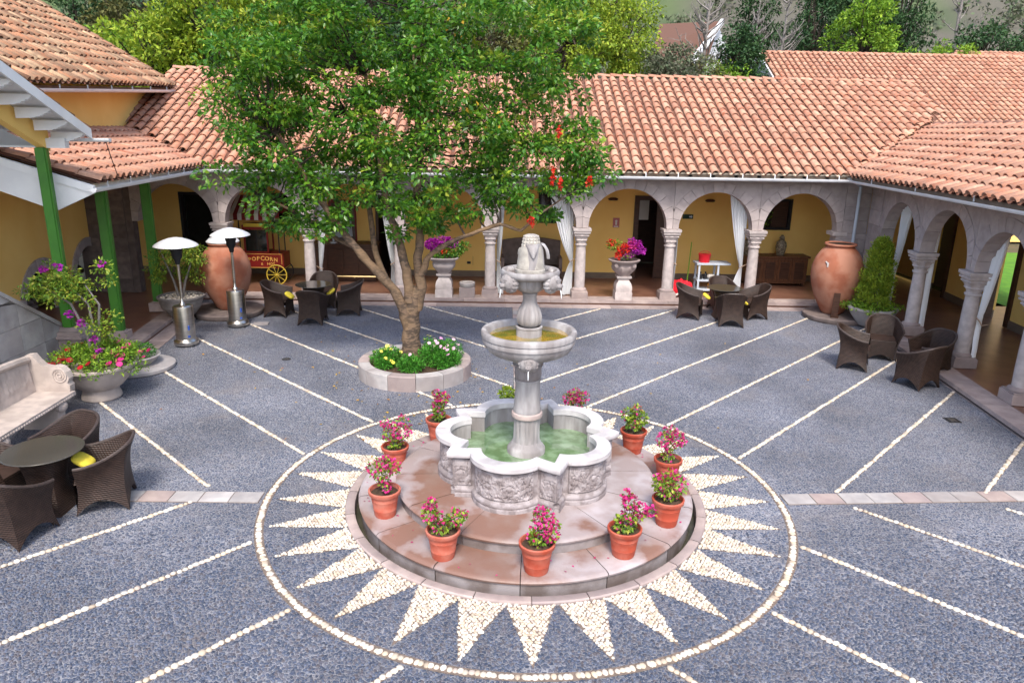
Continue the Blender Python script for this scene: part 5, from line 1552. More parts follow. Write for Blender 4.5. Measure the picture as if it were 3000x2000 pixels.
TX, TY = -1.99, 5.05
TREE = thing('courtyard_tree', 'broad leafy tree with forked trunk rising from the round planter', 'tree', (TX, TY, 0))
def T0(x, y, z): return Vector((x - TX, y - TY, z))
def limb(name, pts, rad, parent=TREE, n=10):
    # smooth the polyline
    P = [Vector(p) for p in pts]; Q, Rr_ = [], []
    for i in range(len(P) - 1):
        p0, p1, p2, p3 = P[max(i - 1, 0)], P[i], P[i + 1], P[min(i + 2, len(P) - 1)]
        for k in range(4):
            t = k / 4
            q = .5 * ((2 * p1) + (-p0 + p2) * t + (2 * p0 - 5 * p1 + 4 * p2 - p3) * t * t + (-p0 + 3 * p1 - 3 * p2 + p3) * t ** 3)
            Q.append(q); Rr_.append(rad[i] + (rad[i + 1] - rad[i]) * t)
    Q.append(P[-1]); Rr_.append(rad[-1])
    m_ = MB().tube(Q, Rr_, n)
    return part(name, m_, 'bark', parent, True), Q
def gnarl(o):
    me = o.data
    co = np.empty(len(me.vertices) * 3); me.vertices.foreach_get('co', co); co = co.reshape(-1, 3)
    co += .012 * np.sin(co[:, [2, 0, 1]] * 17 + 1.3) + .008 * np.sin(co[:, [1, 2, 0]] * 31)
    me.vertices.foreach_set('co', co.ravel())
tr, _ = limb('trunk', [T0(-2.0, 5.05, .15), T0(-2.0, 5.05, .45), T0(-1.99, 5.06, .8), T0(-1.97, 5.05, 1.15), T0(-1.88, 5.05, 1.5)], [.215, .168, .155, .148, .10], n=16); gnarl(tr)
bL, QL = limb('limb', [T0(-2.04, 5.02, .75), T0(-2.15, 5.0, 1.2), T0(-2.32, 4.98, 1.52), T0(-2.72, 4.9, 2.0), T0(-3.12, 4.8, 2.55), T0(-3.42, 4.7, 3.0), T0(-3.7, 4.65, 3.5), T0(-4.1, 4.6, 4.2)], [.105, .098, .086, .074, .062, .053, .043, .026]); gnarl(bL)
bR, QR = limb('limb', [T0(-1.90, 5.06, 1.1), T0(-1.80, 5.08, 1.5), T0(-1.86, 5.1, 1.95), T0(-1.80, 5.1, 2.5), T0(-1.85, 5.15, 3.2), T0(-1.78, 5.15, 4.0), T0(-1.85, 5.2, 5.2), T0(-1.8, 5.2, 6.2)], [.11, .095, .085, .076, .07, .06, .045, .026]); gnarl(bR)
bM, QM = limb('limb', [T0(-2.0, 5.0, 1.25), T0(-2.03, 5.0, 1.7), T0(-2.15, 5.0, 2.3), T0(-2.35, 5.0, 3.0), T0(-2.5, 5.05, 4.0), T0(-2.7, 5.1, 5.2)], [.10, .085, .075, .06, .05, .03]); gnarl(bM)
bX, QX = limb('thin_limb', [T0(-1.78, 5.06, 1.75), T0(-1.62, 5.0, 2.1), T0(-1.30, 4.9, 2.36), T0(-.85, 4.8, 2.55), T0(-.35, 4.7, 2.72), T0(0, 4.65, 2.64), T0(.35, 4.6, 2.95), T0(.8, 4.6, 3.25)], [.07, .05, .042, .036, .032, .026, .018, .010]); gnarl(bX)
bY, QY = limb('limb', [T0(-2.6, 4.92, 1.85), T0(-2.95, 5.1, 2.2), T0(-3.3, 5.2, 2.35), T0(-3.9, 5.2, 2.75), T0(-4.6, 5.2, 3.1)], [.05, .045, .038, .03, .015])
bZ, QZ = limb('limb', [T0(-2.4, 5.0, 1.6), T0(-2.65, 5.3, 2.1), T0(-2.75, 5.5, 2.7), T0(-2.9, 5.7, 3.6), T0(-3.2, 5.9, 4.6)], [.06, .055, .05, .04, .02])
LIMBS = [QL, QR, QM, QX, QY, QZ]
twig = MB()
# crown: envelope in x-z (seen from the front) with depth, clumps of leaves joined to the limbs by twigs
env = [(-4.2, 3.3, .6), (-4.75, 4.3, .6), (-4.75, 5.4, .7), (-4.3, 4.9, 1.1), (-4.3, 3.9, 1.1), (-4.5, 6.5, 1.1), (-3.9, 5.8, 1.4), (-3.3, 4.5, 1.2), (-3.7, 3.1, .7), (-3.0, 3.3, .8), (-2.6, 3.9, 1.1), (-2.3, 5.3, 1.5), (-3.0, 7.0, 1.6), (-1.7, 3.3, .9), (-1.2, 2.95, .55), (-1.9, 2.75, .5), (-1.0, 4.0, 1.2), (-1.1, 5.5, 1.5), (-.3, 3.5, .7), (-.1, 4.6, 1.0), (.35, 5.2, .8), (.8, 4.75, .45), (0.0, 6.3, 1.2), (.7, 6.1, .7), (-1, 7.2, 1.6), (.15, 3.05, .45), (.65, 3.4, .5), (1.15, 3.62, .42), (1.0, 3.35, .3), (1.25, 3.85, .3), (.55, 2.95, .35), (-.6, 3.0, .4), (-3.6, 2.75, .45), (-4.45, 2.55, .38), (-4.05, 2.6, .35), (-2.3, 2.9, .4), (-.15, 3.9, .8), (1.0, 4.1, .5), (-4.5, 3.75, .4), (-1.55, 2.6, .35)]
cl = []
for x, z, r in env:
    n = max(2, int(12.8 * r ** 2))
    P, d = ball_pts(n, (x, 5.0, z), (r, min(r * 1.25, 1.6), r), .1)
    for p in P:
        if p[2] < 6.9 and p[2] > 2.45: cl.append(p)
cl = np.array(cl)
GL, GN, GA = [], [], []
LIMBS = [QL, QR, QM, QY, QZ, QX]
nbig = sum(len(Q) - 3 for Q in LIMBS[:-1])
limbpts = np.array([tuple(q) for Q in LIMBS for q in Q[3:]]) + np.array([TX, TY, 0])
for p in cl:
    low = p[2] < 3.3
    rc = rng.uniform(.20, .36) * (.72 if low else 1)
    nl = int(rng.uniform(110, 185) * (.8 if low else 1.12))
    P, d = ball_pts(nl, p, (rc * 1.15, rc * 1.15, rc * .72), .25)
    d = d * np.array([1, 1, .5]) + np.array([0, 0, .15])
    young = rng.random() < (.34 if p[2] > 3.3 else .15)
    up = P[:, 2] > p[2] + rc * .2
    a = leaves(P[~up], .103, d[~up], .35, .92); GL.append(a)
    q = leaves(P[up], .103, d[up], .05, .92); (GN if young else GL).append(q)
    if rng.random() < .10: GA.append(leaves(P[:9], .09, d[:9], .5))
    k = np.argmin(np.linalg.norm(limbpts - p, axis=1)); L0 = limbpts[k]
    if np.linalg.norm(L0 - p) < (1.7 if k < nbig else .75):
        mid = (L0 + p) / 2 + rng.uniform(-.1, .1, 3) + np.array([0, 0, -.06])
        twig.tube([Vector(L0 - [TX, TY, 0]), Vector(mid - [TX, TY, 0]), Vector(p - [TX, TY, 0])], [.02, .014, .006], 5)
def local(v): return v - np.array([TX, TY, 0])
v, f = cat_geo(GL); part('crown', bulk('crown', local(v), f, 'leaf'), None, TREE)['kind'] = 'stuff'
v, f = cat_geo(GN); part('young_leaves', bulk('young_leaves', local(v), f, 'newleaf'), None, TREE)['kind'] = 'stuff'
v, f = cat_geo(GA); part('amber_leaves', bulk('amber_leaves', local(v), f, 'amberleaf'), None, TREE)['kind'] = 'stuff'
part('twigs', twig, 'darkbark', TREE)['kind'] = 'stuff'
for (x, z, h) in ((.60, 4.30, .22), (.52, 3.60, .32), (.64, 3.48, .22), (.18, 2.84, .22), (1.14, 3.50, .20)):
    P, d = ball_pts(int(220 * h), (x, 4.35, z), (.045, .045, h / 2), .1)
    v, f = leaves(P, .042, None, width=1.8)
    part('flower_cluster', bulk('flower_cluster', local(v), f, 'redfl'), None, TREE)

# fallen leaves and petals lying on the paving and steps
n = 150
a = rng.uniform(0, 2 * PI, n); q = 1.1 + rng.exponential(1.3, n)
P = np.stack([TX + q * np.cos(a), TY - .3 + q * np.sin(a), np.full(n, .012)], -1); P = P[(P[:, 1] < 9.6) & (np.hypot(P[:, 0], P[:, 1]) > 2.3)]
v, f = leaves(P, .06, np.stack([np.cos(a), np.sin(a), 0 * a], -1)[:len(P)], droop=0); v[:, 2] = np.clip(v[:, 2], .012, .03)
struct('fallen_leaves', bulk('fallen_leaves', v, f, 'amberleaf'), None, label='a few fallen leaves scattered on the paving round the tree', kind='stuff')
n = 90
a = rng.uniform(0, 2 * PI, n); q = rng.uniform(1.6, 1.95, n)
P = np.stack([q * np.cos(a), q * np.sin(a), np.full(n, .156)], -1)
v, f = leaves(P, .028, np.stack([np.cos(a * 3), np.sin(a * 5), 0 * a], -1), droop=0, width=1.8); v[:, 2] = np.clip(v[:, 2], .154, .166)
struct('fallen_petals', bulk('fallen_petals', v, f, 'magenta'), None, label='fallen magenta petals on the lower fountain step', kind='stuff')
# ================================================================== wicker furniture
def chair_meshes():
    def side(s):  # s in 0..3
        k = min(int(s), 2); t = s - k
        return k, t
    def pos(s, v, off=0.0):
        k, t = side(s)
        hw, dF, dB = .285 - off, .27 - off * (k != 1) * 0, .28 - off
        if k == 0: q = (-hw, -dF + (dF + dB) * t)
        elif k == 1: q = (-hw + 2 * hw * t, dB)
        else: q = (hw, dB - (dF + dB) * t)
        th = PI + (-PI) * (s / 3)            # left -> back -> right
        a = PI - PI * (s / 3)
        ew, eb = .36 - off, .40 - off
        yy = math.sin(a); xx = math.cos(a)
        e = (ew * math.copysign(abs(xx) ** .62, xx), -.22 + (eb + .20) * abs(yy) ** .75)
        if s <= .35 or s >= 2.65:
            pass
        w = v ** 1.6
        x = q[0] * (1 - w) + e[0] * w; y = q[1] * (1 - w) + e[1] * w
        pin = 1 - .12 * math.sin(PI * min(1, v * 1.05)) ** 1.0
        x *= pin; y = y * pin
        top = .60 + .21 * math.sin(PI * s / 3) ** 1.3
        bot = .17 * math.sin(PI * t) ** .85 if 0 < t < 1 else 0
        z = bot + (top - bot) * v
        return (x, y, z)
    NU, NV = 60, 12
    b = MB(); b.grid(lambda u, v: pos(u * 3, v), NU, NV); o = len(b.v); b.grid(lambda u, v: pos(u * 3, v, .028), NU, NV)
    for i in range(o, len(b.v)): pass
    n1 = NU + 1
    inner_f = b.f[NU * NV:]; b.f = b.f[:NU * NV] + [f[::-1] for f in inner_f]
    for i in range(NU):
        b.f.append((i, o + i, o + i + 1, i + 1)); j = NV * n1
        b.f.append((j + i, j + i + 1, o + j + i + 1, o + j + i))
    for j in range(NV):
        b.f.append((j * n1, (j + 1) * n1, o + (j + 1) * n1, o + j * n1)); b.f.append((j * n1 + NU, o + j * n1 + NU, o + (j + 1) * n1 + NU, (j + 1) * n1 + NU))
    shell = b.mesh('shell', 'wicker', 'auto')
    rim = MB().tube([tuple(np.array(pos(3 * i / 50, 1.0, .014)) + (0, 0, .004)) for i in range(51)], .019, 7).mesh('rim', 'rim', True)
    b = MB()
    b.grid(lambda u, v: (-.235 + .47 * u, -.265 + .0 * v, (.12 * math.sin(PI * u) ** .7) * (1 - v) + .40 * v), 14, 4)
    b.grid(lambda u, v: (-.235 + .47 * u, -.240 + .0 * v, (.12 * math.sin(PI * u) ** .7) * (1 - v) + .40 * v), 14, 4)
    front = b.mesh('front_panel', 'wicker')
    b = MB().box((0, .0, .395), (.47, .52, .05), 0, .97)
    seat = b.mesh('seat', 'wicker')
    return shell, rim, front, seat
CH = chair_meshes()
def new_chair():
    t = thing('wicker_chair', '', 'chair', (0, 0, 0))
    part('shell', CH[0], None, t); part('rim', CH[1], None, t); part('front_panel', CH[2], None, t); part('seat', CH[3], None, t)
    return t
chair0 = new_chair(); used = [False]
def place_chair(x, y, rz_deg, label, group, z=0.0):
    """rz: direction the sitter faces, degrees counterclockwise from -y"""
    c = chair0 if not used[0] else copy_tree(chair0)
    used[0] = True
    c.location = (x, y, z); c.rotation_euler = (0, 0, R(rz_deg)); c['label'] = label; c['group'] = group
    return c
GA_ = 'wicker chairs round the near left table'
place_chair(-4.98, -.26, -72, 'wicker tub chair on the right of the near left glass table, whole in view', GA_)
place_chair(-5.55, -1.02, 168, 'wicker tub chair with its back to us at the bottom left edge', GA_)
place_chair(-5.68, .25, -22, 'wicker tub chair behind the near left glass table by the stone bench', GA_)
place_chair(-6.20, -.42, 82, 'wicker tub chair cut by the left edge of the photo', GA_)
GB_ = 'wicker chairs round the table by the clay jar'
place_chair(-5.58, 8.78, 85, 'wicker chair on the left of the table in front of the popcorn cart', GB_)
place_chair(-4.62, 8.12, 178, 'wicker chair with its back to us at the table left of the tree', GB_)
place_chair(-3.98, 9.02, -85, 'wicker chair on the right of the table next to the tree trunk', GB_)
place_chair(-4.72, 9.72, 10, 'wicker chair on the far side of the table left of the tree', GB_)
GC_ = 'wicker chairs round the table by the trolley'
place_chair(4.30, 9.10, 68, 'wicker chair on the left of the right table, in front of the red bag', GC_)
place_chair(5.07, 8.42, 172, 'wicker chair with its back to us at the table below the trolley', GC_)
place_chair(5.83, 9.14, -78, 'wicker chair on the right of the table, nearest the right clay jar', GC_)
place_chair(5.28, 9.85, 5, 'wicker chair on the far side of the table below the trolley', GC_)
GD_ = 'wicker chairs without a table at the right'
place_chair(6.55, 5.30, 62, 'leftmost of the four wicker chairs in front of the right arcade', GD_)
place_chair(7.42, 5.98, -22, 'wicker chair at the rear of the right hand group, facing us', GD_)
place_chair(7.22, 4.28, 205, 'nearest of the four wicker chairs at the right, with its back to us', GD_)
place_chair(7.85, 4.98, -65, 'wicker chair beside the foot of the right arcade column', GD_)

def table(x, y, label, r=.42, refl='glass'):
    t = thing('glass_table', label, 'table', (x, y, 0), 0, 'round glass topped wicker tables')
    b = MB().lathe([(.001, .728), (r - .004, .728), (r, .732), (r, .738), (r - .004, .742), (.001, .742)], 48); part('glass_top', b, refl, t, 'auto')
    b = MB().lathe([(.18, .70), (.33, .70), (.345, .712), (.33, .727), (.18, .727)], 32); part('top_ring', b, 'wicker', t, 'auto')
    b = MB().grid(lambda u, v: (lambda a, q: (q * math.cos(a) / max(abs(math.cos(a)), abs(math.sin(a))) ** (.9 * (1 - v)), q * math.sin(a) / max(abs(math.cos(a)), abs(math.sin(a))) ** (.9 * (1 - v)), v * .71))(2 * PI * u, .22 - .07 * math.sin(PI * v) + .06 * v), 40, 10)
    part('pedestal', b, 'wicker', t, 'auto')
    return t
table(-5.53, -.42, 'round glass topped wicker table at the near left')
table(-4.76, 8.86, 'round glass topped wicker table left of the tree')
table(5.10, 9.12, 'round glass topped wicker table below the trolley')
def cushion(x, y, z, rz, label, s=.2):
    b = MB().sphere((0, 0, 0), (1, 1, 1), 16, 10)
    for i, (px, py, pz) in enumerate(b.v):
        b.v[i] = (math.copysign(abs(px) ** .65 * s, px), math.copysign(abs(py) ** .65 * s, py), pz * s * .36)
    o = part('cushion', b, 'cushion', None, True, loc=(x, y, z))
    o.rotation_euler = (R(35), 0, R(rz))
    o['label'] = label; o['category'] = 'cushion'; o['group'] = 'yellow cushions on the wicker chairs'
    return o
cushion(-5.16, -.30, .56, 100, 'yellow cushion beside the near left glass table', .13)
cushion(-5.27, 8.62, .52, 85, 'yellow cushion in the left chair before the popcorn cart', .12)
cushion(-4.36, 8.86, .56, -80, 'pale yellow cushion in the right chair by the tree', .12)
cushion(4.66, 9.05, .54, 70, 'yellow cushion in the left chair of the right table', .11)
cushion(5.50, 8.80, .46, 100, 'yellow cushion in the right chair next to the clay jar', .10)

# ================================================================== patio heaters
def heater(x, y, label):
    t = thing('patio_heater', label, 'patio heater', (x, y, 0), 0, 'patio heaters with white caps')
    b = MB().lathe([(.001, .03), (.225, .03), (.235, .05), (.235, .10), (.225, .12), (.195, .14), (.19, .15)], 32); part('base_ring', b, 'steel', t, 'auto')
    b = MB().lathe([(.19, .13), (.19, .80), (.185, .82), (.16, .835), (.06, .84), (.05, .85)], 32); hs_ = part('gas_housing', b, 'steel', t, 'auto')
    b = MB().box((.13, -.145, .22), (.05, .02, .04)); b.box((.14, -.14, .40), (.03, .03, .09)); part('valve_panel', b, 'blue', hs_, loc=(0, 0, 0))
    b = MB().lathe([(.055, .84), (.06, .86), (.03, .90), (.028, 1.0), (.028, 1.72)], 20); part('pole', b, 'steel', t, 'auto')
    b = MB().lathe([(.04, 1.66), (.05, 1.70), (.055, 1.74), (.085, 1.80), (.10, 1.82), (.10, 1.90), (.11, 1.92), (.12, 2.0), (.11, 2.02)], 24); part('burner', b, 'black', t, 'auto')
    b = MB().lathe([(.41, 2.035), (.415, 2.03), (.41, 2.045), (.38, 2.07), (.28, 2.125), (.15, 2.175), (.05, 2.195), (.001, 2.20)], 40); b.lathe([(.41, 2.035), (.28, 2.11), (.001, 2.17)], 40); part('cap', b, 'alu', t, True)
    b = MB().lathe([(.03, .0), (.04, .02), (.03, .04)], 10, c=(.17, -.12, 0)); part('wheel', b, 'black', t)
    return t
heater(-6.72, 6.22, 'nearer patio heater left of the bare paving, by the striped planter')
heater(-6.20, 7.74, 'patio heater right in front of the left clay jar')

# ================================================================== clay jars on stone discs
def jar(x, y, z, s, label):
    b = MB().lathe([(.001, 0), (.22, 0), (.27, .05), (.36, .22), (.49, .48), (.57, .75), (.60, .95), (.585, 1.15), (.52, 1.36), (.42, 1.52), (.34, 1.60), (.315, 1.63), (.34, 1.65), (.365, 1.68), (.355, 1.71), (.325, 1.715), (.30, 1.70), (.295, 1.62), (.35, 1.5), (.001, 1.2)], 56,
                   fn=lambda r, z_, a: (r * (1 + .006 * math.sin(3 * a + z_ * 4)), z_))
    o = part('clay_jar', b, 'clay', None, True, loc=(x, y, z)); o.scale = (s, s, s * (.95 if x < 0 else 1))
    part('mouth_shade_disc', MB().lathe([(.001, 1.685), (.298, 1.690)], 32), 'inside', o)  # added disc across the mouth, shade painted as its dark colour
    o['label'] = label; o['category'] = 'jar'; o['group'] = 'giant clay jars'
    return o
def disc(x, y, r, label, h=.13):
    b = MB().lathe([(.001, h), (r - .02, h), (r, h - .02), (r, .04), (r - .03, .0)], 56)
    o = part('stone_disc', b, 'brownwall', None, 'auto', loc=(x, y, 0)); o['label'] = label; o['category'] = 'stone base'; o['group'] = 'round stone bases under the jars'
disc(7.95, 9.20, .78, 'round brown stone base under the right clay jar')
jr = jar(7.83, 9.22, .135, 1.0, 'giant cracked orange clay jar in the right corner')
# pale crack and repair marks as thin raised mortar
b = MB()
for pts in (((.50, -.30, 1.20), (.545, -.16, 1.13), (.57, -.03, 1.16), (.55, .1, 1.22)), ((.545, -.16, 1.13), (.56, -.20, 1.02), (.575, -.18, .95)), ((-.44, -.30, 1.30), (-.41, -.36, 1.26), (-.42, -.38, 1.18))):
    b.tube([Vector(p) * 1.01 for p in pts], [.018, .034, .02, .012][:len(pts)], 5)
part('crack_mortar', b, 'slab', jr, True)
for i, a in enumerate((-110, 62)):
    b = MB().box((0, 0, .30), (.14, .08, .60)); b.box((0, -.0, .03), (.18, .12, .06))
    o = part('prop_post', b, 'wood', None, loc=(7.86 + .52 * math.cos(R(a)), 9.22 + .52 * math.sin(R(a)), .13), rz=R(a + 90))
    o['label'] = ['upright dark wooden prop in front of the right clay jar', 'dark wooden prop behind the right clay jar on its right', 'dark wooden prop on the left side of the right clay jar'][i]; o['category'] = 'prop'; o['group'] = 'wooden props round the right jar'
disc(-6.80, 8.85, .80, 'round brown stone base under the left clay jar')
jar(-6.80, 8.86, .135, .97, 'giant smooth orange clay jar in the left corner')
b = MB().lathe([(.36, 0), (.37, .02), (.30, .09), (.15, .13), (.001, .14)], 28)
o = part('jar_lid', b, 'alu', None, True, loc=(-6.80, 8.86, 1.71)); o['label'] = 'pale rounded lid covering the mouth of the left clay jar'; o['category'] = 'lid'

# conifer planter at right
t = thing('conifer_planter', 'cone shaped bright green conifer in a squat stone pot by the right jar', 'potted conifer', (8.42, 8.42, 0))
b = MB().lathe([(.001, .05), (.28, .05), (.34, .12), (.46, .28), (.52, .40), (.55, .44), (.54, .48), (.50, .49), (.46, .44), (.001, .43)], 32); p = part('pot', b, 'slab', t, 'auto'); p.scale = (1, 1, 1)
b = MB().lathe([(.001, .45), (.46, .45)], 16); part('soil', b, 'soil', p)
G = []
for i in range(230):
    z = rng.uniform(.60, 2.0); rr = .39 * (1 - ((z - .55) / 1.62) ** 2.2) * rng.uniform(.8, 1.12); a = rng.uniform(0, 2 * PI); q = rr * rng.uniform(.5, 1)
    P, d = ball_pts(46, (q * math.cos(a), q * math.sin(a), z), (.10, .10, .13), .2); d[:, 2] += 1.0
    G.append(leaves(P, .075, d, 0, .5))
v, f = cat_geo(G); part('foliage', bulk('foliage', v, f, 'lime'), None, t)['kind'] = 'stuff'
b = MB().tube([(0, 0, .4), (0, 0, 1.6)], [.04, .015], 7); part('stem', b, 'darkbark', t)
G = []
for i in range(40):
    a = rng.uniform(0, 2 * PI); q = rng.uniform(.3, .62); P, d = ball_pts(26, (q * math.cos(a), q * math.sin(a), .53 - (q - .4) * .25), (.10, .10, .06), .2); G.append(leaves(P, .07, d, 0, .8))
v, f = cat_geo(G); part('ground_creeper', bulk('ground_creeper', v, f, 'bright'), None, t)['kind'] = 'stuff'

# ================================================================== left group: bowl planter, bench, big pot, stair wall
t = thing('bowl_planter', 'wide grey ringed stone bowl holding a thin leafy shrub under the left posts', 'planter', (-7.55, 8.05, 0))
b = MB().lathe([(.001, 0), (.24, 0), (.26, .04), (.22, .10), (.24, .16), (.34, .26), (.40, .34), (.41, .37), (.43, .38), (.44, .46), (.46, .47), (.47, .55), (.50, .57), (.505, .61), (.47, .62), (.44, .58), (.001, .57)], 40); p = part('pot', b, 'greybark', t, 'auto')
b = MB()
for i in range(140):
    a = rng.uniform(0, 2 * PI); q = .42 * math.sqrt(rng.random()); b.sphere((q * math.cos(a), q * math.sin(a), .585), (.03, .025, .02), 6, 4)
part('gravel', b, 'white', p, True)['kind'] = 'stuff'
GLx = []
tips = []
for i in range(46):
    a = rng.uniform(0, 2 * PI); q = .60 * math.sqrt(rng.random()); z = rng.uniform(1.15, 1.85); c_ = (q * math.cos(a), q * math.sin(a) * .8, z - q * .35); tips.append(c_)
    P, d = ball_pts(48, c_, (.15, .15, .13), .2); GLx.append(leaves(P, .075, d, .4, .7))
v, f = cat_geo(GLx); part('foliage', bulk('foliage', v, f, 'olivef' if False else 'potleaf'), None, t)['kind'] = 'stuff'
b = MB()
for k, (x0, y0) in enumerate(((-.08, 0), (.0, .05), (.10, -.02))):
    b.tube([(x0 * .5, y0, .57), (x0 * 1.5, y0, .95), (x0 * 3.2, y0 * 2, 1.35), (x0 * 4.4, y0 * 2, 1.65)], [.03, .024, .018, .01], 7)
part('stems', b, 'greybark', t, True)
for c_ in tips[::2]: pass

# stair parapet wall
t = thing('stair_parapet', 'sloping stair side wall of pale blue grey slabs with a stone coping at left', 'wall', (0, 0, 0))
XW = -7.82
def zc(y): return .62 + (4.55 - y) * .62
ys = [4.55, 4.05, 3.5, 2.95, 2.4, 1.85, 1.3, .75]
for i in range(len(ys) - 1):
    y0, y1 = ys[i], ys[i + 1]
    z0, z1 = zc(y0), zc(y1)
    zm = min(z0, z1)
    rows_ = [0.0, .42, .84, 1.26, 1.68, 2.1, 2.5, 3.0]
    for j in range(len(rows_) - 1):
        a, b_ = rows_[j], rows_[j + 1]
        if a >= z1: break
        P = [(XW, y0 - .003, a + .003), (XW, y1 + .003, a + .003), (XW, y1 + .003, min(b_ - .003, z1)), (XW, y0 - .003, min(b_ - .003, z0) if z0 > a else a + .003)]
        if z0 <= a + .01: P = [(XW, y0 - .003 - (a - z0) / .62, a + .003), (XW, y1 + .003, a + .003), (XW, y1 + .003, min(b_ - .003, z1))]
        if (P[-1][2] - P[0][2] < .01) and len(P) == 4: P = P[:3]
        part('wall_slab', MB().extr(P, (-.18, 0, 0)), 'slab', t)
P = [(XW + .03, 4.6, zc(4.6)), (XW + .03, .7, zc(.7)), (XW + .03, .7, zc(.7) + .07), (XW + .03, 4.6, zc(4.6) + .07)]
part('coping', MB().extr(P, (-.26, 0, 0)), 'slab', t)
b = MB().tube([(XW - .5, 5.3, 1.0), (XW - .5, 2.5, 2.5)], .025, 6)
t = thing('newel_pier', 'squat pink stone pier carrying the leftmost green post', 'pier', (-7.70, 4.10, 0))
b = MB().box((0, 0, .40), (.52, .52, .80)); part('pier_block', b, 'pink', t)
b = MB().box((0, 0, .825), (.62, .62, .05)).box((0, 0, .88), (.54, .54, .06)).box((0, 0, .945), (.40, .40, .07), 0, .8); part('pier_cap', b, 'pink', t)

# stone bench
t = thing('stone_bench', 'long carved pale stone bench with scrolled arm at the left', 'bench', (-6.98, 1.4, 0))
b = MB().box((0, -.1, .435), (.58, 1.9, .06)); seat = part('seat', b, 'cream', t)
b = MB()
for i in range(34): b.sphere((.285, -1.03 + i * .0545, .42), (.018, .024, .022), 6, 5)
part('egg_moulding', b, 'cream', seat, True)
b = MB()
nb = 30
def back_top(y): # y from -1.05..0.80: curved crest
    q = (y + .1) / .95
    return .95 + .10 * (abs(q) > .0) * (1 - q * q) * .6
def bk(u, v):
    y = -1.05 + 1.85 * u; z = .46 + (back_top(y) - .46) * v
    e = ornament(u * 3 % 1, v, 'l') * .018
    return (-.26 + e + (-.06) * v, y, z)
b.grid(bk, 70, 16)
b.grid(lambda u, v: (-.36, -1.05 + 1.85 * u, .40 + (back_top(-1.05 + 1.85 * u) - .40) * v), 20, 2)
part('carved_back', b, 'cream', t, True)
b = MB().tube([(-.31, -1.05 + 1.85 * i / 20, back_top(-1.05 + 1.85 * i / 20) + .01) for i in range(21)], .055, 8); part('crest_rail', b, 'cream', t, True)
P = [(.24, .80, .46), (-.34, .80, .46), (-.34, .80, 1.02), (-.24, .80, 1.03), (-.17, .80, .93), (-.10, .80, .86), (.0, .80, .84), (.08, .80, .86), (.16, .80, .84), (.22, .80, .77), (.25, .80, .67), (.22, .80, .60), (.25, .80, .56)]
b = MB().extr(P, (0, .13, 0)); arm = part('arm', b, 'cream', t)
b = MB()
for r_, w_ in ((.10, .012), (.065, .010), (.03, .012)):
    b.tube([(.12 + r_ * math.cos(a), .795, .72 + r_ * math.sin(a)) for a in np.linspace(0, 2 * PI, 20)], w_, 5, cap=False)
part('scroll', b, 'cream', arm, True)
for yy in (-.75, .55):
    b = MB()
    b.hexa([(-.30, yy - .10, 0), (.20, yy - .10, 0), (.20, yy + .10, 0), (-.30, yy + .10, 0), (-.25, yy - .08, .40), (.24, yy - .08, .40), (.24, yy + .08, .40), (-.25, yy + .08, .40)])
    b.sphere((.20, yy, .09), (.10, .11, .09), 10, 7); b.sphere((.23, yy, .33), (.08, .11, .09), 10, 7)
    part('leg', b, 'cream', t, 'auto')

# big flower pot with bougainvillea standard
t = thing('big_flower_pot', 'large stone pot of red petunias and a tall bougainvillea shrub beside the bench', 'planter', (-6.86, 3.22, 0))
t.scale = (1.1, 1.1, 1.04)
b = MB().lathe([(.001, 0), (.26, 0), (.275, .02), (.27, .06), (.245, .12), (.25, .17), (.32, .22), (.40, .32), (.46, .44), (.50, .52), (.545, .54), (.55, .575), (.52, .585), (.49, .56), (.001, .53)], 40); p = part('pot', b, 'cream', t, 'auto')
b = MB().lathe([(.001, .545), (.49, .545)], 20); part('soil', b, 'soil', p)
G = []; RF = []; PK = []
for i in range(110):
    a = rng.uniform(0, 2 * PI); q = .56 * math.sqrt(rng.random()); z = .66 + .10 * (1 - q) + rng.uniform(-.06, .08)
    if q > .46: z -= rng.uniform(.02, .22)
    P, d = ball_pts(44, (q * math.cos(a) * 1.05, q * math.sin(a), z), (.11, .11, .09), .2); G.append(leaves(P, .055, d, 0, .7))
v, f = cat_geo(G); part('petunia_leaves', bulk('petunia_leaves', v, f, 'bright'), None, t)['kind'] = 'stuff'
n = 7
T = np.array([(0, 0, -.4)] + [(math.cos(2 * PI * k / n), math.sin(2 * PI * k / n), 0) for k in range(n)]) * .045
FF = np.array([(0, 1 + k, 1 + (k + 1) % n) for k in range(n)])
mr_ = bulk('petunia', T, FF, 'crimson'); mk_ = bulk('petunia', T, FF, 'magenta')
for i in range(48):
    a = rng.uniform(-PI, 0.3) if i < 26 else rng.uniform(0, PI); q = .58 * rng.uniform(.35, 1.1) ** .6
    z = .80 - max(0, q - .42) * .9 + rng.uniform(-.02, .04)
    o = link('petunia', mr_ if math.cos(a) < .45 else mk_, t, (q * math.cos(a), q * math.sin(a), z)); o.rotation_euler = (rng.uniform(-.1, .9), rng.uniform(-.5, .5), 0)
G, GB2 = [], []
stems_ = MB()
def bou(c_, r_, n_, fl):
    P, d = ball_pts(n_, c_, r_, .2); G.append(leaves(P, .062, d, .2, .8))
    for k in range(fl):
        q = ball_pts(1, c_, (r_[0] * 1.0, r_[1], r_[2]), .8)[0][0]; P, d = ball_pts(22, q, (.045, .045, .04), .1); GB2.append(leaves(P, .05, d, 0, 1.9))
for i in range(36):
    c_ = np.array([-.28 + rng.normal() * .27, -.02 + rng.normal() * .20, 1.80 + rng.normal() * .12]); bou(tuple(c_), (.12, .12, .10), 58, 0)
for i in range(10):
    c_ = (rng.normal() * .12 - .05 + .2, rng.normal() * .1, rng.uniform(1.0, 1.45)); bou(c_, (.12, .12, .12), 46, 0)
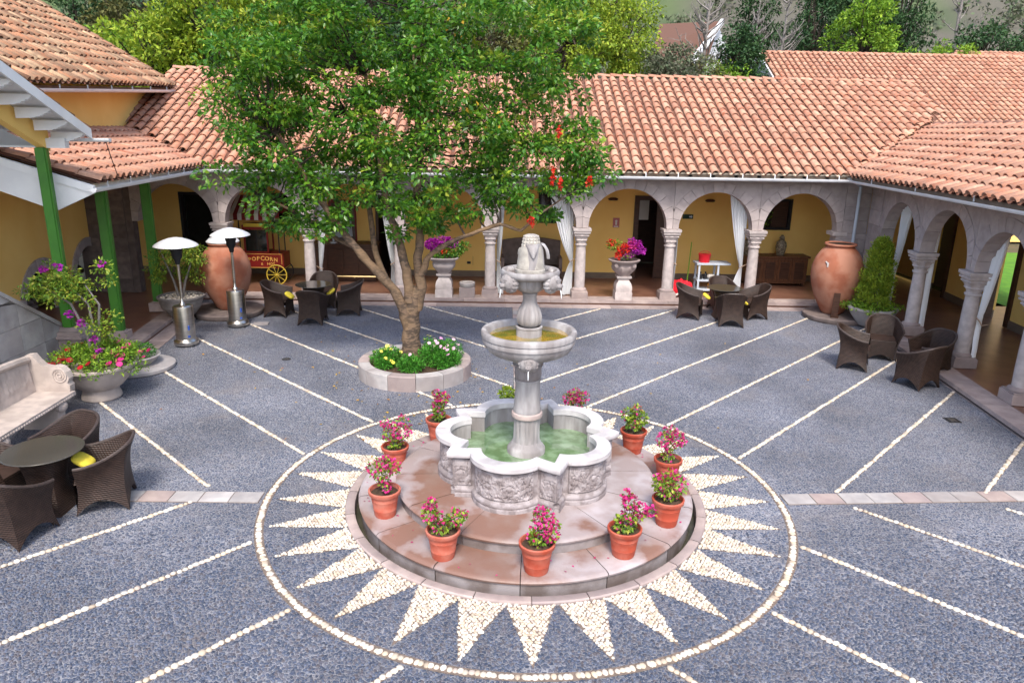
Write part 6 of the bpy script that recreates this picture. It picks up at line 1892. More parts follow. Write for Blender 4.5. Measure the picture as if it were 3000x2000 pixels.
for c_ in ((.18, .1, 2.05), (.30, .0, 2.1), (-.60, 0, 1.75), (-.70, .05, 1.66)): bou(c_, (.13, .12, .10), 60, 0)
for q in ((-.40, -.28, 2.10), (-.22, -.25, 2.12), (.26, 0, 2.12), (-.12, -.28, 1.42), (.0, -.25, 1.28), (.12, -.2, 1.02), (.16, -.2, .84)):
    P, d = ball_pts(24, q, (.04, .04, .04), .1); GB2.append(leaves(P, .05, d, 0, 1.9))
v, f = cat_geo(G); part('shrub_foliage', bulk('shrub_foliage', v, f, 'potleaf'), None, t)['kind'] = 'stuff'
v, f = cat_geo(GB2); part('shrub_blossom', bulk('shrub_blossom', v, f, 'purple'), None, t)['kind'] = 'stuff'
for dx in (-.05, .03, .0): stems_.tube([(dx, 0, .5), (dx * 2 + .02, .0, 1.0), (dx * 5, 0, 1.5), (dx * 8 - .25, 0, 1.8)], [.028, .022, .017, .008], 7)
part('stems', stems_, 'greybark', t, True)
b = MB().lathe([(.001, .085), (.60, .085), (.63, .07), (.63, .02), (.60, 0)], 48)
o = part('millstone', b, 'slab', None, 'auto', loc=(-6.98, 4.72, 0)); o['label'] = 'low round pale stone slab behind the big flower pot'; o['category'] = 'stone base'
t = thing('low_flower_bowl', 'shallow pale bowl of pink flowers on the round slab by the left step', 'planter', (-7.02, 4.72, .085))
b = MB().lathe([(.001, 0), (.28, 0), (.38, .10), (.43, .16), (.41, .18), (.36, .14), (.001, .12)], 32); part('bowl', b, 'slab', t, 'auto')
P, d = ball_pts(900, (0, 0, .22), (.36, .36, .14), .3); v, f = leaves(P, .06, d, 0, .5); part('foliage', bulk('foliage', v, f, 'daisyleaf'), None, t)['kind'] = 'stuff'
for i in range(8):
    a = rng.uniform(-2.5, .5); o = link('petunia', mk_, t, (.33 * math.cos(a), .33 * math.sin(a), .30)); o.rotation_euler = (.6, 0, a)
b = MB().box((0, 0, .012), (.34, .22, .024)); o = part('loose_flagstone', b, 'slab', None, loc=(-5.75, 7.90, .004), rz=.15); o['label'] = 'pale flat stone on the paving beside the right heater'; o['category'] = 'stone'

# ================================================================== stone urns, stool, dark settee
def urn(x, y, label, blobs, lobed):
    t = thing('stone_urn', label, 'urn', (x, y, ZF + .004), 0, 'stone urns on pedestals at the back step')
    b = MB().box((0, 0, .10), (.44, .44, .20)); part('plinth', b, 'column', t)
    lev = [(.20, .20), (.26, .21), (.34, .21), (.42, .19), (.50, .14), (.545, .13), (.55, .17), (.58, .19), (.61, .19)]
    V = []; n = 4
    for z, h in lev: V += [(-h, -h, z), (h, -h, z), (h, h, z), (-h, h, z)]
    F = [(j * 4 + i, j * 4 + (i + 1) % 4, (j + 1) * 4 + (i + 1) % 4, (j + 1) * 4 + i) for j in range(len(lev) - 1) for i in range(4)] + [tuple(range(len(V) - 4, len(V)))]
    part('pedestal', MB().add(V, F), 'column', t, 'auto')
    fn = (lambda r, z, a: (r * (1 + .07 * math.cos(10 * a) * (.68 < z < .92)) , z))
    b = MB().lathe([(.001, .61), (.16, .61), (.17, .64), (.22, .70), (.29, .78), (.31, .86), (.29, .92), (.33, .95), (.40, 1.0), (.41, 1.03), (.37, 1.04), (.33, 1.0), (.001, .97)], 40, fn=fn if lobed else (lambda r, z, a: (r * .97 / max(abs(math.cos(a)), abs(math.sin(a))) ** .45, z)))
    p = part('bowl', b, 'pink' if lobed else 'arch', t, 'auto')
    b = MB()
    for a in (45, 135, 225, 315): b.sphere((.31 * math.cos(R(a)), .31 * math.sin(R(a)), .90), (.07, .07, .09), 8, 6)
    part('masks', b, 'pink', p, True) if lobed else None
    for m_, lst in blobs:
        G = []
        for c_, r_, n_, sz, wd in lst: P, d = ball_pts(n_, c_, r_, .3); G.append(leaves(P, sz, d, .1, wd))
        v, f = cat_geo(G); part('foliage' if m_ in ('potleaf', 'bright', 'leaf') else 'blossom', bulk('plant', v, f, m_), None, t)['kind'] = 'stuff'
    part('stems', stems((0, 0, .98), [(-.3, 0, 1.35), (.3, 0, 1.3), (0, 0, 1.4)], .008), 'greybark', t)
urn(-1.80, 10.52, 'stone urn with purple bougainvillea between the tree and the stool', [
    ('leaf', [((.25, -.02, 1.22), (.26, .2, .17), 420, .08, .9), ((-.1, 0, 1.12), (.24, .2, .12), 300, .07, .9), ((.50, 0, 1.3), (.16, .12, .12), 140, .07, .9)]),
    ('purple', [((-.30, -.05, 1.36), (.17, .14, .14), 420, .055, 1.9), ((.0, -.02, 1.45), (.22, .12, .10), 240, .055, 1.9), ((.22, 0, 1.38), (.16, .1, .1), 130, .05, 1.9)]),
    ('redfl', [((.02, -.1, 1.2), (.12, .1, .05), 40, .05, 1.7)])], False)
urn(2.86, 10.52, 'lobed stone urn with magenta and red bougainvillea between two columns', [
    ('potleaf', [((-.28, 0, 1.40), (.2, .15, .12), 260, .06, .9), ((.05, 0, 1.18), (.2, .18, .12), 260, .06, .9)]),
    ('magenta', [((.20, -.05, 1.40), (.15, .14, .12), 200, .05, 1.9), ((.0, -.04, 1.26), (.14, .12, .14), 160, .05, 1.9)]), ('purple', [((.26, -.05, 1.33), (.17, .14, .13), 230, .055, 1.9), ((.40, -.05, 1.28), (.13, .10, .10), 110, .05, 1.9), ((.16, -.04, 1.50), (.10, .08, .08), 70, .045, 1.9), ((.34, -.05, 1.45), (.10, .08, .08), 70, .045, 1.9), ((.08, -.06, 1.16), (.14, .1, .08), 90, .05, 1.9)]),
    ('redfl', [((-.05, -.08, 1.32), (.18, .1, .12), 220, .05, 1.8), ((-.36, -.03, 1.46), (.12, .08, .08), 90, .045, 1.8), ((-.18, -.1, 1.16), (.08, .08, .1), 80, .05, 1.8)])], True)
t = thing('stone_stool', 'short drum shaped stone stool standing on the back step', 'stool', (-1.20, 10.52, ZF + .004))
b = MB().box((0, 0, .13), (.40, .40, .26)); part('block', b, 'pink', t)
b = MB().lathe([(.001, .26), (.18, .26), (.18, .285), (.20, .29), (.205, .31), (.205, .365), (.19, .38), (.001, .38)], 28); part('drum_seat', b, 'slab', t, 'auto')
t = thing('settee', 'dark grey high backed settee against the back wall behind the corn cob', 'settee', (.55, 12.8, ZF))
b = MB().box((0, 0, .36), (1.75, .6, .14)); part('seat', b, 'brownwall', t)
b = MB().add(*(lambda P: (P, [tuple(range(7)), tuple(range(13, 6, -1))] + [(i, (i + 1) % 7, 7 + (i + 1) % 7, 7 + i)[::-1] for i in range(7)]))(
    [(-.85, .22, .4), (.85, .22, .4), (.85, .26, 1.12), (.45, .26, 1.18), (0, .26, 1.22), (-.45, .26, 1.18), (-.85, .26, 1.12)] + [(-.85, .32, .4), (.85, .32, .4), (.85, .34, 1.12), (.45, .34, 1.18), (0, .34, 1.22), (-.45, .34, 1.18), (-.85, .34, 1.12)]))
part('backrest', b, 'brownwall', t)
for sx in (-1, 1):
    b = MB().box((sx * .83, -.02, .55), (.09, .58, .28)); part('arm', b, 'brownwall', t)
    for sy in (-.24, .24): b = MB().box((sx * .8, sy, .15), (.08, .08, .30)); part('leg', b, 'wood', t)

# ================================================================== curtains
def curtain(fr, u_col, side, w0_, ztie, wtop, wbot, label, ztop=3.0, z0=ZF + .02, tie=True, sh0=.15):
    """gathered curtain hanging beside a column; side = +1 to the right of the column axis"""
    w = w0_ - .07
    t = thing('curtain', label, 'curtain', (0, 0, 0), 0, 'white curtains tied back in the arcades')
    NUc, NVc = 48, 26
    def f(off):
        def g(u, v):
            z = z0 + (ztop - z0) * v
            if z > ztie:
                k = (z - ztie) / (ztop - ztie); wd = .07 + (wtop - .07) * k ** .75; sh = sh0 + .02 * (1 - k)
            else:
                k = (ztie - z) / (ztie - z0); wd = .07 + (wbot - .07) * min(1, k * 1.6) ** .8; sh = sh0 + .02
            uu = u_col + side * (sh + wd * u)
            amp = .035 * (1 - .3 * abs(v - .5))
            return fr.p(uu, w + off + amp * math.sin(u * PI * 13 + v * 1.2) + .04 * math.sin(u * 5 + v * 3), z)
        return g
    b = MB(); b.grid(f(0), NUc, NVc)
    o = len(b.v); b.grid(f(.006), NUc, NVc)
    part('cloth', b, 'curtain', t, True)
    if tie:
        b = MB().tube([fr.p(u_col + side * .05, w - .10, ztie + .12), fr.p(u_col + side * .16, w - .06, ztie + .05), fr.p(u_col + side * .26, w - .05, ztie - .02), fr.p(u_col + side * .26, w + .05, ztie)], .012, 5)
        part('tie_rope', b, 'rope', t)
    return t
curtain(FB, 1.73, -1, .28, 1.05, .74, .26, 'full white curtain tied to the column right of the corn cob')
curtain(FB, 6.22, -1, .28, .95, .56, .26, 'white curtain tied left of the column next to the sideboard')
curtain(FB, -.61, 1, .28, 1.0, .24, .18, 'narrow white curtain right of the column behind the fountain')
curtain(FB, -5.26, 1, .28, .75, .34, .16, 'white curtain right of the column beside the popcorn cart')
curtain(FB, -2.95, -1, .28, .9, .38, .10, 'white curtain seen just left of the tree trunk')
curtain(FB, 4.03, 1, .28, 1.0, .10, .05, 'thin strip of white curtain behind the column left of the trolley')
curtain(FB, -9.63, 1, .28, .9, .10, .06, 'thin white curtain behind the rearmost green post', ztop=2.3)
curtain(FR_, RU[3], -1, .26, .9, .10, .10, 'white curtain behind the first column of the right arcade', tie=False, sh0=-.02)
curtain(FR_, 9.47, -1, .26, 1.0, .55, .12, 'white curtain in the farthest arch of the right arcade', tie=False)
curtain(FR_, RU[2], -1, .24, 1.0, .50, .16, 'large white curtain tied beside the near column of the right arcade', sh0=-.02)
curtain(FR_, RU[1], 1, .24, .9, .10, .08, 'curtain edge at the far right border of the photo', tie=False)

# ================================================================== popcorn cart
t = thing('popcorn_cart', 'red popcorn cart with striped awning, glass case and yellow spoked wheels', 'popcorn cart', (-7.0, 11.95, ZF))
def bb(name, c, d, m, par=t): return part(name, MB().box(c, d), m, par)
side_ = bb('side_box', (0, 0, .66), (1.45, .62, .40), 'red')
for (c, d) in (((0, -.315, .845), (1.36, .012, .012)), ((-.05, -.315, .475), (1.1, .012, .012)), ((.675, -.315, .70), (.012, .012, .26)), ((-.675, -.315, .70), (.012, .012, .26))): bb('gold_stripe', c, d, 'gold', side_)
def text(s, size, loc, parent, m='gold', rot=(PI / 2, 0, 0), ext=.003, name='lettering', sx=1.0, align='CENTER'):
    cu = bpy.data.curves.new('lettering', 'FONT'); cu.body = s; cu.size = size; cu.extrude = ext; cu.align_x = align; cu.resolution_u = 2; cu.offset = size * .012
    o = bpy.data.objects.new('tmp', cu); COL.objects.link(o)
    dg = bpy.context.evaluated_depsgraph_get(); me = bpy.data.meshes.new_from_object(o.evaluated_get(dg))
    bpy.data.objects.remove(o); me.materials.clear(); me.materials.append(MAT[m])
    q = link(name, me, parent, loc); q.rotation_euler = rot; q.scale = (sx, 1, 1)
    return q
word = 'POPCORN'
for i, ch in enumerate(word):
    k = i - 3
    text(ch, .175 - .008 * abs(k), (.16 + k * .118, -.318, .64 + .03 * (1 - (k / 3) ** 2) * 1.0), side_, sx=.95)
text('HOT', .10, (.38, -.318, .545), side_)
text('& ', .09, (.15, -.318, .545), side_)
b = MB()
b.hexa([(-.33, -.26, .87), (.33, -.26, .87), (.33, .26, .87), (-.33, .26, .87), (-.33, -.26, .90), (.33, -.26, .90), (.33, .26, .90), (-.33, .26, .90)])
case = part('case_floor', b, 'red', t)
for sx in (-1, 1):
    for sy in (-1, 1): bb('case_post', (sx * .31, sy * .24, 1.20), (.04, .04, .60), 'red', case)
bb('case_top', (0, 0, 1.56), (.70, .56, .12), 'red'); bb('gold_sign', (0, -.285, 1.62), (.60, .02, .09), 'yellowp')
bb('case_glass', (0, -.235, 1.20), (.58, .008, .58), 'pane', case); bb('kettle', (.03, 0, 1.30), (.22, .2, .16), 'steel', case)
b = MB().sphere((0, 0, .98), (.27, .20, .12), 10, 6); part('popcorn_heap', b, 'whitec', case, True)
for sx in (-1, 1):
    for sy in (-1, 1): bb('canopy_pole', (sx * .62, sy * .27, 1.36), (.025, .025, 1.0), 'black')
for i in range(13):
    x0 = -.72 + i * 1.44 / 13; x1 = x0 + 1.44 / 13
    m_ = 'redc' if i % 2 == 0 else 'whitec'
    b = MB().hexa([(x0, -.42, 1.92), (x1, -.42, 1.92), (x1 * .8, 0, 2.38), (x0 * .8, 0, 2.38), (x0, -.42, 1.935), (x1, -.42, 1.935), (x1 * .8, 0, 2.395), (x0 * .8, 0, 2.395)])
    part('awning_stripe', b, m_, t)
    b = MB().box(((x0 + x1) / 2, -.425, 1.845), (1.44 / 13, .012, .15), 0, 1.0); part('valance_flap', b, m_, t)
b = MB().hexa([(-.72, .42, 1.92), (.72, .42, 1.92), (.58, 0, 2.38), (-.58, 0, 2.38), (-.72, .42, 1.935), (.72, .42, 1.935), (.58, 0, 2.395), (-.58, 0, 2.395)][:0] or [(-.72, .0, 1.92), (.72, .0, 1.92), (.72, .42, 1.92), (-.72, .42, 1.92), (-.58, .0, 2.37), (.58, .0, 2.37), (.58, .03, 2.37), (-.58, .03, 2.37)])
part('awning_back', b, 'redc', t)
for sx, sy, nm in ((.52, -.34, 'yellowp'), (.52, .34, 'black'), (-.55, -.34, 'yellowp')):
    b = MB().tube([(sx + .27 * math.cos(a), sy, .28 + .27 * math.sin(a)) for a in np.linspace(0, 2 * PI, 30)], .016, 6, cap=False)
    w_ = part('wheel', b, nm, t, True)
    b = MB()
    for k in range(10): b.tube([(sx, sy, .28), (sx + .26 * math.cos(2 * PI * k / 10), sy, .28 + .26 * math.sin(2 * PI * k / 10))], .008, 5)
    b.sphere((sx, sy, .28), .035, 8, 6); part('spokes', b, nm, w_)
bb('axle', (.52, 0, .28), (.03, .66, .03), 'black'); bb('axle', (-.55, 0, .28), (.03, .66, .03), 'black')
for sx in (-.55, .52): bb('axle_bracket', (sx, 0, .39), (.05, .4, .2), 'black')
t.location = (-6.98, 11.95, ZF)

# ================================================================== dark bar counter with brass rail, poster, lamp
t = thing('bar_counter', 'dark red brown wooden bar counter with a brass foot rail behind the tree', 'counter', (-4.75, 12.55, ZF))
part('body', MB().box((0, 0, .50), (1.75, .55, 1.0)), 'wood', t); part('top', MB().box((0, 0, 1.03), (1.9, .68, .06)), 'wood', t)
for i in range(4): part('front_panel', MB().box((-.64 + i * .43, -.285, .55), (.36, .03, .7)), 'wood', t)
b = MB().tube([(-.4, -.40, .16), (1.0, -.40, .16)], .022, 8); rl = part('foot_rail', b, 'brass', t, True)
for x in (-.35, .3, .95): part('rail_bracket', MB().box((x, -.34, .13), (.03, .14, .03)), 'brass', rl)
t = thing('glass_candlestick', 'small clear glass candlestick standing on the bar counter', 'candlestick', (-5.05, 12.4, ZF + 1.06))
b = MB().lathe([(.001, 0), (.11, 0), (.10, .03), (.03, .05), (.025, .12), (.05, .14), (.03, .18), (.03, .28), (.055, .30), (.05, .34), (.001, .34)], 16); part('stem', b, 'greyplastic', t, True)
t = thing('wall_poster', 'dark red picture panel on the back wall behind the tree limbs', 'picture', (-4.95, 13.28, 1.55))
part('frame', MB().box((0, 0, 0), (.80, .03, 1.5)), 'red', t); part('canvas', MB().box((.02, -.02, 0), (.66, .02, 1.3)), 'brownwall', t)
b = MB().add([(-.25, -.035, -.35), (.28, -.035, -.30), (.25, -.035, .2), (0, -.035, .45), (-.22, -.035, .15)], [(0, 1, 2, 3, 4)]); part('figure_shape', b, 'greyplastic', t)

# ================================================================== sideboard, vases
t = thing('sideboard', 'brown carved wooden sideboard behind the right hand arches', 'sideboard', (7.62, 12.75, ZF))
part('carcass', MB().box((0, 0, .43), (1.75, .5, .74)), 'wood2', t); part('top', MB().box((0, 0, .825), (1.85, .56, .05)), 'wood2', t)
for i in range(4):
    d_ = part('door', MB().box((-.63 + i * .42, -.262, .44), (.38, .03, .62)), 'wood2', t)
    part('door_panel', MB().box((-.63 + i * .42, -.283, .44), (.26, .02, .48)), 'wood', d_)
for sx in (-.8, .8):
    for sy in (-.2, .2): part('leg', MB().box((sx, sy, .03), (.07, .07, .06)), 'wood', t)
vm = [(.001, 0), (.10, 0), (.11, .03), (.13, .12), (.155, .26), (.14, .36), (.09, .42), (.065, .46), (.085, .49), (.07, .50), (.07, .53), (.03, .58), (.001, .59)]
for x, lab in ((7.75, 'glazed lidded vase in the middle of the sideboard'), (6.78, 'glazed lidded vase at the left end of the sideboard behind the column')):
    b = MB().lathe(vm, 24); o = part('lidded_vase', b, 'vase', None, True, loc=(x, 12.72, ZF + .85)); o['label'] = lab; o['category'] = 'vase'; o['group'] = 'vases on the sideboard'

# ================================================================== service trolley, bucket, broom, bag
t = thing('service_trolley', 'grey blue plastic cleaning trolley between two columns', 'trolley', (5.32, 11.55, ZF))
for sx in (-.26, .26):
    for sy in (-.18, .18): part('leg', MB().box((sx, sy, .42), (.05, .05, .74)), 'greyplastic', t); 
part('top_tray', MB().box((.12, 0, .80), (.92, .46, .05)), 'greyplastic', t); part('shelf', MB().box((0, 0, .34), (.60, .42, .04)), 'greyplastic', t); part('shelf', MB().box((0, 0, .08), (.60, .42, .04)), 'greyplastic', t)
for sx in (-.26, .26):
    for sy in (-.18, .18):
        part('caster', MB().lathe([(.001, -.02), (.025, -.02), (.025, .02), (.001, .02)], 8, c=(sx, sy, .03)), 'black', t)
t2 = thing('bucket', 'red plastic bucket standing on the cleaning trolley', 'bucket', (5.22, 11.52, ZF + .826))
b = MB().lathe([(.001, 0), (.14, 0), (.165, .20), (.175, .215), (.16, .215), (.001, .18)], 20); part('pail', b, 'redplastic', t2, 'auto')
b = MB().tube([(.165 * math.cos(a), 0, .20 + .10 * math.sin(a)) for a in np.linspace(0, PI, 10)], .007, 5); part('handle', b, 'redplastic', t2)
for x, m_, lab in ((5.15, 'black', 'black bottle on the middle shelf of the trolley'), (5.28, 'black', 'second dark bottle on the middle shelf of the trolley, right of the first'), (5.44, 'whitec', 'white cloth bundle on the middle shelf of the trolley'), (5.42, 'orange', 'orange bottle on the bottom shelf of the trolley')):
    z_ = ZF + (.36 if m_ != 'orange' else .10)
    b = MB().lathe([(.001, 0), (.055, 0), (.055, .13), (.02, .16), (.02, .20), (.001, .20)], 12) if m_ != 'whitec' else MB().sphere((0, 0, .07), (.12, .09, .07), 10, 6)
    o = part('bottle' if m_ != 'whitec' else 'cloth_bundle', b, m_, None, True, loc=(x, 11.50, z_)); o['label'] = lab; o['category'] = 'bottle' if m_ != 'whitec' else 'cloth'
t = thing('broom', 'broom with a green handle leaning by the trolley', 'broom', (4.86, 11.9, ZF))
b = MB().tube([(0, -.12, .12), (.09, .06, 1.30)], .014, 6); part('handle', b, 'greenstick', t); part('bristles', MB().box((-.01, -.14, .07), (.26, .06, .14)), 'black', t)
t = thing('red_bag', 'crumpled red and pink bag lying at the foot of the column', 'bag', (4.48, 10.98, ZF))
b = MB().sphere((0, 0, .20), (.34, .24, .22), 20, 12)
for i, p_ in enumerate(b.v):
    k = 1 + .12 * math.sin(p_[0] * 31 + p_[2] * 17) * math.sin(p_[1] * 23); b.v[i] = (p_[0] * k, p_[1] * k, max(0, p_[2] * k))
part('sack', b, 'redplastic', t, True)
b = MB().tube([(-.15, -.2, .05), (-.05, -.24, .12), (.05, -.23, .05), (.15, -.2, .08)], .03, 6); part('fold', b, 'signw', t, True)

# ================================================================== signs and small wall things
t = thing('fire_sign', 'small pink notice with a white figure on the ochre wall', 'sign', (3.03, 13.285, 1.76))
part('board', MB().box((0, 0, 0), (.19, .012, .28)), 'signpink', t)
b = MB().sphere((0, -.009, .05), (.035, .004, .035), 12, 8).box((0, -.009, -.02), (.05, .006, .09)); part('figure', b, 'signw', t)
b = MB().box((0, -.009, -.11), (.13, .006, .03)); part('text_band', b, 'signw', t)
t = thing('exit_sign', 'small dark green sign right of the column on the ochre wall', 'sign', (5.12, 13.27, 1.97))
part('board', MB().box((0, 0, 0), (.30, .03, .13)), 'signg', t); part('arrow', MB().add([(.03, -.02, -.02), (.09, -.02, -.02), (.09, -.02, -.045), (.13, -.02, 0), (.09, -.02, .045), (.09, -.02, .02), (.03, -.02, .02)], [tuple(range(7))]), 'greyplastic', t)
t = thing('wall_outlet', 'small dark outlet with a wire line low on the ochre wall', 'outlet', (-1.28, 13.285, .52))
part('plate', MB().box((0, 0, 0), (.11, .012, .07)), 'black', t); part('wire', MB().box((.12, 0, .06), (.006, .006, .26)), 'black', t)
q = FR_.p(5.55, RD - .03, 1.62)
t = thing('alarm_box', 'tiny dark red box on the wall beside the garden doorway', 'alarm box', q, FR_.a)
part('case', MB().box((0, 0, 0), (.09, .04, .14)), 'brownwall', t)
q = FR_.p(4.75, RD - .12, 1.05)
t = thing('wall_lantern', 'dark blue and white lantern at the right edge of the photo', 'lantern', q, FR_.a)
part('glass_body', MB().lathe([(.001, -.1), (.05, -.1), (.09, -.02), (.08, .06), (.001, .06)], 12), 'signg', t, True); part('cap', MB().lathe([(.001, .15), (.07, .11), (.10, .06), (.001, .06)], 12), 'whitec', t); part('bracket', MB().box((0, .06, .05), (.03, .14, .03)), 'black', t)
# ================================================================== garden seen through the right doorway, hills, trees
mb = MB().add([(13.2, -5, .02), (40, -5, .02), (40, 20, .02), (13.2, 20, .02)], [(0, 1, 2, 3)])
struct('garden_lawn', mb, 'grass', label='bright green lawn seen through the right doorway')
# hillside rising behind
def hz(x, y):
    t = max(0, (y - 42) / 110.0)
    return -.3 + 75 * t ** 1.15 * (1 + .25 * math.sin(x * .03 + 1)) + 2.5 * math.sin(x * .11 + y * .06) * min(1, t * 4) + 1.2 * math.sin(x * .31) * min(1, t * 4)
mb = MB().grid(lambda u, v: (-190 + 400 * u, 42 + 130 * v, hz(-190 + 400 * u, 42 + 130 * v)), 110, 46)
struct('hillside', mb, 'hill', True, label='grey green scrubby hillside behind the buildings')

def bg_tree(x, y, z0, h, rx, rz_, m, label, n=5200, leaf=.26, trunk_m='darkbark', name='tree', clumps=46, group=None, tall=1.0, droop=.2, width=.9, shape='ball'):
    """crown centre at z0 + h, radii rx / rz_"""
    t = thing(name, label, 'tree', (x, y, z0), 0, group)
    cz = h
    tp = [(0, 0, 0), (rng.uniform(-.2, .2), rng.uniform(-.2, .2), cz * .5), (rng.uniform(-.3, .3), 0, cz), (0, 0, cz + rz_ * .6)]
    b = MB().tube(tp, [max(.12, rx * .09), max(.1, rx * .07), rx * .05, rx * .015], 7); part('trunk', b, trunk_m, t, True)
    G = []
    bb_ = MB()
    for k in range(clumps):
        P, d = ball_pts(1, (0, 0, cz), (rx, rx, rz_), .35); c_ = P[0]
        if shape == 'cone':
            v_ = rng.random() ** .8; a = rng.uniform(0, 2 * PI); q = rx * (1 - v_) * rng.uniform(.3, 1) + .1; c_ = np.array([q * math.cos(a), q * math.sin(a), cz - rz_ + 2 * rz_ * v_])
        r_ = rx * rng.uniform(.20, .36)
        P, d = ball_pts(int(n / clumps), c_, (r_, r_, r_ * .8 * tall), .3)
        G.append(leaves(P, leaf, d + [0, 0, .15], droop, width))
        s_ = np.array([0, 0, cz - rz_ * .5 + rng.uniform(0, rz_ * .6)])
        bb_.tube([Vector(s_), Vector((s_ + c_) / 2 + rng.uniform(-.2, .2, 3)), Vector(c_)], [rx * .03, rx * .02, rx * .008], 4)
    v, f = cat_geo(G); part('crown', bulk('crown', v, f, m), None, t)['kind'] = 'stuff'
    part('branches', bb_, trunk_m, t)['kind'] = 'stuff'
    return t
def bare_tree(x, y, z0, h, spread, label, n=7, group=None, m='greybark'):
    t = thing('bare_tree', label, 'tree', (x, y, z0), 0, group)
    b = MB(); b.tube([(0, 0, 0), (.1, 0, h * .35), (-.1, 0, h * .6), (.1, 0, h)], [.22, .17, .11, .02], 7); part('trunk', b, m, t, True)
    tw = MB()
    for i in range(n * 9):
        z_ = rng.uniform(.25, .95) * h; a = rng.uniform(0, 2 * PI); L_ = spread * (1.1 - z_ / h) * rng.uniform(.5, 1.1)
        p0 = Vector((0, 0, z_)); p1 = p0 + Vector((math.cos(a) * L_ * .5, math.sin(a) * L_ * .5, L_ * .35)); p2 = p0 + Vector((math.cos(a) * L_, math.sin(a) * L_, L_ * rng.uniform(.7, 1.2)))
        tw.tube([p0, p1, p2], [.055, .035, .012], 4)
        for k in range(5):
            q0 = p1.lerp(p2, rng.uniform(0, 1)); q1 = q0 + Vector((rng.normal() * .5, rng.normal() * .5, rng.uniform(.2, 1.2))) * (L_ * .28)
            tw.tube([q0, q1], [.018, .006], 3)
    part('branches', tw, m, t)['kind'] = 'stuff'
    return t
bg_tree(-14.2, 22.5, 0, 6.6, 2.0, 2.1, 'lime', 'yellow green tree behind the valley of the left roofs', 6200, .20)
bg_tree(-12.0, 23.5, 0, 7.6, 2.3, 2.6, 'lime', 'tall yellow green tree rising left of the courtyard tree', 7600, .20)
bg_tree(-9.6, 24.5, 0, 8.3, 2.4, 2.6, 'bright', 'fresh green tree behind the left end of the long roof', 7200, .20)
bg_tree(-17.0, 26.0, 0, 6.3, 1.8, 2.0, 'bright', 'small bright tree sprouting over the edge of the dark tiled roof', 4200, .20)
bg_tree(-5.8, 27.0, 0, 8.0, 2.8, 3.0, 'darkf', 'dark green tree behind the roof ridge, hidden by the courtyard tree', 6200, .24)
bg_tree(-1.5, 26.0, 0, 7.6, 2.6, 2.7, 'olivef', 'olive toned tree behind the ridge in the middle', 6000, .22)
bg_tree(4.6, 26.5, 0, 8.3, 2.1, 2.6, 'lime', 'yellow leaved tree just right of the courtyard tree crown', 7600, .17, droop=.6)
bg_tree(2.6, 27.5, 0, 8.8, 2.3, 2.6, 'lime', 'green tree behind the upper right of the courtyard tree', 6000, .2)
bg_tree(6.9, 25.0, 0, 6.6, 1.7, 1.3, 'greyf', 'low grey green bush along the ridge left of the far house', 5200, .15)
bg_tree(8.6, 25.5, 0, 6.3, 1.1, 1.1, 'olivef', 'small yellow olive bush below the far house', 2600, .14)
bg_tree(10.6, 28.0, 0, 7.4, 1.1, 1.6, 'darkf', 'dark bush in front of the right side of the far house', 4200, .18)
bg_tree(9.7, 27.0, 0, 6.5, 1.2, .9, 'bright', 'low green bush left of the white gable', 2200, .16)
bare_tree(9.3, 29.0, 0, 11.5, 3.4, 'pale leafless tree in front of the far house', 8)
bare_tree(12.9, 33.0, 0, 11.0, 3.2, 'leafless grey tree left of the dark conifers', 6)
bare_tree(15.5, 36.0, 0, 12.0, 3.6, 'thin leafless tree behind the start of the right ridge', 7)
for x, y, h, lab in ((19.4, 42, 9.4, 'first dark conifer right of the leafless trees'), (21.6, 44, 11.5, 'tall dark conifer second from the left'), (23.9, 44, 11.0, 'tall dark conifer behind the bright green tree'), (26.0, 44, 10.4, 'rightmost dark conifer beside the grey slope'), (17.2, 46, 9.0, 'dull dark conifer behind the leafless trees')):
    bg_tree(x, y, 0, h, 2.0, 5.2, 'darkf', lab, 5600, .30, group='dark conifers behind the right ridge', clumps=60, tall=1.4, width=.6)
bg_tree(19.3, 34.0, 0, 9.0, 1.9, 2.5, 'bright', 'bright yellow green tree in front of the dark conifers', 6500, .19, width=1.0)
bg_tree(16.6, 33.5, 0, 7.4, 1.3, 1.0, 'lime', 'low lime bush left below the bright tree', 2600, .17)
bg_tree(22.2, 35.5, 0, 7.7, 1.7, 1.2, 'bright', 'low green bush right of the bright tree', 3000, .18)
bg_tree(25.6, 37.0, 0, 8.0, 1.7, 1.6, 'bright', 'rounded green bush on the ridge line further right', 3600, .19)
bg_tree(28.6, 39.0, 0, 8.8, 2.3, 1.9, 'darkf', 'dark green bush above the hipped roof', 4000, .22)
bg_tree(32.5, 41.0, 0, 9.2, 2.6, 2.3, 'darkf', 'dark bush at the top right corner', 4000, .24)
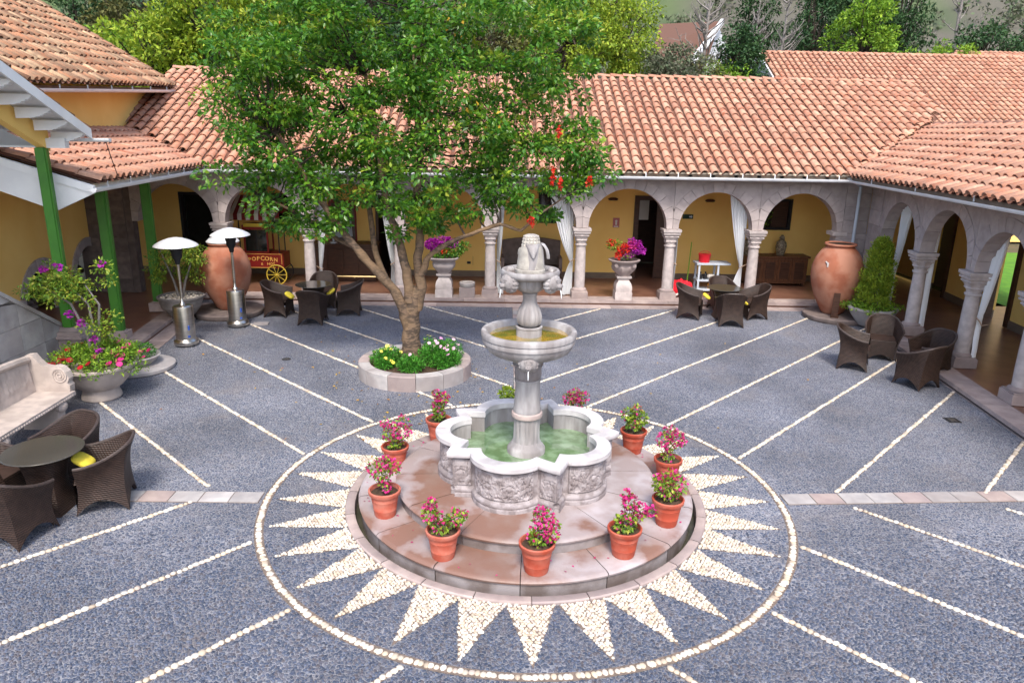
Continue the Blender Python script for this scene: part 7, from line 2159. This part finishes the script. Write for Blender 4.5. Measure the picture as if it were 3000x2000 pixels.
for x, y, h, lab in ((27.0, 50, 15, 'slender leafless tree on the grey slope'), (30.5, 52, 16, 'second slender leafless tree on the grey slope'), (33.5, 50, 15, 'third slender leafless tree near the right border')):
    bare_tree(x, y, hz(x, y) - .5, h, 2.4, lab, 5)
k = 0
for x, y, h, rx, m_ in ((-30, 47, 9, 3.6, 'darkf'), (-25.5, 45, 8.6, 3.2, 'olivef'), (-26, 50, 10.5, 3.8, 'darkf'), (-21.5, 44, 8.2, 3.0, 'darkf'), (-20.5, 49, 11, 3.4, 'greyf'), (-16.5, 46, 10.5, 3.2, 'darkf'), (-13, 50, 12, 3.6, 'darkf'), (-9, 47, 11.5, 3.2, 'greyf'), (-33, 55, 14, 4, 'darkf'), (-27, 58, 15, 4, 'darkf'), (-20, 57, 15, 4, 'olivef'), (-14, 58, 15, 4, 'darkf'), (-22.8, 39, 7.2, 1.7, 'bright')):
    k += 1
    labs = ['dark tree at the top left corner', 'olive tree above the dark tiled roof', 'dark round tree behind the olive one at upper left', 'dark tree over the right slope of the dark tiled roof', 'grey green tree in the dark grove at upper left', 'dark tree behind the yellow green trees at left', 'tall dark tree between the left trees', 'grey green tree behind the courtyard tree crown', 'high dark tree on the slope at top left', 'second high dark tree on the slope at upper left', 'high olive tree on the slope at upper left', 'high dark tree on the slope near the centre left', 'small bright green bush at the edge of the dark grove']
    bg_tree(x, y, hz(x, y), h - hz(x, y) * .6, rx, rx * 1.25, m_, labs[k - 1], 5200 if k < 13 else 2600, .32 if k < 13 else .2, clumps=40)
# scrub on the hillside: nobody could count it
n = 2600
X = rng.uniform(-70, 90, n); Y = rng.uniform(46, 130, n)
P = []
G = []
for x, y in zip(X, Y):
    z = hz(x, y); r = rng.uniform(.5, 1.6)
    q, d = ball_pts(46, (x, y, z + r * .5), (r, r, r), .4); P.append(q)
P = np.concatenate(P)
v, f = leaves(P, .42, None, width=1.1)
o = struct('hillside_bushes', bulk('hillside_bushes', v, f, 'greyf'), None, label='dull scrub scattered over the hillside', kind='stuff')
